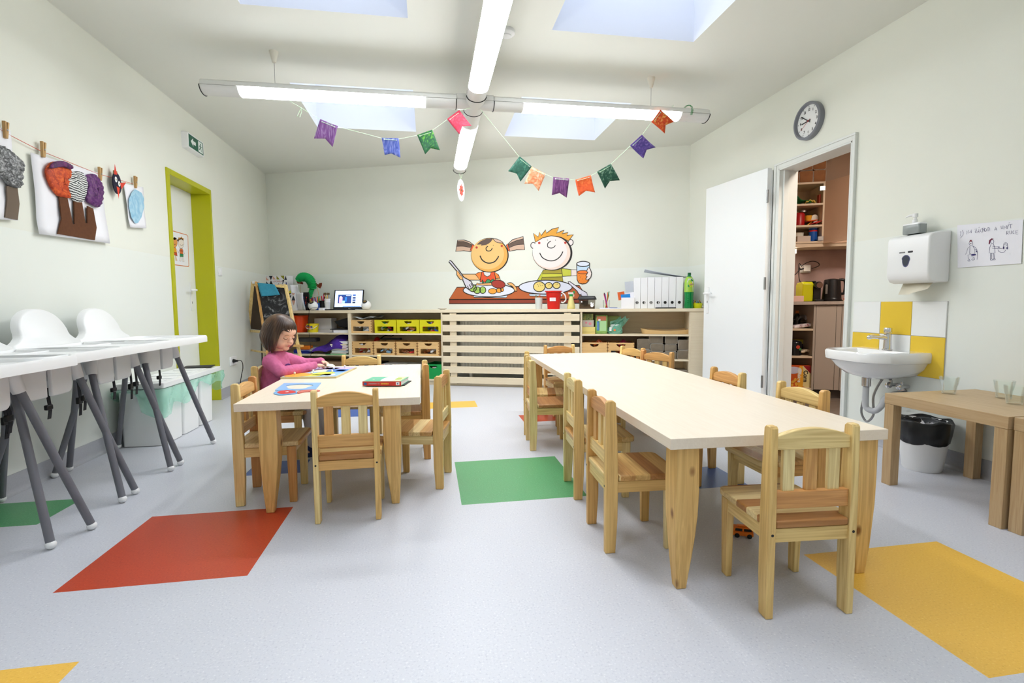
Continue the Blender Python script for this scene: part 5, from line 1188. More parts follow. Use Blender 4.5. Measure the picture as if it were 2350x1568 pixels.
MB().lathe([(.0455, .165), (.046, .17), (.0465, .25), (.042, .285), (.034, .305), (.024, .318)], n=28).build('label_sleeve', mat('label_lime', (160, 206, 70), .35), t, smooth=60)
MB().lathe([(.024, .318), (.0155, .33), (.014, .335), (.001, .336)], n=20).build('neck', gb, t, smooth=60); MB().cyl((0, 0, .333), .0165, .026, 20).build('cap', mat('cap_green', (0, 96, 50), .4), t, smooth=40)
a = Art(); 
for q, c, l in (([(-.026, .17), (.034, .17), (.034, .262), (.024, .30), (-.014, .30), (-.026, .27)], (236, 240, 238), 1), (circ(.016, .238, .022, .024), (228, 222, 60), 2), (rrect(-.001, .233, .034, .248, .006), (176, 30, 40), 3), (rrect(.002, .235, .031, .246, .004), (236, 220, 220), 3.5), ([(.01, .29), (.018, .30), (.024, .288), (.032, .28), (.03, .268), (.014, .276)], (20, 130, 70), 3), ([(-.02, .225), (-.012, .24), (-.004, .23), (-.002, .216), (-.012, .212)], (20, 130, 70), 3)): a.fill(q, c, l)
a.mb.v = [(x, -math.sqrt(max(1e-5, .0468**2-x*x))+y*1.0-.0002, z) for x, y, z in a.mb.v]; lb_ = a.build('label_print', t)
text_mesh('brand_word', 'Lipton', .010, mat('label_red', (170, 20, 34), .4), lb_, (.0165, -.0462, .2405), (PI/2, 0, .35), ext=.0001, bold=.0002)
for k in range(5): MB().box(-.022+.0, -.0445, .045+k*.022, -.008, -.0415, .049+k*.022).build('rib_highlight', mat('pet_highlight', (40, 160, 96), .15), t)  # short lighter green bars, a highlight painted on the ribbed bottle
t = WT('bowl', 'yellow-green bowl of odds and ends in the right corner of the worktop', 'bowl', 1600, .30); MB().lathe([(.001, 0), (.042, 0), (.05, .052), (.047, .052), (.04, .004), (.001, .004)], n=28).build('bowl_body', mat('bowl_lime', (206, 210, 20), .35), t, smooth=50)
mb = MB(); r = random.Random(9)
for k in range(14):
    a_ = r.uniform(0, 6.28); mb.M = Matrix.Translation((.03*math.cos(a_), .03*math.sin(a_), .05+r.uniform(0, .02))) @ Euler((r.uniform(0, 2), r.uniform(0, 2), r.uniform(0, 2))).to_matrix().to_4x4(); mb.box(-.018, -.004, -.003, .018, .004, .003, k % 8)
tag(mb.build('small_oddments', JM, None, loc=t.location, rz=BROT), 'small coloured oddments heaped in the yellow-green bowl', 'oddments', kind='stuff')
t = WT('paper_figure', 'small coloured paper figure leaning at the corner behind the bowl', 'paper figure', 1612, .28); MB(Matrix.Rotation(.5, 4, 'Y')).box(-.008, 0, 0, .008, .004, .09).box(.008, 0, .02, .03, .004, .04, 1).build('figure', [PM[0], PM[2]], t); MB().ell((.0, 0, .015), (.02, .02, .015)).build('base', white_paper, t)
# ================================================================ easel
# feet of the painted side stand in front of the shelves
t = thing('easel', 'child wooden A-frame easel with a chalkboard, standing in the left corner', 'easel', (0, 0, 0))
ew = MB(); 
def E3(px, py, off): s, z = atB(px, py, off); return bpos(s, off, z)
A_t, B_t = E3(584, 648, .80), E3(655, 652, .80)           # top of the board frame
C1, D1 = E3(580, 648, .84), E3(563, 937, 1.15)
top_l = bpos(.33, .77, 1.20); top_r = bpos(.70, .77, 1.185)
hL, hR = E3(586, 647, .80), E3(655, 653, .80)
fL = E3(637, 955, .55); fR = E3(697, 870, .55)
# board frame: two rails leaning toward the shelves
def plank(mb, p, q, wx, wy, dirx):
    p, q = Vector(p), Vector(q); d = (q-p).normalized(); x = Vector(dirx).normalized(); y = d.cross(x).normalized()
    mb.hexa([tuple(p+x*a+y*b) for a, b in ((-wx, -wy), (wx, -wy), (wx, wy), (-wx, wy))], [tuple(q+x*a+y*b) for a, b in ((-wx, -wy), (wx, -wy), (wx, wy), (-wx, wy))])
pL0, pR0 = E3(589, 647, .83), E3(655, 653, .83)
def down(px, py, z, off): return E3(px, py, off)
pL1 = E3(612, 790, .97); dL = (pL1-pL0); pL1 = pL0+dL*(pL0.z/(pL0.z-pL1.z))
pR1 = E3(688, 814, .97); dR = (pR1-pR0); pR1 = pR0+dR*(pR0.z/(pR0.z-pR1.z))
qL0 = E3(581, 647, .80); qL1 = E3(563, 850, .64); dq = qL1-qL0; qL1 = qL0+dq*(qL0.z/(qL0.z-qL1.z))
bx = (pR0-pL0).normalized()
for p, q in ((pL0, pL1), (pR0, pR1)): plank(mb := MB(), p, q, .013, .017, bx); mb.build('leg', pine_z, t, bevel=.002)
plank(mb := MB(), qL0, qL1, .013, .017, (0, 1, 0)); mb.build('leg', pine_z, t, bevel=.002)
qR0 = pR0+(qL0-pL0); qR1 = pR1+(qL1-pL1); qR1 = qR0+(qL1-qL0)
plank(mb := MB(), qR0, qR1, .013, .017, (0, 1, 0)); mb.build('leg', pine_z, t, bevel=.002)
L = lambda a, b, k: a+(b-a)*k
for k0, nm in ((.025, 'cross_rail'), (.44, 'cross_rail')):
    plank(mb := MB(), L(pL0, pL1, k0), L(pR0, pR1, k0), .012, .016, (0, 0, 1)); mb.build(nm, pine_x, t, bevel=.002)
f = MB(); q = [L(pL0, pL1, .035), L(pR0, pR1, .035), L(pR0, pR1, .42), L(pL0, pL1, .42)]; nb = (q[1]-q[0]).cross(q[3]-q[0]).normalized()
cb = mat('blackboard', (34, 34, 36), .7)
chalk = paint_strokes('chalky_blackboard', (28, 28, 30), (40, 40, 42), (150, 150, 152), 7, rough=.8, dist=3)
f.hexa([tuple(p-nb*.004) for p in q], [tuple(p+nb*.004) for p in q]); f.build('chalkboard', chalk, t)
q2 = [L(qL0, qL1, .04), L(qR0, qR1, .04), L(qR0, qR1, .45), L(qL0, qL1, .45)]; nb2 = (q2[1]-q2[0]).cross(q2[3]-q2[0]).normalized()
f = MB(); f.hexa([tuple(p-nb2*.004) for p in q2], [tuple(p+nb2*.004) for p in q2]); f.build('back_board', mat('easel_dark_board', (80, 66, 52), .6, noise=.2, nscale=6), t)
for k0, wd in ((.47, .016), (.66, .012)): plank(mb := MB(), L(qL0, qL1, k0), L(pL0, pL1, k0), wd*.8, .008, (0, 0, 1)); mb.build('side_brace', pine_y, t, bevel=.002)
plank(mb := MB(), L(qL0, qL1, .47), L(qR0, qR1, .47), .012, .016, (0, 0, 1)); mb.build('cross_rail', pine_x, t, bevel=.002)
# tray shelf sticking out below the board
a0, a1 = L(pL0, pL1, .585)-bx*.02, L(pR0, pR1, .585)+bx*.07; n_ = BN*.055; 
MB().hexa([tuple(a0), tuple(a0+n_), tuple(a1+n_), tuple(a1)], [tuple(p+Vector((0, 0, .022))) for p in (a0, a0+n_, a1+n_, a1)]).build('chalk_tray', pine_x, t, bevel=.002)
MB().box(-.02, -.02, 0, .02, .02, .03).build('top_hinge', white_plastic, t, loc=(pL0+qL0)/2-Vector((0, 0, .02)), rz=BROT)
pa = [L(L(pL0, pL1, .006), L(pR0, pR1, .006), .07), L(L(pL0, pL1, .010), L(pR0, pR1, .010), .66), L(L(pL0, pL1, .105), L(pR0, pR1, .105), .80), L(L(pL0, pL1, .135), L(pR0, pR1, .135), .16)]
up_ = BN*.024; pa = [p+up_ for p in pa]
mb = MB(); mb.grid(lambda u, v: tuple((pa[0]*(1-u)+pa[1]*u)*(1-v)+(pa[3]*(1-u)+pa[2]*u)*v+BN*(.012*math.sin(5*u+2*v)*v)), 10, 8)
tag(mb.build('blue_cloth', mat('blue_felt', (62, 150, 178), .9, noise=.08, nscale=40), None, smooth=180, fix=False, solid=.003), 'blue felt cloth draped over the top of the easel chalkboard', 'cloth')
# ================================================================ mural
mu = thing('wall_mural', 'cartoon wall decal of two children eating at a brown table', 'wall decal', bpos(0, 0, 0), BROT)
CRP = (6.184, 1000, 500); K = (38, 34, 32); W1 = .010
def new(): return Art('B', 0, CRP, dy=-.0005)
A = new(); S = A.shape
S([(190, 1160), (300, 987), (2040, 962), (2165, 1155)], (188, 98, 50), W1, 1); S([(190, 1160), (2165, 1155), (2165, 1212), (190, 1220)], (142, 64, 46), W1, 1)
A.build('painted_table', mu)
A = new(); S = A.shape
S([(310, 318), (283, 478), (400, 468), (497, 482), (545, 390), (480, 340), (400, 315)], (214, 180, 156), W1*.8, 2); A.fill([(302, 340), (400, 340), (520, 385), (505, 420), (400, 405), (296, 405)], (104, 84, 72), 3)
S([(1240, 265), (1262, 455), (1150, 455), (1045, 476), (1010, 385), (1090, 310)], (214, 180, 156), W1*.8, 2); A.fill([(1020, 385), (1130, 330), (1248, 300), (1256, 375), (1150, 385), (1040, 425)], (104, 84, 72), 3)
for P in ([(302, 338), (400, 338), (522, 385)], [(296, 405), (400, 405), (505, 430)], [(1020, 383), (1130, 330), (1248, 298)], [(1042, 425), (1150, 385), (1258, 376)]): A.stroke(P, W1*.6, K, 4, False, True)
S([(520, 380), (548, 392), (512, 470), (488, 465)], (228, 90, 40), W1*.6, 5); S([(1000, 382), (1026, 375), (1052, 465), (1030, 473)], (228, 90, 40), W1*.6, 5)
S([(370, 800), (565, 800), (628, 885), (460, 885), (385, 850)], (240, 190, 130), W1*.8, 2); S([(655, 768), (600, 780), (563, 800), (628, 885)], (236, 132, 52), W1*.8, 3); S([(833, 768), (890, 810), (912, 858), (850, 862)], (236, 132, 52), W1*.8, 3); S([(850, 864), (912, 856), (920, 884), (855, 888)], (240, 190, 130), W1*.7, 3)
S([(655, 768), (832, 768), (852, 890), (760, 915), (628, 912)], (226, 86, 44), W1*.8, 4); S([(678, 768), (690, 812), (730, 838), (770, 818), (786, 768)], (228, 226, 224), W1*.7, 5)
A.fill(circ(768, 532, 268, 246, 48), K, 6); A.fill(circ(762, 530, 258, 236, 48), (230, 172, 84), 7); A.fill(circ(738, 516, 232, 216, 48), (236, 194, 122), 8)
A.fill([(584, 378), (640, 330), (720, 298), (815, 295), (785, 340), (745, 372), (700, 388), (640, 396), (650, 378), (600, 382)], (100, 82, 74), 9, False); S([(818, 300), (880, 306), (955, 350), (925, 358), (860, 345)], (214, 180, 156), W1*.6, 9, True)
A.fill(circ(582, 422, 16), (190, 60, 44), 10); A.fill(circ(938, 400, 16), (190, 60, 44), 10)
for c in ((716, 386), (818, 390)): A.fill(circ(*c, 5, 5, 10), K, 10)
A.stroke([(742, 403), (716, 428), (720, 460), (750, 473), (785, 462), (804, 430)], W1*1.0, K, 10, False, True); A.stroke([(630, 540), (658, 595), (715, 636), (775, 644), (840, 620), (878, 575), (894, 543)], W1*1.3, K, 10, False, True)
A.build('cartoon_girl', mu)
A = new(); S = A.shape
S([(530, 1100), (1020, 1100), (1000, 1135), (545, 1130)], (200, 222, 240), W1*.7, 4); S(circ(755, 1030, 365, 92, 44), (226, 232, 246), W1, 5)
S([(660, 880), (690, 935), (665, 935)], (60, 146, 92), W1*.6, 6, True); S([(700, 932), (738, 872), (775, 895), (750, 935)], (60, 146, 92), W1*.6, 6, True); S([(775, 900), (815, 868), (825, 885), (790, 920)], (60, 146, 92), W1*.6, 6, True)
S([(568, 965), (588, 922), (612, 938), (790, 918), (808, 960), (720, 962), (600, 955)], (226, 170, 110), W1*.7, 7, False); S(circ(890, 942, 98, 58, 26, .15), (166, 56, 44), W1*.8, 8)
for c in ((528, 1000, 52, 50), (590, 1028, 50, 48), (668, 1026, 44, 48)): S(circ(*c, 20), (164, 202, 96), W1*.9, 8)
for c in ((808, 1042, 60, 38), (898, 1030, 36, 34), (942, 1022, 24, 26)): S(circ(*c, 20), (242, 164, 62), W1*.7, 8)
for x, y in ((520, 990), (535, 1005), (590, 1020), (600, 1035), (665, 1015), (672, 1032)): A.fill(circ(x, y, 4, 4, 8), K, 9.5)
S([(1020, 930), (1080, 924), (1140, 985), (1152, 1040), (1120, 1032), (1095, 980), (1050, 958)], (240, 180, 110), W1*.7, 9, True)
S([(188, 625), (205, 605), (228, 620), (345, 765), (402, 848), (445, 868), (505, 905), (540, 975), (510, 1000), (470, 1020), (430, 985), (388, 890), (350, 810), (295, 752)], (216, 214, 228), W1*1.1, 10)
for P in ([(452, 965), (470, 1010)], [(478, 945), (500, 990)], [(500, 930), (525, 975)]): A.stroke(P, W1*.9, K, 12, False)
S([(298, 745), (330, 770), (352, 810), (375, 830), (392, 880), (345, 872), (302, 815)], (240, 180, 110), W1*.8, 12)
A.build('plate_of_food', mu)
A = new(); S = A.shape
S([(1525, 742), (1440, 890), (1500, 897)], (200, 204, 60), W1*.7, 2); S([(1785, 718), (1920, 735), (1920, 825), (1800, 832)], (200, 204, 70), W1*.8, 3); S([(1920, 735), (2010, 737), (2010, 820), (1920, 825)], (240, 226, 218), W1*.7, 3)
S([(1525, 740), (1782, 718), (1808, 905), (1500, 905)], (168, 156, 52), W1*.8, 4); A.fill([(1515, 795), (1790, 790), (1796, 838), (1508, 845)], (206, 208, 66), 5); A.stroke([(1515, 795), (1790, 790)], W1*.6, K, 6, False); A.stroke([(1508, 845), (1796, 838)], W1*.6, K, 6, False)
for c in ((1385, 392, 36, 42), (1915, 350, 36, 42)): S(circ(*c, 20), (240, 230, 226), W1*.8, 5)
A.fill(circ(1656, 500, 284, 250, 48), K, 6); A.fill(circ(1644, 498, 268, 240, 48), (240, 218, 204), 7); A.fill(circ(1620, 485, 244, 226, 48), (238, 232, 228), 8)
S([(1415, 348), (1388, 220), (1455, 275), (1475, 203), (1500, 252), (1560, 170), (1572, 220), (1650, 162), (1747, 136), (1712, 220), (1824, 175), (1792, 228), (1880, 208), (1860, 252), (1952, 240), (1884, 332), (1780, 277), (1640, 256), (1520, 284)], (230, 164, 58), W1*.8, 9)
for c in ((1470, 358), (1840, 355)): A.fill(circ(*c, 17), (190, 50, 40), 10)
for c in ((1586, 317), (1700, 318)): A.fill(circ(*c, 6, 6, 10), K, 10)
A.stroke([(1632, 330), (1590, 368), (1594, 415), (1640, 431), (1680, 415), (1699, 392)], W1*.9, K, 10, False, True); A.stroke([(1476, 498), (1510, 560), (1570, 598), (1640, 612), (1710, 595), (1770, 545), (1805, 480)], W1*1.1, K, 10, False, True)
A.build('cartoon_boy', mu)
A = new(); S = A.shape
S([(1320, 1080), (1800, 1080), (1790, 1120), (1335, 1110)], (200, 222, 240), W1*.7, 2); S(circ(1558, 985, 378, 98, 44), (222, 228, 244), W1, 5)
for c in ((1470, 978, 82, 72), (1605, 962, 50, 44), (1715, 960, 52, 44)): S(circ(*c, 24), (238, 216, 128), W1*.9, 8)
for x, y in ((1450, 945), (1480, 940), (1510, 930), (1460, 970), (1490, 965), (1512, 960), (1600, 955), (1620, 945), (1710, 950), (1730, 942)): A.fill(circ(x, y, 5, 5, 8), K, 9.5)
S([(1880, 905), (1902, 905), (2080, 1030), (2142, 1062), (2155, 1110), (2080, 1112), (2028, 1080), (2008, 1040), (1885, 930)], (226, 224, 238), W1*.8, 9)
S([(2000, 660), (2185, 660), (2172, 895), (2130, 932), (2080, 940), (2030, 925), (2008, 880)], (200, 224, 244), W1, 6); A.fill([(2005, 775), (2176, 775), (2168, 890), (2130, 927), (2080, 934), (2033, 920), (2012, 878)], (238, 138, 44), 7); S(circ(2090, 772, 84, 24, 24), (240, 124, 40), W1*.6, 8); S(circ(2093, 655, 92, 36, 28), (226, 232, 244), W1, 9)
for x, y in ((2040, 820), (2062, 830), (2052, 850), (2080, 868), (2040, 890)): A.fill(circ(x, y, 4, 4, 8), K, 9)
S([(2165, 705), (2195, 730), (2214, 790), (2200, 850), (2150, 887), (2128, 870), (2150, 835), (2130, 825), (2148, 795), (2160, 770), (2140, 760)], (240, 226, 220), W1*.9, 10)
A.build('plate_and_glass', mu)
# ================================================================ bunting
FY = 3.515
def crA(P): return [(x/5.875+700, y/5.875+240) for x, y in P]
def crB(P): return [(x/5.222+1150, y/5.222+240) for x, y in P]
FL = [(crA([(205, 195), (443, 290), (365, 560), (265, 450), (118, 455)]), 'purple_paint', (120, 70, 140), (150, 96, 170), (206, 178, 220), 'streaky purple painted paper flag, first on the left of the string'),
      (crA([(1032, 445), (1265, 457), (1290, 735), (1165, 670), (1075, 685)]), 'blue_paint', (52, 66, 150), (84, 104, 190), (170, 176, 226), 'blue painted paper flag on the left string'),
      (crA([(1510, 408), (1715, 342), (1820, 607), (1695, 583), (1620, 668)]), 'green_paint', (28, 84, 60), (44, 110, 66), (110, 190, 60), 'green and lime streaked paper flag left of the light hub'),
      (crA([(1915, 195), (2080, 75), (2240, 305), (2120, 310), (2082, 415)]), 'red_paint', (190, 40, 66), (206, 62, 90), (222, 92, 112), 'crimson paper flag hanging by the light hub'),
      (crB([(220, 622), (370, 742), (235, 920), (190, 825), (88, 793)]), 'dark_green_paint', (26, 84, 66), (44, 104, 86), (80, 140, 118), 'plain dark green paper flag, first on the right string'),
      (crB([(365, 745), (538, 830), (445, 1040), (375, 958), (270, 960)]), 'peach_paint', (236, 120, 70), (246, 176, 130), (252, 224, 200), 'peach and white swirled paper flag'),
      (crB([(625, 868), (818, 885), (795, 1110), (708, 1055), (610, 1085)]), 'plum_paint', (74, 34, 84), (124, 66, 128), (176, 116, 170), 'dark plum paper flag at the bottom of the right string'),
      (crB([(890, 900), (1075, 847), (1112, 1062), (1010, 1040), (925, 1103)]), 'orange_paint', (222, 76, 24), (238, 96, 32), (246, 128, 60), 'plain orange paper flag right of the plum one'),
      (crB([(1150, 803), (1312, 710), (1425, 908), (1310, 912), (1257, 1000)]), 'fern_paint', (14, 60, 48), (34, 88, 66), (140, 176, 150), 'dark green paper flag with pale swirls on the right string'),
      (crB([(1545, 490), (1685, 362), (1835, 525), (1728, 555), (1693, 655)]), 'violet_paint', (56, 46, 120), (86, 62, 140), (130, 106, 180), 'blue-violet paper flag high on the right string'),
      (crB([(1798, 210), (1908, 60), (2085, 197), (1978, 243), (1968, 343)]), 'flame_paint', (200, 44, 20), (226, 84, 26), (246, 180, 90), 'fiery orange-red paper flag at the right end of the string')]
for i, (P, nm, c1, c2, c3, lab) in enumerate(FL):
    W = [atY(px, py, FY) for px, py in P]; o = (W[0]+W[1])/2; W = [p-o for p in W]
    a_, b_, c_, d_, e_ = W      # top left, top right, right tip, notch, left tip
    cen = (a_+b_)/2; r_ = random.Random(i); tw = r_.uniform(-.02, .02)
    def fp(u, v):
        top = a_*(1-u)+b_*u
        bot = (e_*(1-u*2)+d_*(u*2)) if u < .5 else (d_*(2-u*2)+c_*(u*2-1))
        p = top*(1-v)+bot*v; return (p.x, p.y-.02*v*v*(1 if i % 2 else -.6)+tw*(u-.5)*v+.004*math.sin(3*u+i), p.z)
    st = (30, 1, 4) if nm in ('purple_paint', 'plum_paint', 'blue_paint') else (8, 8, 8)
    f = MB().grid(fp, 8, 6).build('paper_flag', paint_strokes(nm, c1, c2, c3, 3.2, st, dist=1.6), None, smooth=180, fix=False, solid=.0012, loc=o)
    tag(f, lab, 'paper flag', 'painted paper flags on the string')
    t1, t2 = a_*.86+b_*.14+(e_-a_)*.1, a_*.14+b_*.86+(c_-b_)*.1
    MB().tube([t1+Vector((0, -.004, 0)), t2+Vector((0, -.004, 0))], .0016, 6).build('thread', mat('pale_green_thread', (206, 240, 200), .7), f, smooth=180)
    for q in (t1, t2): MB().ell(q+Vector((0, -.002, 0)), (.004, .002, .004), 10, 6).build('punched_hole', white_paper, f, smooth=180)
th = mat('pale_green_thread', (206, 240, 200), .7)
strp = [(655, 224)]+[p for P in FL[:4] for p in (P[0][0], P[0][1])]+[(1080, 246)]
s2 = [(1103, 250)]+[p for P in FL[4:11] for p in (P[0][0], P[0][1])]+[(1525, 262)]
mb = MB()
for Q in (strp, s2):
    pts = [atY(px, py+1.5, FY+.004) for px, py in Q]; mb.tube(pts, .0012, 5)
lp = [atY(px, py, FY) for px, py in ((692, 246), (684, 262), (682, 267), (688, 269), (692, 258), (691, 247))]; mb.tube(lp, .0016, 5)
mb.tube([atY(655, 224, FY), Vector((atY(655, 224, FY).x-.01, 3.55, 2.27)), Vector((-.9, 3.61, 2.25))], .0012, 5); mb.tube([atY(1525, 262, FY), Vector((1.79, 3.57, 2.27)), Vector((1.80, 3.55, 2.345)), Vector((1.80, 3.62, 2.35))], .0012, 5)
bs = mb.build('bunting_string', th, None, smooth=60); tag(bs, 'pale green string of the flag bunting tied to the ceiling light', 'string')
mb = MB(); 
for k in range(3): mb.tube([(1.93+.006*k+.02*math.cos(a_)*.4, 3.61-.072*math.cos(a_), 2.315-.056*math.sin(a_)) for a_ in [PI*i/12*2 for i in range(13)]], .0013, 5)
tag(mb.build('string_tie', mat('green_thread', (40, 150, 80), .7), None, smooth=60), 'green thread wound round the right arm of the ceiling light', 'thread')
# oval ornament under the far arm of the light
oc = Vector((.345, 5.32, 0)); pz = atY(1058, 437, 5.32); 
t = thing('oval_ornament', 'small white oval ornament with a red flower hanging under the light', 'ornament', (pz.x, 5.32, pz.z), .9)
MB().prism([(x, z) for x, z in circ(0, 0, .062, .112, 32)], 'y', -.003, .003).build('oval_card', white_paper, t)
fl = [((.045 if k % 2 == 0 else .028)*math.cos(PI*k/8), (.072 if k % 2 == 0 else .045)*math.sin(PI*k/8)) for k in range(16)]
a = Art(base=-.0034); a.fill(fl, (206, 84, 70), 1); a.fill(circ(0, 0, .008, .012, 10), (70, 90, 60), 2); a.build('flower_print', t)
MB().tube([(-.0, 0, .108), (-.06, .02, .29)], .0013, 5).tube([(.0, 0, .108), (.055, -.02, .29)], .0013, 5).build('thread', th, t)
# ================================================================ artwork line on the left wall
LW = lambda px, py, o=.006: wuv('L', px, py, o)
OFL = .012
def lw_thing(name, lab, cat, px, py, group=None): u, z = LW(px, py); return thing(name, lab, cat, wpos('L', u, OFL, z), WROT['L'], group), u, z
pts = [wpos('L', *(lambda q: (q[0], .016, q[1]))(wuv('L', px, py, .016))) for px, py in ((-60, 262), (22, 310), (90, 345), (222, 398), (305, 422))]
tag(MB().tube(pts, .0016, 5).build('hanging_string', mat('red_thread', (206, 90, 70), .7), None, smooth=60), 'thin red string on the left wall that the pictures hang from', 'string')
def peg(px, py, lab, tilt=.08, sc=1.0):
    t, u, z = lw_thing('clothes_peg', lab, 'clothes peg', px, py, 'wooden pegs on the red string'); m = wood('peg_wood', [(198, 160, 104)], 'z', .6, vary=False)
    for s in (-1, 1): MB(Matrix.Rotation(tilt*s+.1, 4, 'Y')).box(-.006+s*.006, -.018, -.04*sc, .003+s*.006, -.004, .04*sc).build('peg_half', m, t, bevel=.001)
    MB().cyl((0, -.02, .0), .0045, .018, 10, axis='y').build('spring', steel, t)
peg(4, 298, 'wooden peg at the left photo edge holding the grey tree picture'); peg(91, 343, 'wooden peg at the left corner of the big tree picture'); peg(223, 399, 'wooden peg at the right corner of the big tree picture')
peg(258, 402, 'small wooden peg above the dark bird face', sc=.7); peg(305, 418, 'wooden peg holding the light blue painting')
cb_ = (4.127, 0, 240)
def art_sheet(name, lab, poly, c0=(238, 238, 244), wav=.01):
    t = thing(name, lab, 'picture', wpos('L', 0, OFL, 0), WROT['L']); P = [wuv('L', px, py, OFL) for px, py in poly]
    a_, b_, c_, d_ = [Vector(p) for p in P]
    def fp(u, v): p = (a_*(1-u)+b_*u)*(1-v)+(d_*(1-u)+c_*u)*v; return (p.x, -.004-wav*abs(math.sin(4*v+u))*v, p.y)
    MB().grid(fp, 8, 10).build('paper', white_paper, t, smooth=180, fix=False, solid=.0012); return t
t = art_sheet('tree_collage', 'large paper collage of three trees with orange, striped and purple crowns', [(68, 350), (228, 398), (247, 559), (84, 537)])
A = Art('L', OFL, cb_, base=-.018)
brown = mat('brown_felt', (96, 58, 34), .95, noise=.08, nscale=60)
def patch(P, m, nm, thick=.006, puff=True, seed=0, y0=-.018):
    Q = smoothpts(P, True, 4); Q = [wuv('L', x/4.127, y/4.127+240, OFL) for x, y in Q]
    cx = sum(p[0] for p in Q)/len(Q); cz = sum(p[1] for p in Q)/len(Q); mb = MB(); rings = []
    for k, (s, h) in enumerate(((1.0, 0), (.98, thick), (.8, thick*1.6), (.55, thick*1.9), (.25, thick*2.2))):
        rings.append([(cx+(u-cx)*s, y0-h-(thick*.5*math.sin(17*i/len(Q)*6.28+seed+3*k) if puff and k else 0), cz+(z-cz)*s) for i, (u, z) in enumerate(Q)])
    mb.loft(rings); return mb.build(nm, m, t, smooth=180)
def stripes(name):
    m = mat(name, (230, 230, 230), .9); nt = m.node_tree; N = nt.nodes; L_ = nt.links
    tc = N.new('ShaderNodeTexCoord'); w = N.new('ShaderNodeTexWave'); w.bands_direction = 'Z'; w.inputs['Scale'].default_value = 26; w.inputs['Distortion'].default_value = 9; w.inputs['Detail Scale'].default_value = .5; w.inputs['Detail'].default_value = 1
    L_.new(tc.outputs['Object'], w.inputs['Vector']); r = N.new('ShaderNodeValToRGB'); r.color_ramp.interpolation = 'CONSTANT'; e = r.color_ramp.elements; e[0].color = rgb(40, 42, 44); e[1].position = .38; e[1].color = rgb(226, 228, 224)
    L_.new(w.outputs['Fac'], r.inputs[0]); L_.new(r.outputs[0], N['Principled BSDF'].inputs['Base Color']); return m
trunk = [(518, 870), (545, 1080), (505, 1225), (860, 1285), (878, 1165), (845, 985), (790, 960), (790, 1125), (770, 1120), (738, 925), (662, 915), (668, 1130), (650, 1130), (598, 885)]
Q = [wuv('L', x/4.127, y/4.127+240, OFL) for x, y in trunk]; MB().prism(Q, 'y', -.022, -.016).build('felt_trunks', brown, t)
patch([(385, 620), (440, 545), (540, 545), (620, 590), (628, 680), (600, 800), (628, 880), (560, 880), (500, 860), (440, 790), (400, 700)], paint_strokes('orange_fabric', (150, 36, 14), (206, 78, 22), (226, 110, 40), 22, (1, 1, 1)), 'orange_crown', .008, seed=1)
patch([(395, 600), (430, 545), (520, 532), (590, 560), (622, 590), (600, 612), (520, 590), (430, 598)], paint_strokes('violet_fabric', (50, 14, 60), (90, 28, 90), (130, 50, 110), 26), 'purple_fringe', .006, seed=2, y0=-.034)
patch([(575, 690), (640, 640), (720, 635), (780, 700), (785, 790), (750, 910), (690, 925), (640, 890), (600, 800)], stripes('striped_jersey'), 'striped_crown', .008, seed=3)
patch([(760, 680), (850, 655), (910, 720), (938, 800), (930, 920), (890, 975), (830, 950), (775, 900), (790, 780)], paint_strokes('purple_fabric', (48, 12, 56), (98, 36, 110), (120, 90, 110), 22), 'purple_crown', .008, seed=4)
t = art_sheet('tree_collage', 'paper collage with a black and white fabric tree crown, cut by the left photo edge', [(-70, 270), (22, 300), (34, 506), (-70, 500)])
patch([(-60, 395), (20, 420), (110, 490), (175, 560), (160, 650), (150, 780), (60, 780), (-10, 720), (-80, 600)], paint_strokes('tweed_fabric', (20, 20, 24), (120, 122, 122), (206, 206, 206), 34), 'grey_crown', .01, seed=5)
Q = [wuv('L', x/4.127, y/4.127+240, OFL) for x, y in [(20, 770), (25, 900), (5, 1070), (125, 1092), (142, 940), (122, 780)]]; MB().prism(Q, 'y', -.02, -.014).build('felt_trunk', mat('grey_brown_felt', (112, 98, 84), .95), t)
t = art_sheet('blue_painting', 'white sheet with a light blue watercolour blot hanging on the left wall', [(282, 421), (327, 430), (331, 524), (295, 522)])
A = Art('L', OFL, cb_, base=-.017); r_ = random.Random(2); bl = [(1265+72*math.cos(a_)*(1+r_.uniform(-.08, .08))+8*math.sin(2*a_), 965-155*math.sin(a_)*(1+r_.uniform(-.05, .05))) for a_ in [2*PI*i/26 for i in range(26)]]
A.fill(bl, (150, 196, 220), 1, True, 3); o = A.build('watercolour_blot', t); o.data.materials.clear(); o.data.materials.append(paint_strokes('watercolour', (132, 184, 214), (158, 202, 224), (184, 216, 230), 12))
t, u, z = lw_thing('bird_face', 'small dark paper bird face with red tufts and beak on the string', 'paper bird', 257, 417)
MB().prism([(x, zz) for x, zz in circ(0, -.01, .045, .068, 22)], 'y', -.024, -.018).build('dark_face', mat('dark_card_face', (30, 28, 50), .8), t)
a = Art(base=-.0245)
for q, c, l in (([(-.03, .04), (-.015, .11), (.005, .045)], (214, 60, 40), .5), ([(.03, .0), (.10, .02), (.04, -.04)], (214, 60, 40), .5), ([(-.012, -.03), (.02, -.035), (.002, -.11)], (226, 70, 40), 2), (circ(-.012, .012, .013, .018, 14), (240, 240, 240), 1), (circ(.02, -.008, .012, .018, 14), (240, 240, 240), 1), (circ(-.012, .012, .005, .007, 10), (150, 140, 60), 2), (circ(.02, -.008, .005, .007, 10), (150, 140, 60), 2)): a.fill(q, c, l)
a.build('paper_features', t)
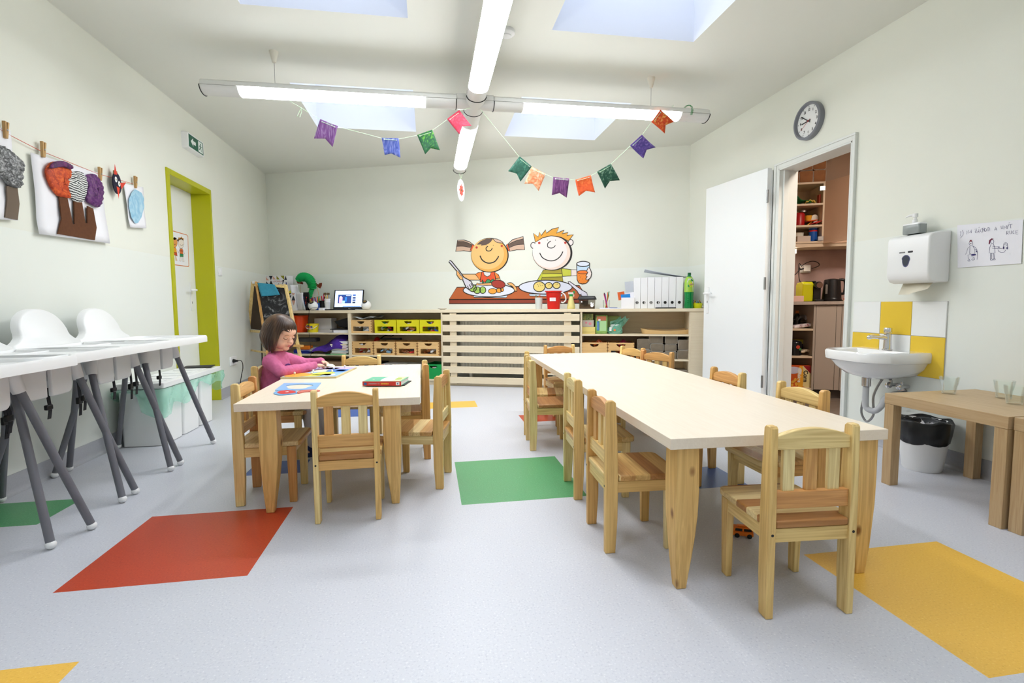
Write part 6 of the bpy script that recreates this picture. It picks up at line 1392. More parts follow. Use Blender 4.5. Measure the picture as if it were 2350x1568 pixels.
# ================================================================ things on the small table
def onZ(px, py, z): p = atZ(px, py, z); return p
TZ = .49
pz_ = thing('puzzle_board', 'colourful wooden peg puzzle board the girl plays with', 'puzzle', (-.648, 3.155, TZ), math.radians(-7))
MB().box(-.155, -.215, 0, .155, .215, .011).build('board', mat('puzzle_edge', (214, 198, 150), .5), pz_, bevel=.001)
class Flat(Art):
    def fill(s, pts, c, layer=1, smooth=False, k=5):
        q = smoothpts(pts, True, k) if smooth else pts
        s.mb.add([(a_, b_, s.base+.0004*layer) for a_, b_ in q], [tuple(range(len(q)))], s.mi(c)); return s
a = Flat(base=.0112); a.fill([(-.148, -.208), (.148, -.208), (.148, .208), (-.148, .208)], (150, 190, 236), 0)
for q, c in (([(-.14, -.2), (-.03, -.2), (-.02, -.1), (-.12, -.04), (-.14, -.1)], (244, 168, 60)), ([(-.1, -.19), (.04, -.2), (.05, -.14), (-.05, -.13)], (240, 226, 90)), ([(-.03, -.12), (.07, -.16), (.1, -.05), (.02, -.02)], (214, 214, 80)), ([(.05, -.17), (.12, -.18), (.12, -.12), (.06, -.11)], (236, 236, 226)), ([(.075, -.165), (.1, -.168), (.1, -.125), (.08, -.122)], (40, 40, 50)),
             ([(.03, .0), (.13, -.02), (.14, .08), (.04, .1)], (60, 120, 200)), ([(.08, .02), (.13, .01), (.13, .06), (.09, .07)], (30, 80, 170)), ([(-.1, .1), (.12, .1), (.14, .2), (-.12, .2)], (196, 178, 216)), ([(-.06, -.02), (.02, -.01), (.02, .08), (-.06, .08)], (220, 224, 200)), ([(-.13, -.02), (-.07, -.04), (-.07, .06), (-.13, .06)], (236, 120, 90)), ([(-.02, .11), (.05, .11), (.06, .17), (-.01, .17)], (236, 226, 150))): a.fill(q, c, 1+.2*len(q), True, 3)
a.build('printed_scene', pz_)
for x, y in ((-.1, -.15), (0, -.16), (.09, -.08), (-.03, -.05), (.06, .05), (.1, .14), (-.06, .14)): MB().lathe([(.002, .011), (.0022, .018), (.006, .021), (.0065, .026), (.004, .031), (.001, .032)], (x, y, 0), 12).build('knob', ceramic, pz_, smooth=60)
pp_ = thing('puzzle_piece', 'pale wooden puzzle piece held in the girl\'s fingers above the board', 'puzzle piece', (-.625, 3.315, .516), .4, rot=(.5, .2, .4)); MB().prism([(-.025, -.015), (.02, -.018), (.03, .0), (.015, .02), (-.02, .016)], 'z', 0, .005).build('piece', mat('piece_cream', (232, 232, 200), .5), pp_, bevel=.001)
# frame piece: blue picture frame with a cut out
fa_ = [onZ(*p, TZ) for p in ((631, 897), (723, 896), (737, 880), (652, 881))]; c0 = sum(fa_, Vector())/4
t = thing('cutout_frame', 'light blue puzzle tray with a cut-out hole on the small table', 'puzzle', (c0.x, c0.y, TZ)); F4 = [p-c0 for p in fa_]
def lerp2(u, v): p = (F4[0]*(1-u)+F4[1]*u)*(1-v)+(F4[3]*(1-u)+F4[2]*u)*v; return p.x, p.y
n = 40; out = []; inn = []
for i in range(n):
    a_ = 2*PI*i/n+PI/4; c_, s_ = math.cos(a_), math.sin(a_); k = 1/max(abs(c_), abs(s_)); out.append(lerp2(.5+.5*c_*k, .5+.5*s_*k)); r = .72+.06*math.sin(3*a_)+.04*math.sin(5*a_); inn.append(lerp2(.5+.5*.86*c_*min(1, 1)*r*1.08, .48+.5*s_*r))
mb = MB(); mb.loft([[(x, y, 0) for x, y in out], [(x, y, .004) for x, y in out], [(x, y, .004) for x, y in inn], [(x, y, 0) for x, y in inn]], cap=False); mb.build('frame', mat('blue_frame_print', (140, 180, 226), .5), t)
def flatpoly(name, lab, cat, P, m, h=.004, smooth=True):
    W = [onZ(*p, TZ) for p in P]; c0 = sum(W, Vector())/len(W); t = thing(name, lab, cat, (c0.x, c0.y, TZ)); Q = [(p.x-c0.x, p.y-c0.y) for p in W]; Q = smoothpts(Q, True, 4) if smooth else Q
    MB().prism(Q, 'z', 0, h).build('piece_base', m, t); return t, Q
t, Q = flatpoly('puzzle_piece', 'red and blue rounded puzzle piece beside the cut-out frame', 'puzzle piece', [(628, 904), (636, 899), (655, 896.5), (670, 897), (681, 900), (680, 904.5), (660, 907), (640, 908)], mat('piece_blue', (120, 170, 215), .5))
a = Flat(base=.0045); a.fill([(x*.8+.004, y*.74) for x, y in Q], (206, 52, 46), 0); a.fill(circ(.005, 0, .008, .008, 12), (240, 240, 236), 2); a.build('printed_top', t)
t, Q = flatpoly('puzzle_piece', 'thin red and grey puzzle piece behind the near chair back', 'puzzle piece', [(682, 902), (690, 898), (712, 896), (733, 897), (730, 899.5), (700, 901), (686, 904)], mat('piece_red', (206, 110, 96), .5))
# book
bo = thing('picture_book', 'thick children\'s book with a red spine lying on the small table', 'book', (-.24, 2.57, TZ), math.radians(-11.5))
MB().box(-.098, 0, 0, .098, .165, .002).box(-.098, 0, .020, .098, .165, .022).build('cover', mat('book_green', (120, 190, 150), .4), bo)
MB().box(-.098, -.002, 0, .098, .001, .022).build('spine', mat('book_red', (196, 44, 36), .4), bo, bevel=.0008); MB().box(-.095, .001, .002, .095, .16, .020).build('pages', white_paper, bo)
a = Flat(base=.0223); a.fill([(-.09, .01), (-.02, .01), (.0, .16), (-.09, .16)], (110, 184, 150), 1); a.fill([(-.01, .01), (.05, .03), (.04, .15), (-.01, .15)], (220, 222, 240), 2, True); a.fill([(.035, .005), (.09, .005), (.09, .16), (.035, .16)], (222, 230, 170), 1.5); a.fill([(.05, .06), (.08, .05), (.075, .11), (.055, .12)], (170, 186, 90), 3, True); a.fill(circ(-.06, .06, .006), (240, 226, 160), 3); a.build('cover_print', bo)
a = Art(base=-.0022); a.fill(circ(-.083, .010, .008, .007), (40, 90, 150), 1); a.fill([(.072, .003), (.090, .003), (.090, .019), (.072, .019)], (226, 230, 236), 1); a.fill([(.078, .007), (.084, .007), (.084, .015), (.078, .015)], (80, 100, 150), 2)
for k in range(9): a.fill([(-.066+k*.0046, .008), (-.0632+k*.0046, .008), (-.0632+k*.0046, .0145), (-.066+k*.0046, .0145)], (176, 150, 160), 1)
for k in range(2): a.fill([(-.02+k*.005, .008), (-.017+k*.005, .008), (-.017+k*.005, .0145), (-.02+k*.005, .0145)], (176, 150, 160), 1)
for k in range(8): a.fill([(-.004+k*.005, .007+.001*(k % 2)), (-.0005+k*.005, .007), (-.0005+k*.005, .014), (-.004+k*.005, .015)], (232, 180, 60), 1)
a.build('spine_print', bo)
ph = thing('thin_book', 'thin dark book lying under the thick red-spined book', 'book', (-.225, 2.592, TZ-.0), math.radians(-11.5)); 
bo.location.z += .005; MB().box(-.096, 0, 0, .098, .15, .0045).build('cover', mat('dark_paper', (40, 42, 46), .6), ph)
# toy car under the long table
tc = thing('toy_car', 'small orange toy rescue truck on the floor under the long table', 'toy car', (1.175, 1.70, 0), math.radians(-25)); og = mat('toy_orange', (236, 120, 30), .35)
MB().box(-.036, -.016, .008, .036, .016, .024).prism([(-.036, .024), (.036, .024), (.030, .040), (-.034, .040)], 'y', -.015, .015).build('car_body', og, tc, bevel=.002)
MB().prism([(-.03, .027), (-.004, .027), (-.004, .037), (-.028, .037)], 'y', -.0158, .0158).prism([(.002, .027), (.031, .027), (.026, .037), (.002, .037)], 'y', -.0158, .0158).box(.0335, -.012, .026, .0345, .012, .036).build('windows', black_plastic, tc)
MB().box(-.02, -.008, .040, .018, .008, .046).build('light_bar', og, tc, bevel=.002)
for x in (-.022, .022):
    for y in (-.017, .013): MB().cyl((x, y, .009), .009, .005, 16, axis='y').build('wheel', black_plastic, tc, smooth=40)
# ================================================================ kitchen seen through the doorway
kw = mat('kitchen_wall_paint', (184, 160, 140), .8); kfront = mat('kitchen_front', (176, 164, 150), .5); kbody = mat('kitchen_board', (216, 196, 168), .5)
ksplash = mat('kitchen_splashback', (172, 146, 140), .6, noise=.16, nscale=5); ktop = mat('kitchen_worktop', (176, 162, 150), .5, noise=.12, nscale=20)
X2 = XR+.15
mb = MB(); c0 = bpos(5.285, 0); c1 = bpos(8.2, 0); 
mb.add([tuple(c0), tuple(c1), tuple(c1+Vector((0, 0, HC))), tuple(c0+Vector((0, 0, HC)))], [(0, 1, 2, 3)])
struct(mb.build('wall_kitchen_back', kw, fix=False))
mb = MB()
for a, b, c, d in ((1.5, DR0, 0, HC), (DR1, 5.1, 0, HC), (DR0, DR1, DRT, HC)): mb.add([(X2, a, c), (X2, b, c), (X2, b, d), (X2, a, d)], [(0, 1, 2, 3)])
struct(mb.build('wall_kitchen_left', kw, fix=False))
struct(MB().add([(5.6, 1.5, 0), (5.6, 4.6, 0), (5.6, 4.6, HC), (5.6, 1.5, HC)], [(0, 1, 2, 3)]).build('wall_kitchen_right', kw, fix=False))
struct(MB().add([(X2, 1.5, 0), (5.6, 1.5, 0), (5.6, 1.5, HC), (X2, 1.5, HC)], [(0, 1, 2, 3)]).build('wall_kitchen_front', kw, fix=False))
o = area('kitchen_fill', (3.45, 2.5, HC-.06), .5, .5, KIT_E*4.5, (1, .88, .77))  # unseen fill light, added to brighten the kitchen and the cupboard door
def K(name, lab, cat, s, off, z, group=None, drz=0): return thing(name, lab, cat, bpos(s, off, z), BROT+drz, group)
k0, kx, kR = 5.44, 6.281, 7.0
t = K('wall_cupboard', 'open kitchen wall cupboard with three shelves and its door swung out', 'cupboard', 5.50, 0, 0); w = kx-5.50
for x in (0, w-.016): MB().box(x, -.35, 1.46, x+.016, 0, 2.035).build('side_panel', kbody, t)
MB().box(0, -.012, 1.46, w, 0, 2.035).build('back_panel', kbody, t)
for z in (2.035, 1.835, 1.633, 1.478): MB().box(.016, -.35, z-.018, w-.016, -.012, z).build('shelf_board', kbody, t, bevel=.001)
pH = bpos(kx, .352, 0); sE = atB(1950.5, 470, .60)[0]; pE = bpos(sE, .60, 0); d_ = (pE-pH); ang_ = math.atan2(d_.y, d_.x)-BROT
dd = MB(Matrix.Translation((w, -.352, 0)) @ Matrix.Rotation(ang_, 4, 'Z')).box(0, 0, 1.455, d_.length, .018, 2.03).build('cupboard_door', mat('kitchen_door_warm', (222, 188, 158), .5), t, bevel=.001)
for z in (1.50, 1.97): MB().box(w-.05, -.36, z-.02, w-.004, -.33, z+.02).build('hinge', steel, t)
t = K('wall_cupboard', 'closed kitchen wall cupboard behind the open cupboard door', 'cupboard', kx, 0, 0); MB().box(.001, -.33, 1.46, kR-kx, 0, 2.035).build('cupboard_body', kbody, t); MB().box(.002, -.35, 1.455, .30, -.331, 2.03).box(.303, -.35, 1.455, .60, -.331, 2.03).build('cupboard_door', mat('kitchen_door_warm', (222, 188, 158), .5), t, bevel=.001)
MB().box(-.78, -.34, 1.425, .7, -.02, 1.459).build('bottom_trim', kbody, t)
t = K('under_cupboard_light', 'lit double strip light under the open kitchen wall cupboard', 'lamp', 5.98, .20, 1.37)
MB().box(-.26, -.07, .0, .10, .07, .05).build('lamp_body', white_plastic, t, bevel=.003)
for y in (-.045, .02): MB().box(-.25, y, -.004, .09, y+.03, .0).box(-.25, -.0725, .006+.022*(y > 0), .09, -.0705, .02+.022*(y > 0)).build('lit_tube', mat('warm_tube', (255, 240, 220), .4, emit=9), t)
struct(MB().add([tuple(bpos(5.3, .004, .90)), tuple(bpos(7.2, .004, .90)), tuple(bpos(7.2, .004, 1.46)), tuple(bpos(5.3, .004, 1.46))], [(0, 1, 2, 3)]).build('trim_2', ksplash, fix=False))
t = K('kitchen_worktop', 'grey-brown kitchen worktop with a coffee machine and kettle on it', 'worktop', 0, 0, 0); MB().prism([(5.30, -.006), (7.0, -.006), (7.0, -.62), (5.52, -.62)], 'z', .872, .902).build('board', ktop, t, bevel=.002)
t = K('base_shelf', 'open kitchen base cabinet with three shelves of food', 'cabinet', 5.53, 0, 0); w = 6.152-5.53
for x in (0, w-.018): MB().box(x, -.60, .08, x+.018, -.03, .87).build('side_panel', kfront, t)
MB().box(0, -.05, .08, w, -.03, .87).build('back_panel', kbody, t)
for z in (.65, .395, .098): MB().box(.018, -.60, z-.018, w-.018, -.05, z).build('shelf_board', kbody, t, bevel=.001)
MB().box(0, -.56, 0, w, -.54, .08).build('plinth', mat('dark_plinth', (80, 74, 70), .6), t)
t = K('base_cabinet', 'kitchen base cabinet with plain grey-beige doors below the kettle', 'cabinet', 6.153, 0, 0)
MB().box(0, -.58, .08, .8, -.03, .87).build('cabinet_body', kfront, t)
MB().box(.002, -.60, .085, .168, -.582, .865).build('door', kfront, t, bevel=.001); MB().box(.171, -.60, .085, .212, -.582, .865).build('door', kfront, t, bevel=.001)
MB().hexa([(.215, -.60, .08), (.34, -.66, .07), (.34, -.64, .07), (.215, -.58, .08)], [(.215, -.60, .865), (.34, -.66, .865), (.34, -.64, .865), (.215, -.58, .865)]).build('corner_door', kfront, t, bevel=.001)
MB().box(0, -.56, 0, .5, -.54, .08).build('plinth', mat('dark_plinth', (80, 74, 70), .6), t)
# paper bricks on the cupboard
kb = mat('kraft_wrap_brown', (150, 100, 60), .75, noise=.12, nscale=20)
for (x0, x1, y0, y1), lb in zip([(325, 368, 410, 468), (325, 365, 470, 565), (372, 520, 360, 468), (368, 522, 470, 567), (525, 668, 366, 468), (525, 668, 470, 562), (520, 652, 305, 362)], ['left upper', 'left lower', 'middle upper', 'middle lower', 'right upper', 'right lower', 'topmost']):
    a_, z1 = atB(x0/4.9+1760, y0/4.9+300, .33); b_, z0 = atB(x1/4.9+1760, y1/4.9+300, .33); z0 = max(z0, 2.036)
    if x0 < 330: a_ = b_-.11
    pbrick('brown paper package, %s one on the kitchen wall cupboard' % lb, (a_+b_)/2, .33, {'u': 2.152, 'l': 2.036, 't': 2.268}[lb.split()[-1][0] if lb != 'topmost' else 't'], (b_-a_)*.98, .112, .18, 'brown packages on the kitchen cupboard', kb)
def KB(name, lab, cat, px0, px1, z, h, off, d, m, py=500, group=None, bevel=.003):
    a_, b_ = atB(px0, py, off)[0], atB(px1, py, off)[0]; t = K(name, lab, cat, (a_+b_)/2, off, z, group); w = (b_-a_)/2; MB().box(-w, 0, 0, w, d, h).build(name+'_body', m, t, bevel=bevel); return t, w
def KL(name, lab, cat, px, off, z, prof, m, py=500, part='body'):
    t = K(name, lab, cat, atB(px, py, off)[0], off, z); MB().lathe(prof, n=24).build(part, m, t, smooth=50); return t
t = K('plastic_bag', 'green plastic bag on the top shelf of the open cupboard', 'bag', atB(1838, 440, .3)[0], .32, 1.836); MB().grid(lambda u, v: (-.09+.18*u, .12*v, .10*(1-u)*(1-.3*v)+.012*math.sin(9*u)+.006), 12, 6).build('bag', mat('bag_green', (0, 130, 60), .4), t, smooth=180, fix=False, solid=.003)
t = K('snack_bag', 'crumpled pale yellow bag on the top shelf of the open cupboard', 'bag', atB(1861, 455, .32)[0], .32, 1.836); MB().grid(lambda u, v: (-.045+.09*u, .05*v, .032*math.sin(PI*u)**.4+.010*math.sin(17*u+5*v)), 14, 6).build('bag', mat('bag_yellow', (236, 206, 100), .5), t, smooth=180, fix=False, solid=.003)
for i, (a_, b_, c, lb) in enumerate(((1880, 1884.5, (170, 60, 30), 'brown-orange'), (1885, 1890, (240, 236, 236), 'white-labelled'), (1890.3, 1893, (30, 20, 24), 'dark narrow'))): KB('spice_box', lb+' small packet standing at the right of the top cupboard shelf', 'packet', a_, b_, 1.836, .09+.01*i, .30, .05, mat('packet_%d' % i, c, .5), py=445, group=None)
KB('white_packet', 'white packet at the back of the top cupboard shelf', 'packet', 1862, 1876, 1.836, .075, .12, .06, white_paper, py=445)
t = KL('red_jar', 'red jar with fruit print on the middle cupboard shelf', 'jar', 1834, .27, 1.634, [(.001, 0), (.05, 0), (.05, .11), (.04, .125), (.001, .125)], mat('jar_red', (170, 20, 24), .35), 490)
t = KL('glass_jar', 'glass jar with a metal lid on the middle cupboard shelf', 'jar', 1843, .22, 1.634, [(.001, 0), (.035, 0), (.035, .13), (.03, .14)], glassmat('jar_glass', (190, 190, 150), .05, .6), 490); MB().cyl((0, 0, .14), .037, .016, 20).build('lid', steel, t, smooth=40)
t = KL('yellow_cup', 'yellow and orange patterned cup on the middle cupboard shelf', 'cup', 1855, .25, 1.634, [(.001, .05), (.025, .05), (.034, .10), (.031, .10), (.001, .055)], mat('cup_yellow', (236, 170, 40), .4), 490); MB().box(-.035, -.03, 0, .04, .03, .05).build('cup_base', mat('cup_dark', (60, 40, 30), .5), t, bevel=.004)
t = K('round_tub', 'white round lid standing on edge on the middle cupboard shelf', 'tub', atB(1870, 490, .26)[0], .26, 1.634); MB().cyl((0, 0, .075), .033, .02, 24, axis='y').box(-.03, .0, 0, .03, .02, .05).build('lid', cream_plastic, t, smooth=40)
for i, (px, c, lb, a_) in enumerate(((1856, (240, 190, 50), 'yellow', .7), (1868, (200, 30, 30), 'red', .3), (1880, (200, 40, 30), 'dark red', .45), (1862, (220, 90, 30), 'orange', .1))):
    t = K('snack_packet', lb+' foil snack packet heaped on the middle cupboard shelf', 'packet', atB(px, 500, .31)[0], .30+.012*i, 1.640+.010*i); MB(Matrix.Rotation(-a_, 4, 'Y')).box(-.04, -.02, 0, .04, .06, .008).build('packet', mat('foil_%d' % i, c, .35), t, bevel=.003)
KL('white_tub', 'white tub with grey print on the lowest cupboard shelf', 'tub', 1832, .22, 1.479, [(.001, .0), (.04, 0), (.048, .09), (.05, .095), (.001, .096)], cream_plastic, 530)
KB('clear_box', 'clear plastic food box on the lowest cupboard shelf', 'food box', 1830, 1861, 1.479, .058, .30, .1, mat('frosted_box', (206, 190, 176), .3), py=540)
t = KL('blue_tin', 'blue tin with a red band on the lowest cupboard shelf', 'tin', 1866, .26, 1.479, [(.001, 0), (.037, 0), (.037, .13), (.001, .13)], mat('tin_blue', (24, 84, 170), .35), 530); MB().lathe([(.0375, .098), (.0375, .112)], n=24).build('red_band', mat('tin_red', (200, 30, 34), .4), t, smooth=40); MB().cyl((0, 0, .13), .038, .008, 24).build('lid', mat('tin_lid', (180, 210, 230), .3), t, smooth=40)
t = KL('green_mug', 'dark green mug beside the blue tin in the cupboard', 'mug', 1877, .2, 1.479, [(.001, 0), (.036, 0), (.036, .09), (.033, .09), (.033, .005)], mat('mug_green', (40, 90, 60), .3), 530)
# counter
t = K('coffee_machine', 'lime green capsule coffee machine with a black front on the kitchen worktop', 'coffee machine', atB(1862, 665, .36)[0], .36, .902); Mx = Matrix.Rotation(.0, 4, 'Z')
MB().prism([(.01, 0), (.20, 0), (.20, .16), (.17, .185), (.03, .19), (.0, .17)], 'x', -.075, .02).build('machine_body', mat('lime_plastic', (206, 206, 20), .3), t, bevel=.008)
MB().box(.021, -.0, 0, .085, .16, .135).box(.021, -.05, 0, .095, .05, .02).build('front_block', black_plastic, t, bevel=.006); MB().cyl((.052, -.035, .155), .034, .16, 24, axis='y').build('brew_head', black_plastic, t, smooth=40); MB().cyl((.058, -.038, .155), .026, .004, 24, axis='y').build('head_cap', mat('mocha_plastic', (110, 80, 66), .3), t, smooth=40); MB().box(-.04, .03, .186, .05, .1, .198).build('lever', black_plastic, t, bevel=.003); MB().box(.075, .04, 0, .088, .18, .12).build('side_strip', mat('lime_plastic', (206, 206, 20), .3), t, bevel=.003)
t = K('kettle', 'black electric kettle on the kitchen worktop', 'kettle', atB(1911, 665, .36)[0], .34, .902)
MB().lathe([(.001, 0), (.092, 0), (.092, .018), (.088, .022), (.086, .04), (.074, .185), (.07, .205), (.03, .216), (.001, .216)], n=32, sx=.92).build('kettle_body', black_plastic, t, smooth=40)
MB().tube(smoothpts([(.06, 0, .205), (.10, -.01, .200), (.112, -.01, .16), (.108, -.01, .10), (.10, -.01, .075), (.078, 0, .07)], False, 5), .013, 10).build('handle', black_plastic, t, smooth=180); MB().box(-.075, -.042, .07, -.056, -.058, .16).build('water_gauge', mat('gauge', (120, 116, 110), .2), t, bevel=.003)
KB('food_box', 'clear box with pinkish contents on the worktop left of the coffee machine', 'food box', 1812, 1845, .902, .055, .42, .12, mat('pink_box', (226, 190, 176), .3), py=682)
t = K('snack_plate', 'pale board with orange snacks on the worktop right of the kettle', 'plate', atB(1950, 686, .36)[0], .36, .902); MB().box(-.07, -.04, 0, .1, .08, .012).build('board', mat('pale_board', (226, 196, 160), .5), t, bevel=.003)
for i in range(6): MB().ell((-.04+.022*i, .0+.01*(i % 2), .022), (.014, .012, .010), 8, 6).build('snack', mat('snack_orange', (226, 84, 40), .5), t, smooth=180)
u_, z_ = atB(1849, 617, .02); t = K('wall_socket', 'white socket with an adaptor on the kitchen splashback', 'socket', u_, .006, z_); MB().box(-.05, -.012, -.04, .05, 0, .04).box(-.03, -.05, -.03, .035, -.012, .03).build('adaptor', white_plastic, t, bevel=.008)
t = K('appliance_cord', 'black looped cord plugged in above the coffee machine', 'cord', u_, .06, z_)
cp = [atB(px, py, .06) for px, py in ((1862, 617), (1868, 615), (1878, 611), (1880, 606), (1873, 601), (1862, 600), (1850, 604), (1841, 610))]
MB().tube(smoothpts([(s-u_, 0, z-z_) for s, z in cp], False, 5), .004, 6).tube([(-.03, .01, .0), (-.06, .0, -.01), (-.075, .0, .01)], .007, 8).build('cord_loop', black_plastic, t, smooth=180)
cp = [atB(px, py, .06) for px, py in ((1840, 612), (1834, 605), (1833, 620), (1834, 640), (1840, 655), (1846, 668))]; MB().tube(smoothpts([(s-u_, 0, z-z_) for s, z in cp], False, 5), .004, 6).tube([(-.06, 0, -.0), (-.10, 0, -.05), (-.16, 0, -.10)], .004, 6).build('cord_run', black_plastic, t, smooth=180)
# lower open shelves
t = K('carton', 'orange breakfast cereal box lying on its side on the bottom kitchen shelf', 'box', atB(1838, 862, .56)[0], .575, .0985); a_, b_ = atB(1812, 860, .575)[0], atB(1863.3, 860, .575)[0]; w = (b_-a_)/2; t.location = bpos((a_+b_)/2, .575, .0985); hb = .205
MB().box(-w, 0, 0, w, .07, hb).build('carton_body', mat('carton_orange', (206, 84, 20), .5), t, bevel=.001)
a = Art(base=-.0004); a.fill([(.02, .01), (.075, .0), (.11, .05), (.115, .12), (.08, .17), (.02, .20), (-.02, .17), (.0, .10), (-.01, .05)], (232, 214, 150), 1, True); a.fill([(-.02, .01), (.02, .01), (.015, .19), (-.025, .17)], (240, 170, 40), 1.5, True); a.fill([(w-.075, hb-.004), (w-.003, hb-.004), (w-.003, hb-.085)], (150, 16, 30), 2); a.fill([(-w+.01, .13), (-w+.07, .135), (-w+.09, .18), (-w+.01, .19)], (206, 206, 226), 2, True); a.fill(circ(-w+.085, .155, .018, .028), (232, 230, 226), 2.5)
for x, z in ((-w+.03, .05), (-w+.06, .03), (-w+.02, .02), (-w+.05, .07)): a.fill(circ(x, z, .018, .013, 9, x*40), (232, 170, 60), 2)
a.build('carton_print', t)
text_mesh('lettering', 'Corn', .052, mat('letter_black', (24, 20, 20), .5), t, (w-.055, -.003, .105), (PI/2, PI/2, 0), bold=.0008); text_mesh('lettering', 'Flakes', .042, mat('letter_white', (246, 236, 220), .5), t, (w-.108, -.003, .098), (PI/2, PI/2, 0), bold=.0014)
t = K('snack_packet', 'white and red packet on the upper open kitchen shelf', 'packet', atB(1842, 748, .5)[0], .54, .651); MB(Matrix.Rotation(-.15, 4, 'Y')).box(-.09, 0, .008, .09, .08, .04).build('packet', paint_strokes('packet_red_white', (120, 20, 40), (226, 220, 224), (240, 240, 244), 9), t, bevel=.01)
t = K('plastic_bag', 'crumpled grey transparent bag on the upper open kitchen shelf', 'bag', atB(1845, 735, .45)[0], .44, .651); MB().grid(lambda u, v: ((u-.5)*.2, v*.1, .07+.045*math.sin(PI*u)*math.sin(PI*v*.8+.4)+.014*math.sin(19*u+7*v)), 16, 8).build('bag', film('grey_film', (170, 170, 166), .6), t, smooth=180, fix=False); MB().box(-.07, .02, 0, .07, .09, .05).build('bag_content', mat('dark_cardboard', (36, 36, 42), .6), t)
t = KL('bottle', 'dark bottle with an orange cap at the back of the upper open kitchen shelf', 'bottle', 1829, .4, .651, [(.001, 0), (.03, 0), (.03, .10), (.012, .14), (.001, .14)], mat('dark_glass', (22, 26, 22), .15), 735); MB().cyl((0, 0, .138), .014, .025, 14).build('cap', mat('cap_orange', (190, 110, 40), .5), t)
t = K('food_tin', 'dark round tin with a flower print on the middle open kitchen shelf', 'tin', atB(1823, 800, .5)[0], .50, .396); MB().cyl((0, 0, 0), .06, .12, 24).ell((0, 0, .12), (.06, .06, .02)).build('tin_body', mat('tin_dark', (24, 26, 28), .2), t, smooth=40); a = Art(base=-.0605); a.fill(circ(.012, .08, .018, n=7), (200, 70, 40), 1); a.fill(circ(.03, .06, .012, n=7), (60, 120, 60), 1.5); a.build('flower_print', t)
t = K('food_tray', 'black and cream patterned packet on the middle open kitchen shelf', 'packet', atB(1849, 808, .5)[0], .53, .396); MB().grid(lambda u, v: ((u-.5)*.16, v*.1, .022+.018*math.sin(PI*u)+.006*math.sin(15*u)), 12, 5).build('packet', paint_strokes('cream_black', (30, 26, 24), (210, 190, 160), (226, 206, 180), 16), t, smooth=180, fix=False, solid=.02)
t = K('yellow_box', 'yellow-green lid at the back of the middle open kitchen shelf', 'box', atB(1840, 785, .35)[0], .35, .396); MB().box(-.07, 0, 0, .07, .1, .12).build('dark_box', mat('dark_cardboard', (36, 36, 42), .6), t); MB().box(-.05, -.002, .095, .05, .1, .135).build('lid', mat('dull_yellow', (180, 180, 60), .5), t)
# ================================================================ the girl
def cap(mb, pts, rad, n=14):
    mb.tube(pts, rad, n)
    for p, r in ((pts[0], rad[0]), (pts[-1], rad[-1])): mb.ell(p, r, n, 8)
skin = mat('child_skin', (238, 190, 164), .55, spec=.3); 
Hc = Vector((-.868, 3.150, .735)); RH = Matrix.Rotation(math.radians(-32), 3, 'Z') @ Matrix.Rotation(math.radians(17), 3, 'Y')
def hp(x, y, z): return Hc+RH @ Vector((x, y, z))
def hell(mb, x, y, z, r, n=18, m=12): mb.ell(hp(x, y, z), r, n, m, R=RH)
shN, shF = Vector((-.915, 3.085, .575)), Vector((-.89, 3.255, .578))
elN, elF = Vector((-.845, 3.035, .520)), Vector((-.80, 3.375, .530))
wrN, wrF = Vector((-.700, 3.225, .532)), Vector((-.690, 3.375, .540))
pel = Vector((-.905, 3.17, .335))
body = MB()
hell(body, -.006, 0, .012, (.082, .070, .088), 28, 20)         # skull
hell(body, .022, 0, -.035, (.052, .054, .052), 24, 16)          # lower face
hell(body, .058, 0, -.070, (.019, .022, .016)); hell(body, .040, .030, -.038, (.030, .026, .028)); hell(body, .040, -.030, -.038, (.030, .026, .028))  # chin, cheeks
hell(body, .058, 0, .030, (.028, .048, .034)); hell(body, .077, 0, -.010, (.010, .009, .016)); hell(body, .085, 0, -.024, (.0105, .0105, .0085)); hell(body, .079, .008, -.027, (.006, .006, .005)); hell(body, .079, -.008, -.027, (.006, .006, .005))   # brow, nose
hell(body, .0745, 0, -.046, (.008, .016, .005)); hell(body, .0725, 0, -.055, (.008, .014, .005))  # lips
for s in (-1, 1): hell(body, -.01, s*.071, -.012, (.014, .008, .022)); 
cap(body, [hp(-.018, 0, -.05), Vector((-.893, 3.165, .60)), Vector((-.90, 3.168, .56))], [.034, .031, .045])
cap(body, [Vector((-.90, 3.168, .55)), Vector((-.905, 3.17, .45)), pel], [.065, .062, .072])
for sh, el, wr in ((shN, elN, wrN), (shF, elF, wrF)):
    cap(body, [Vector((-.90, 3.168, .572)), sh], [.04, .032]); cap(body, [sh, (sh+el)/2, el], [.030, .027, .023]); cap(body, [el, (el+wr)/2, wr], [.023, .021, .0165])
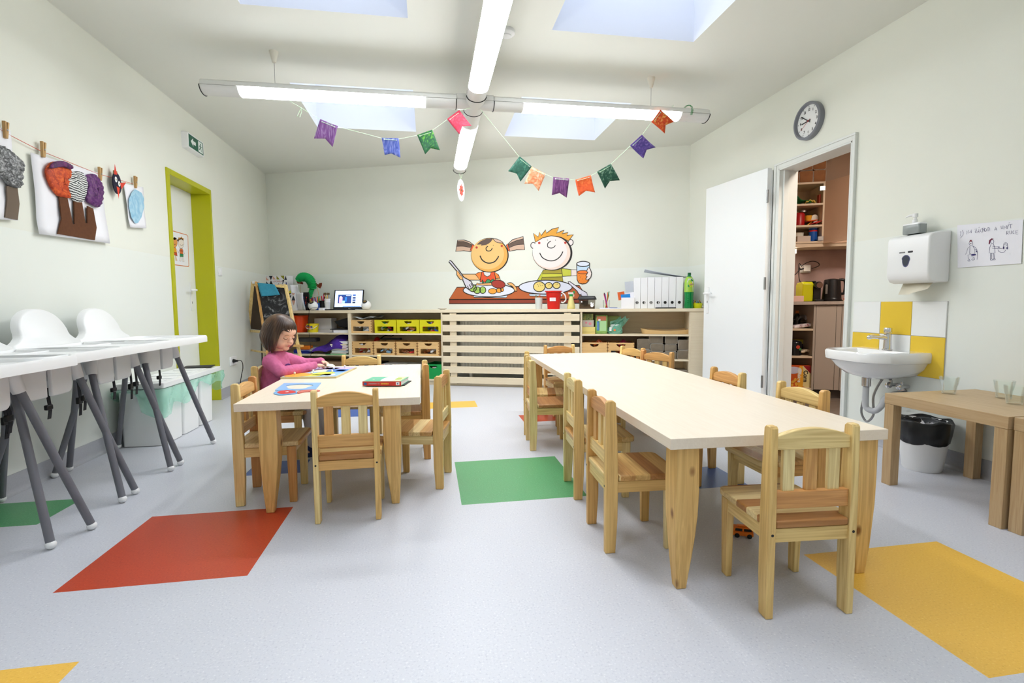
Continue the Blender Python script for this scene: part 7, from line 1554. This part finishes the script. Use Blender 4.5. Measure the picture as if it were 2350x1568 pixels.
def hand(mb, wr, d, up, side, curl):
    d = Vector(d).normalized(); up = Vector(up); up = (up-d*up.dot(d)).normalized(); lat = d.cross(up).normalized()*side
    R3 = Matrix((d, lat, up)).transposed()
    mb.ell(wr+d*.024, (.026, .020, .0105), 16, 10, R=R3); mb.ell(wr+d*.036+lat*.003, (.015, .021, .0095), 14, 8, R=R3)
    for k, (o, L, c) in enumerate(((.0155, .030, curl*.8), (.0055, .034, curl), (-.0045, .032, curl*1.1), (-.0135, .026, curl*1.25))):
        p = wr+d*.042+lat*o; pts = [p-d*.008]; a_ = .15
        for q in range(3): pts.append(pts[-1]+(d*math.cos(a_)-up*math.sin(a_)+lat*o*1.2)*(L*(.42, .33, .25)[q]+.002)); a_ += c
        mb.tube(pts, [.0062, .0058, .0053, .0046], 10); mb.ell(pts[-1], .0047, 10, 6)
    p = wr+d*.014+lat*.016; pts = [p, p+(d*.6+lat*.7-up*.2).normalized()*.015, p+(d*.6+lat*.7-up*.2).normalized()*.015+(d*.95+lat*.05-up*.35).normalized()*.017]
    mb.tube(pts, [.0075, .0065, .0052], 10); mb.ell(pts[-1], .0054, 10, 6)
hand(body, wrN+Vector((.008, .012, -.001)), (.55, .75, -.10), (.2, 0, 1), -1, .55)
hand(body, wrF+Vector((.008, -.003, -.001)), (.75, -.55, -.22), (.3, .3, 1), 1, .75)
hips = [Vector((-.895, 3.125, .325)), Vector((-.895, 3.215, .325))]; knees = [Vector((-.715, 3.11, .335)), Vector((-.715, 3.225, .335))]; ank = [Vector((-.70, 3.10, .065)), Vector((-.655, 3.235, .065))]
for h_, k_, a_ in zip(hips, knees, ank):
    cap(body, [h_, (h_+k_)/2, k_], [.052, .046, .036]); cap(body, [k_, (k_+a_)/2+Vector((-.008, 0, .03)), a_], [.035, .033, .022]); cap(body, [a_+Vector((-.015, 0, -.03)), a_+Vector((.06, 0, -.042))], [.022, .018])
girl = body.build('person', skin, None, remesh=.0034, smoothit=2, fix=False)
girl.data.polygons.foreach_set('use_smooth', [True]*len(girl.data.polygons))
tag(girl, 'small girl in a pink long-sleeved top sitting at the small table with a puzzle', 'person')
pink = mat('pink_jersey', (208, 108, 150), .85, noise=.05, nscale=90)
sw = MB(); cap(sw, [Vector((-.898, 3.168, .578)), Vector((-.902, 3.169, .50)), Vector((-.912, 3.17, .42)), Vector((-.912, 3.17, .395))], [.066, .084, .094, .098], 24)
sw.ell((-.90, 3.168, .545), (.070, .098, .062), 24, 14)
for sh, el, wr in ((shN, elN, wrN), (shF, elF, wrF)):
    cap(sw, [Vector((-.90, 3.168, .575)), sh], [.046, .044]); cap(sw, [sh, (sh+el)/2, el], [.044, .040, .036]); cap(sw, [el, el*.5+wr*.5+Vector((0, 0, -.004)), wr-(wr-el)*.03], [.036, .031, .024])
top = sw.build('pink_top', pink, girl, remesh=.0045, smoothit=3, fix=False, disp=(.010, .035))
# neck ring of the top, name patch on the chest
cr_ = Vector((-.888, 3.163, .618)); MB(Matrix.Translation(cr_) @ Matrix.Rotation(.25, 4, 'Y')).lathe([(.040, -.006), (.044, 0), (.040, .006), (.037, 0)], n=24).build('collar', pink, girl, smooth=180)
pt_ = MB(Matrix.Translation((-.825, 3.100, .52)) @ Matrix.Rotation(math.radians(-52), 4, 'Z') @ Matrix.Rotation(.2, 4, 'Y'))
pt_.ell((0, 0, 0), (.004, .020, .026), 18, 10); pt_.ell((.0, .0, .034), (.004, .016, .010), 14, 8, 1); pt_.build('chest_print', [mat('print_pale', (196, 214, 220), .6), mat('print_violet', (110, 60, 130), .6)], girl, smooth=180)
sk = MB(); sk.ell((-.875, 3.17, .345), (.125, .115, .062), 26, 14); cap(sk, [hips[0]+Vector((.02, 0, .01)), knees[0]*.75+hips[0]*.25+Vector((0, 0, .012))], [.062, .054]); cap(sk, [hips[1]+Vector((.02, 0, .01)), knees[1]*.75+hips[1]*.25+Vector((0, 0, .012))], [.062, .054])
sk.build('dark_skirt', mat('dark_speckled_skirt', (24, 20, 30), .85, noise=.9, nscale=60), girl, remesh=.006, smoothit=4, fix=False)
tg = MB()
for h_, k_, a_ in zip(hips, knees, ank): cap(tg, [h_*.4+k_*.6, k_], [.050, .040]); cap(tg, [k_, (k_+a_)/2+Vector((-.008, 0, .03)), a_], [.039, .037, .026])
tg.build('grey_tights', mat('pale_grey_tights', (196, 194, 200), .85), girl, remesh=.005, smoothit=3, fix=False)
for a_ in ank:
    sh_ = MB(); sh_.ell(a_+Vector((.025, 0, -.038)), (.062, .027, .024), 20, 12).ell(a_+Vector((-.005, 0, -.018)), (.03, .026, .03), 16, 10); sh_.box(a_.x-.03, a_.y-.022, .0005, a_.x+.075, a_.y+.022, .014); sh_.build('slipper', mat('navy_slipper', (34, 50, 96), .8), girl, remesh=.004, smoothit=3, fix=False)
# hair: a bob with a side-swept fringe
hairm = paint_strokes('brown_hair', (34, 22, 14), (66, 44, 28), (118, 88, 60), 14, (1, 1, .08), rough=.36, dist=.4)
def sm(a, b, x): x = max(0, min(1, (x-a)/(b-a))); return x*x*(3-2*x)
def hf(u, v):
    th = 2*PI*u-PI; a_ = abs(th)                                   # 0 = forward, PI = nape
    side = sm(.62, 1.05, a_); back = sm(1.2, 2.6, a_)
    zb = (.040-.018*math.sin(th*1.6+.5)+.0012*math.sin(31*th))*(1-side)+(-.104+.012*back+.005*math.sin(23*th))*side
    ph = PI/2*(1-v/.55) if v < .55 else 0
    rx, ry, rz = .101, .086, .104
    if v < .55:
        x = rx*math.cos(ph)*math.cos(th); y = ry*math.cos(ph)*math.sin(th); z = .010+rz*math.sin(ph)
        if z < zb: z = zb
    else:
        k = (v-.55)/.45; z0 = max(.010, zb) if zb > .010 else .010; z = z0*(1-k)+zb*k
        fl = 1+side*(.07*math.sin(PI*min(1, k*1.25))-.30*k**3); x = rx*math.cos(th)*fl; y = ry*math.sin(th)*fl
    fr = (1-side)*sm(.03, .10, .11-z); x -= .010*fr
    x -= .012+.020*side*sm(.0, -.09, -abs(min(0, z))*1.0) if False else .012
    part = math.exp(-((y-.012)/.006)**2)*sm(.07, .11, z); z -= .004*part
    st = (.0020*math.sin(38*th+4*math.sin(4*v+th))+.0012*math.sin(83*th+2*v))*sm(.1, .45, v)
    n_ = math.hypot(x, y)+1e-6; x += st*x/n_; y += st*y/n_
    return hp(x, y, z)
MB().grid(hf, 170, 34).build('hair', hairm, girl, smooth=180, fix=False, solid=.006)
hi = MB(); hell(hi, -.034, 0, .006, (.070, .078, .094), 24, 16); hell(hi, -.048, 0, -.055, (.044, .066, .052), 22, 14); hi.build('hair_inner', hairm, girl, smooth=180)
eye = mat('eye_dark', (40, 26, 22), .4); brow = mat('eyebrow', (120, 84, 60), .8); lipm = mat('lips', (206, 110, 108), .45)
for s in (-1, 1):
    ctr = lambda dx, dy, dz: hp(.0715+dx, s*.0275+dy*s, -.004+dz)
    MB().tube([ctr(.0035, -.011, -.001), ctr(.0048, -.004, -.0045), ctr(.0025, .006, -.0045), ctr(-.004, .012, -.001)], [.0008, .0014, .0015, .001], 8).build('eyelashes', eye, girl, smooth=180)
    MB().ell(ctr(-.0045, 0, .0018), (.009, .0120, .0075), 16, 10, R=RH).build('eyelid', skin, girl, smooth=180)
    MB().tube([ctr(.010, -.012, .019), ctr(.009, -.002, .023), ctr(.001, .012, .020)], [.0007, .0012, .0006], 8).build('eyebrow', brow, girl, smooth=180)
MB().ell(hp(.0800, 0, -.0465), (.0045, .0125, .0030), 16, 8, R=RH).ell(hp(.0780, 0, -.0535), (.0045, .0105, .0034), 16, 8, R=RH).build('lips', lipm, girl, smooth=180)
for s in (-1, 1): MB().ell(hp(.0915, s*.0045, -.0285), (.0015, .002, .0012), 8, 6, R=RH).build('nostril', mat('nostril', (150, 90, 80), .7), girl, smooth=180)
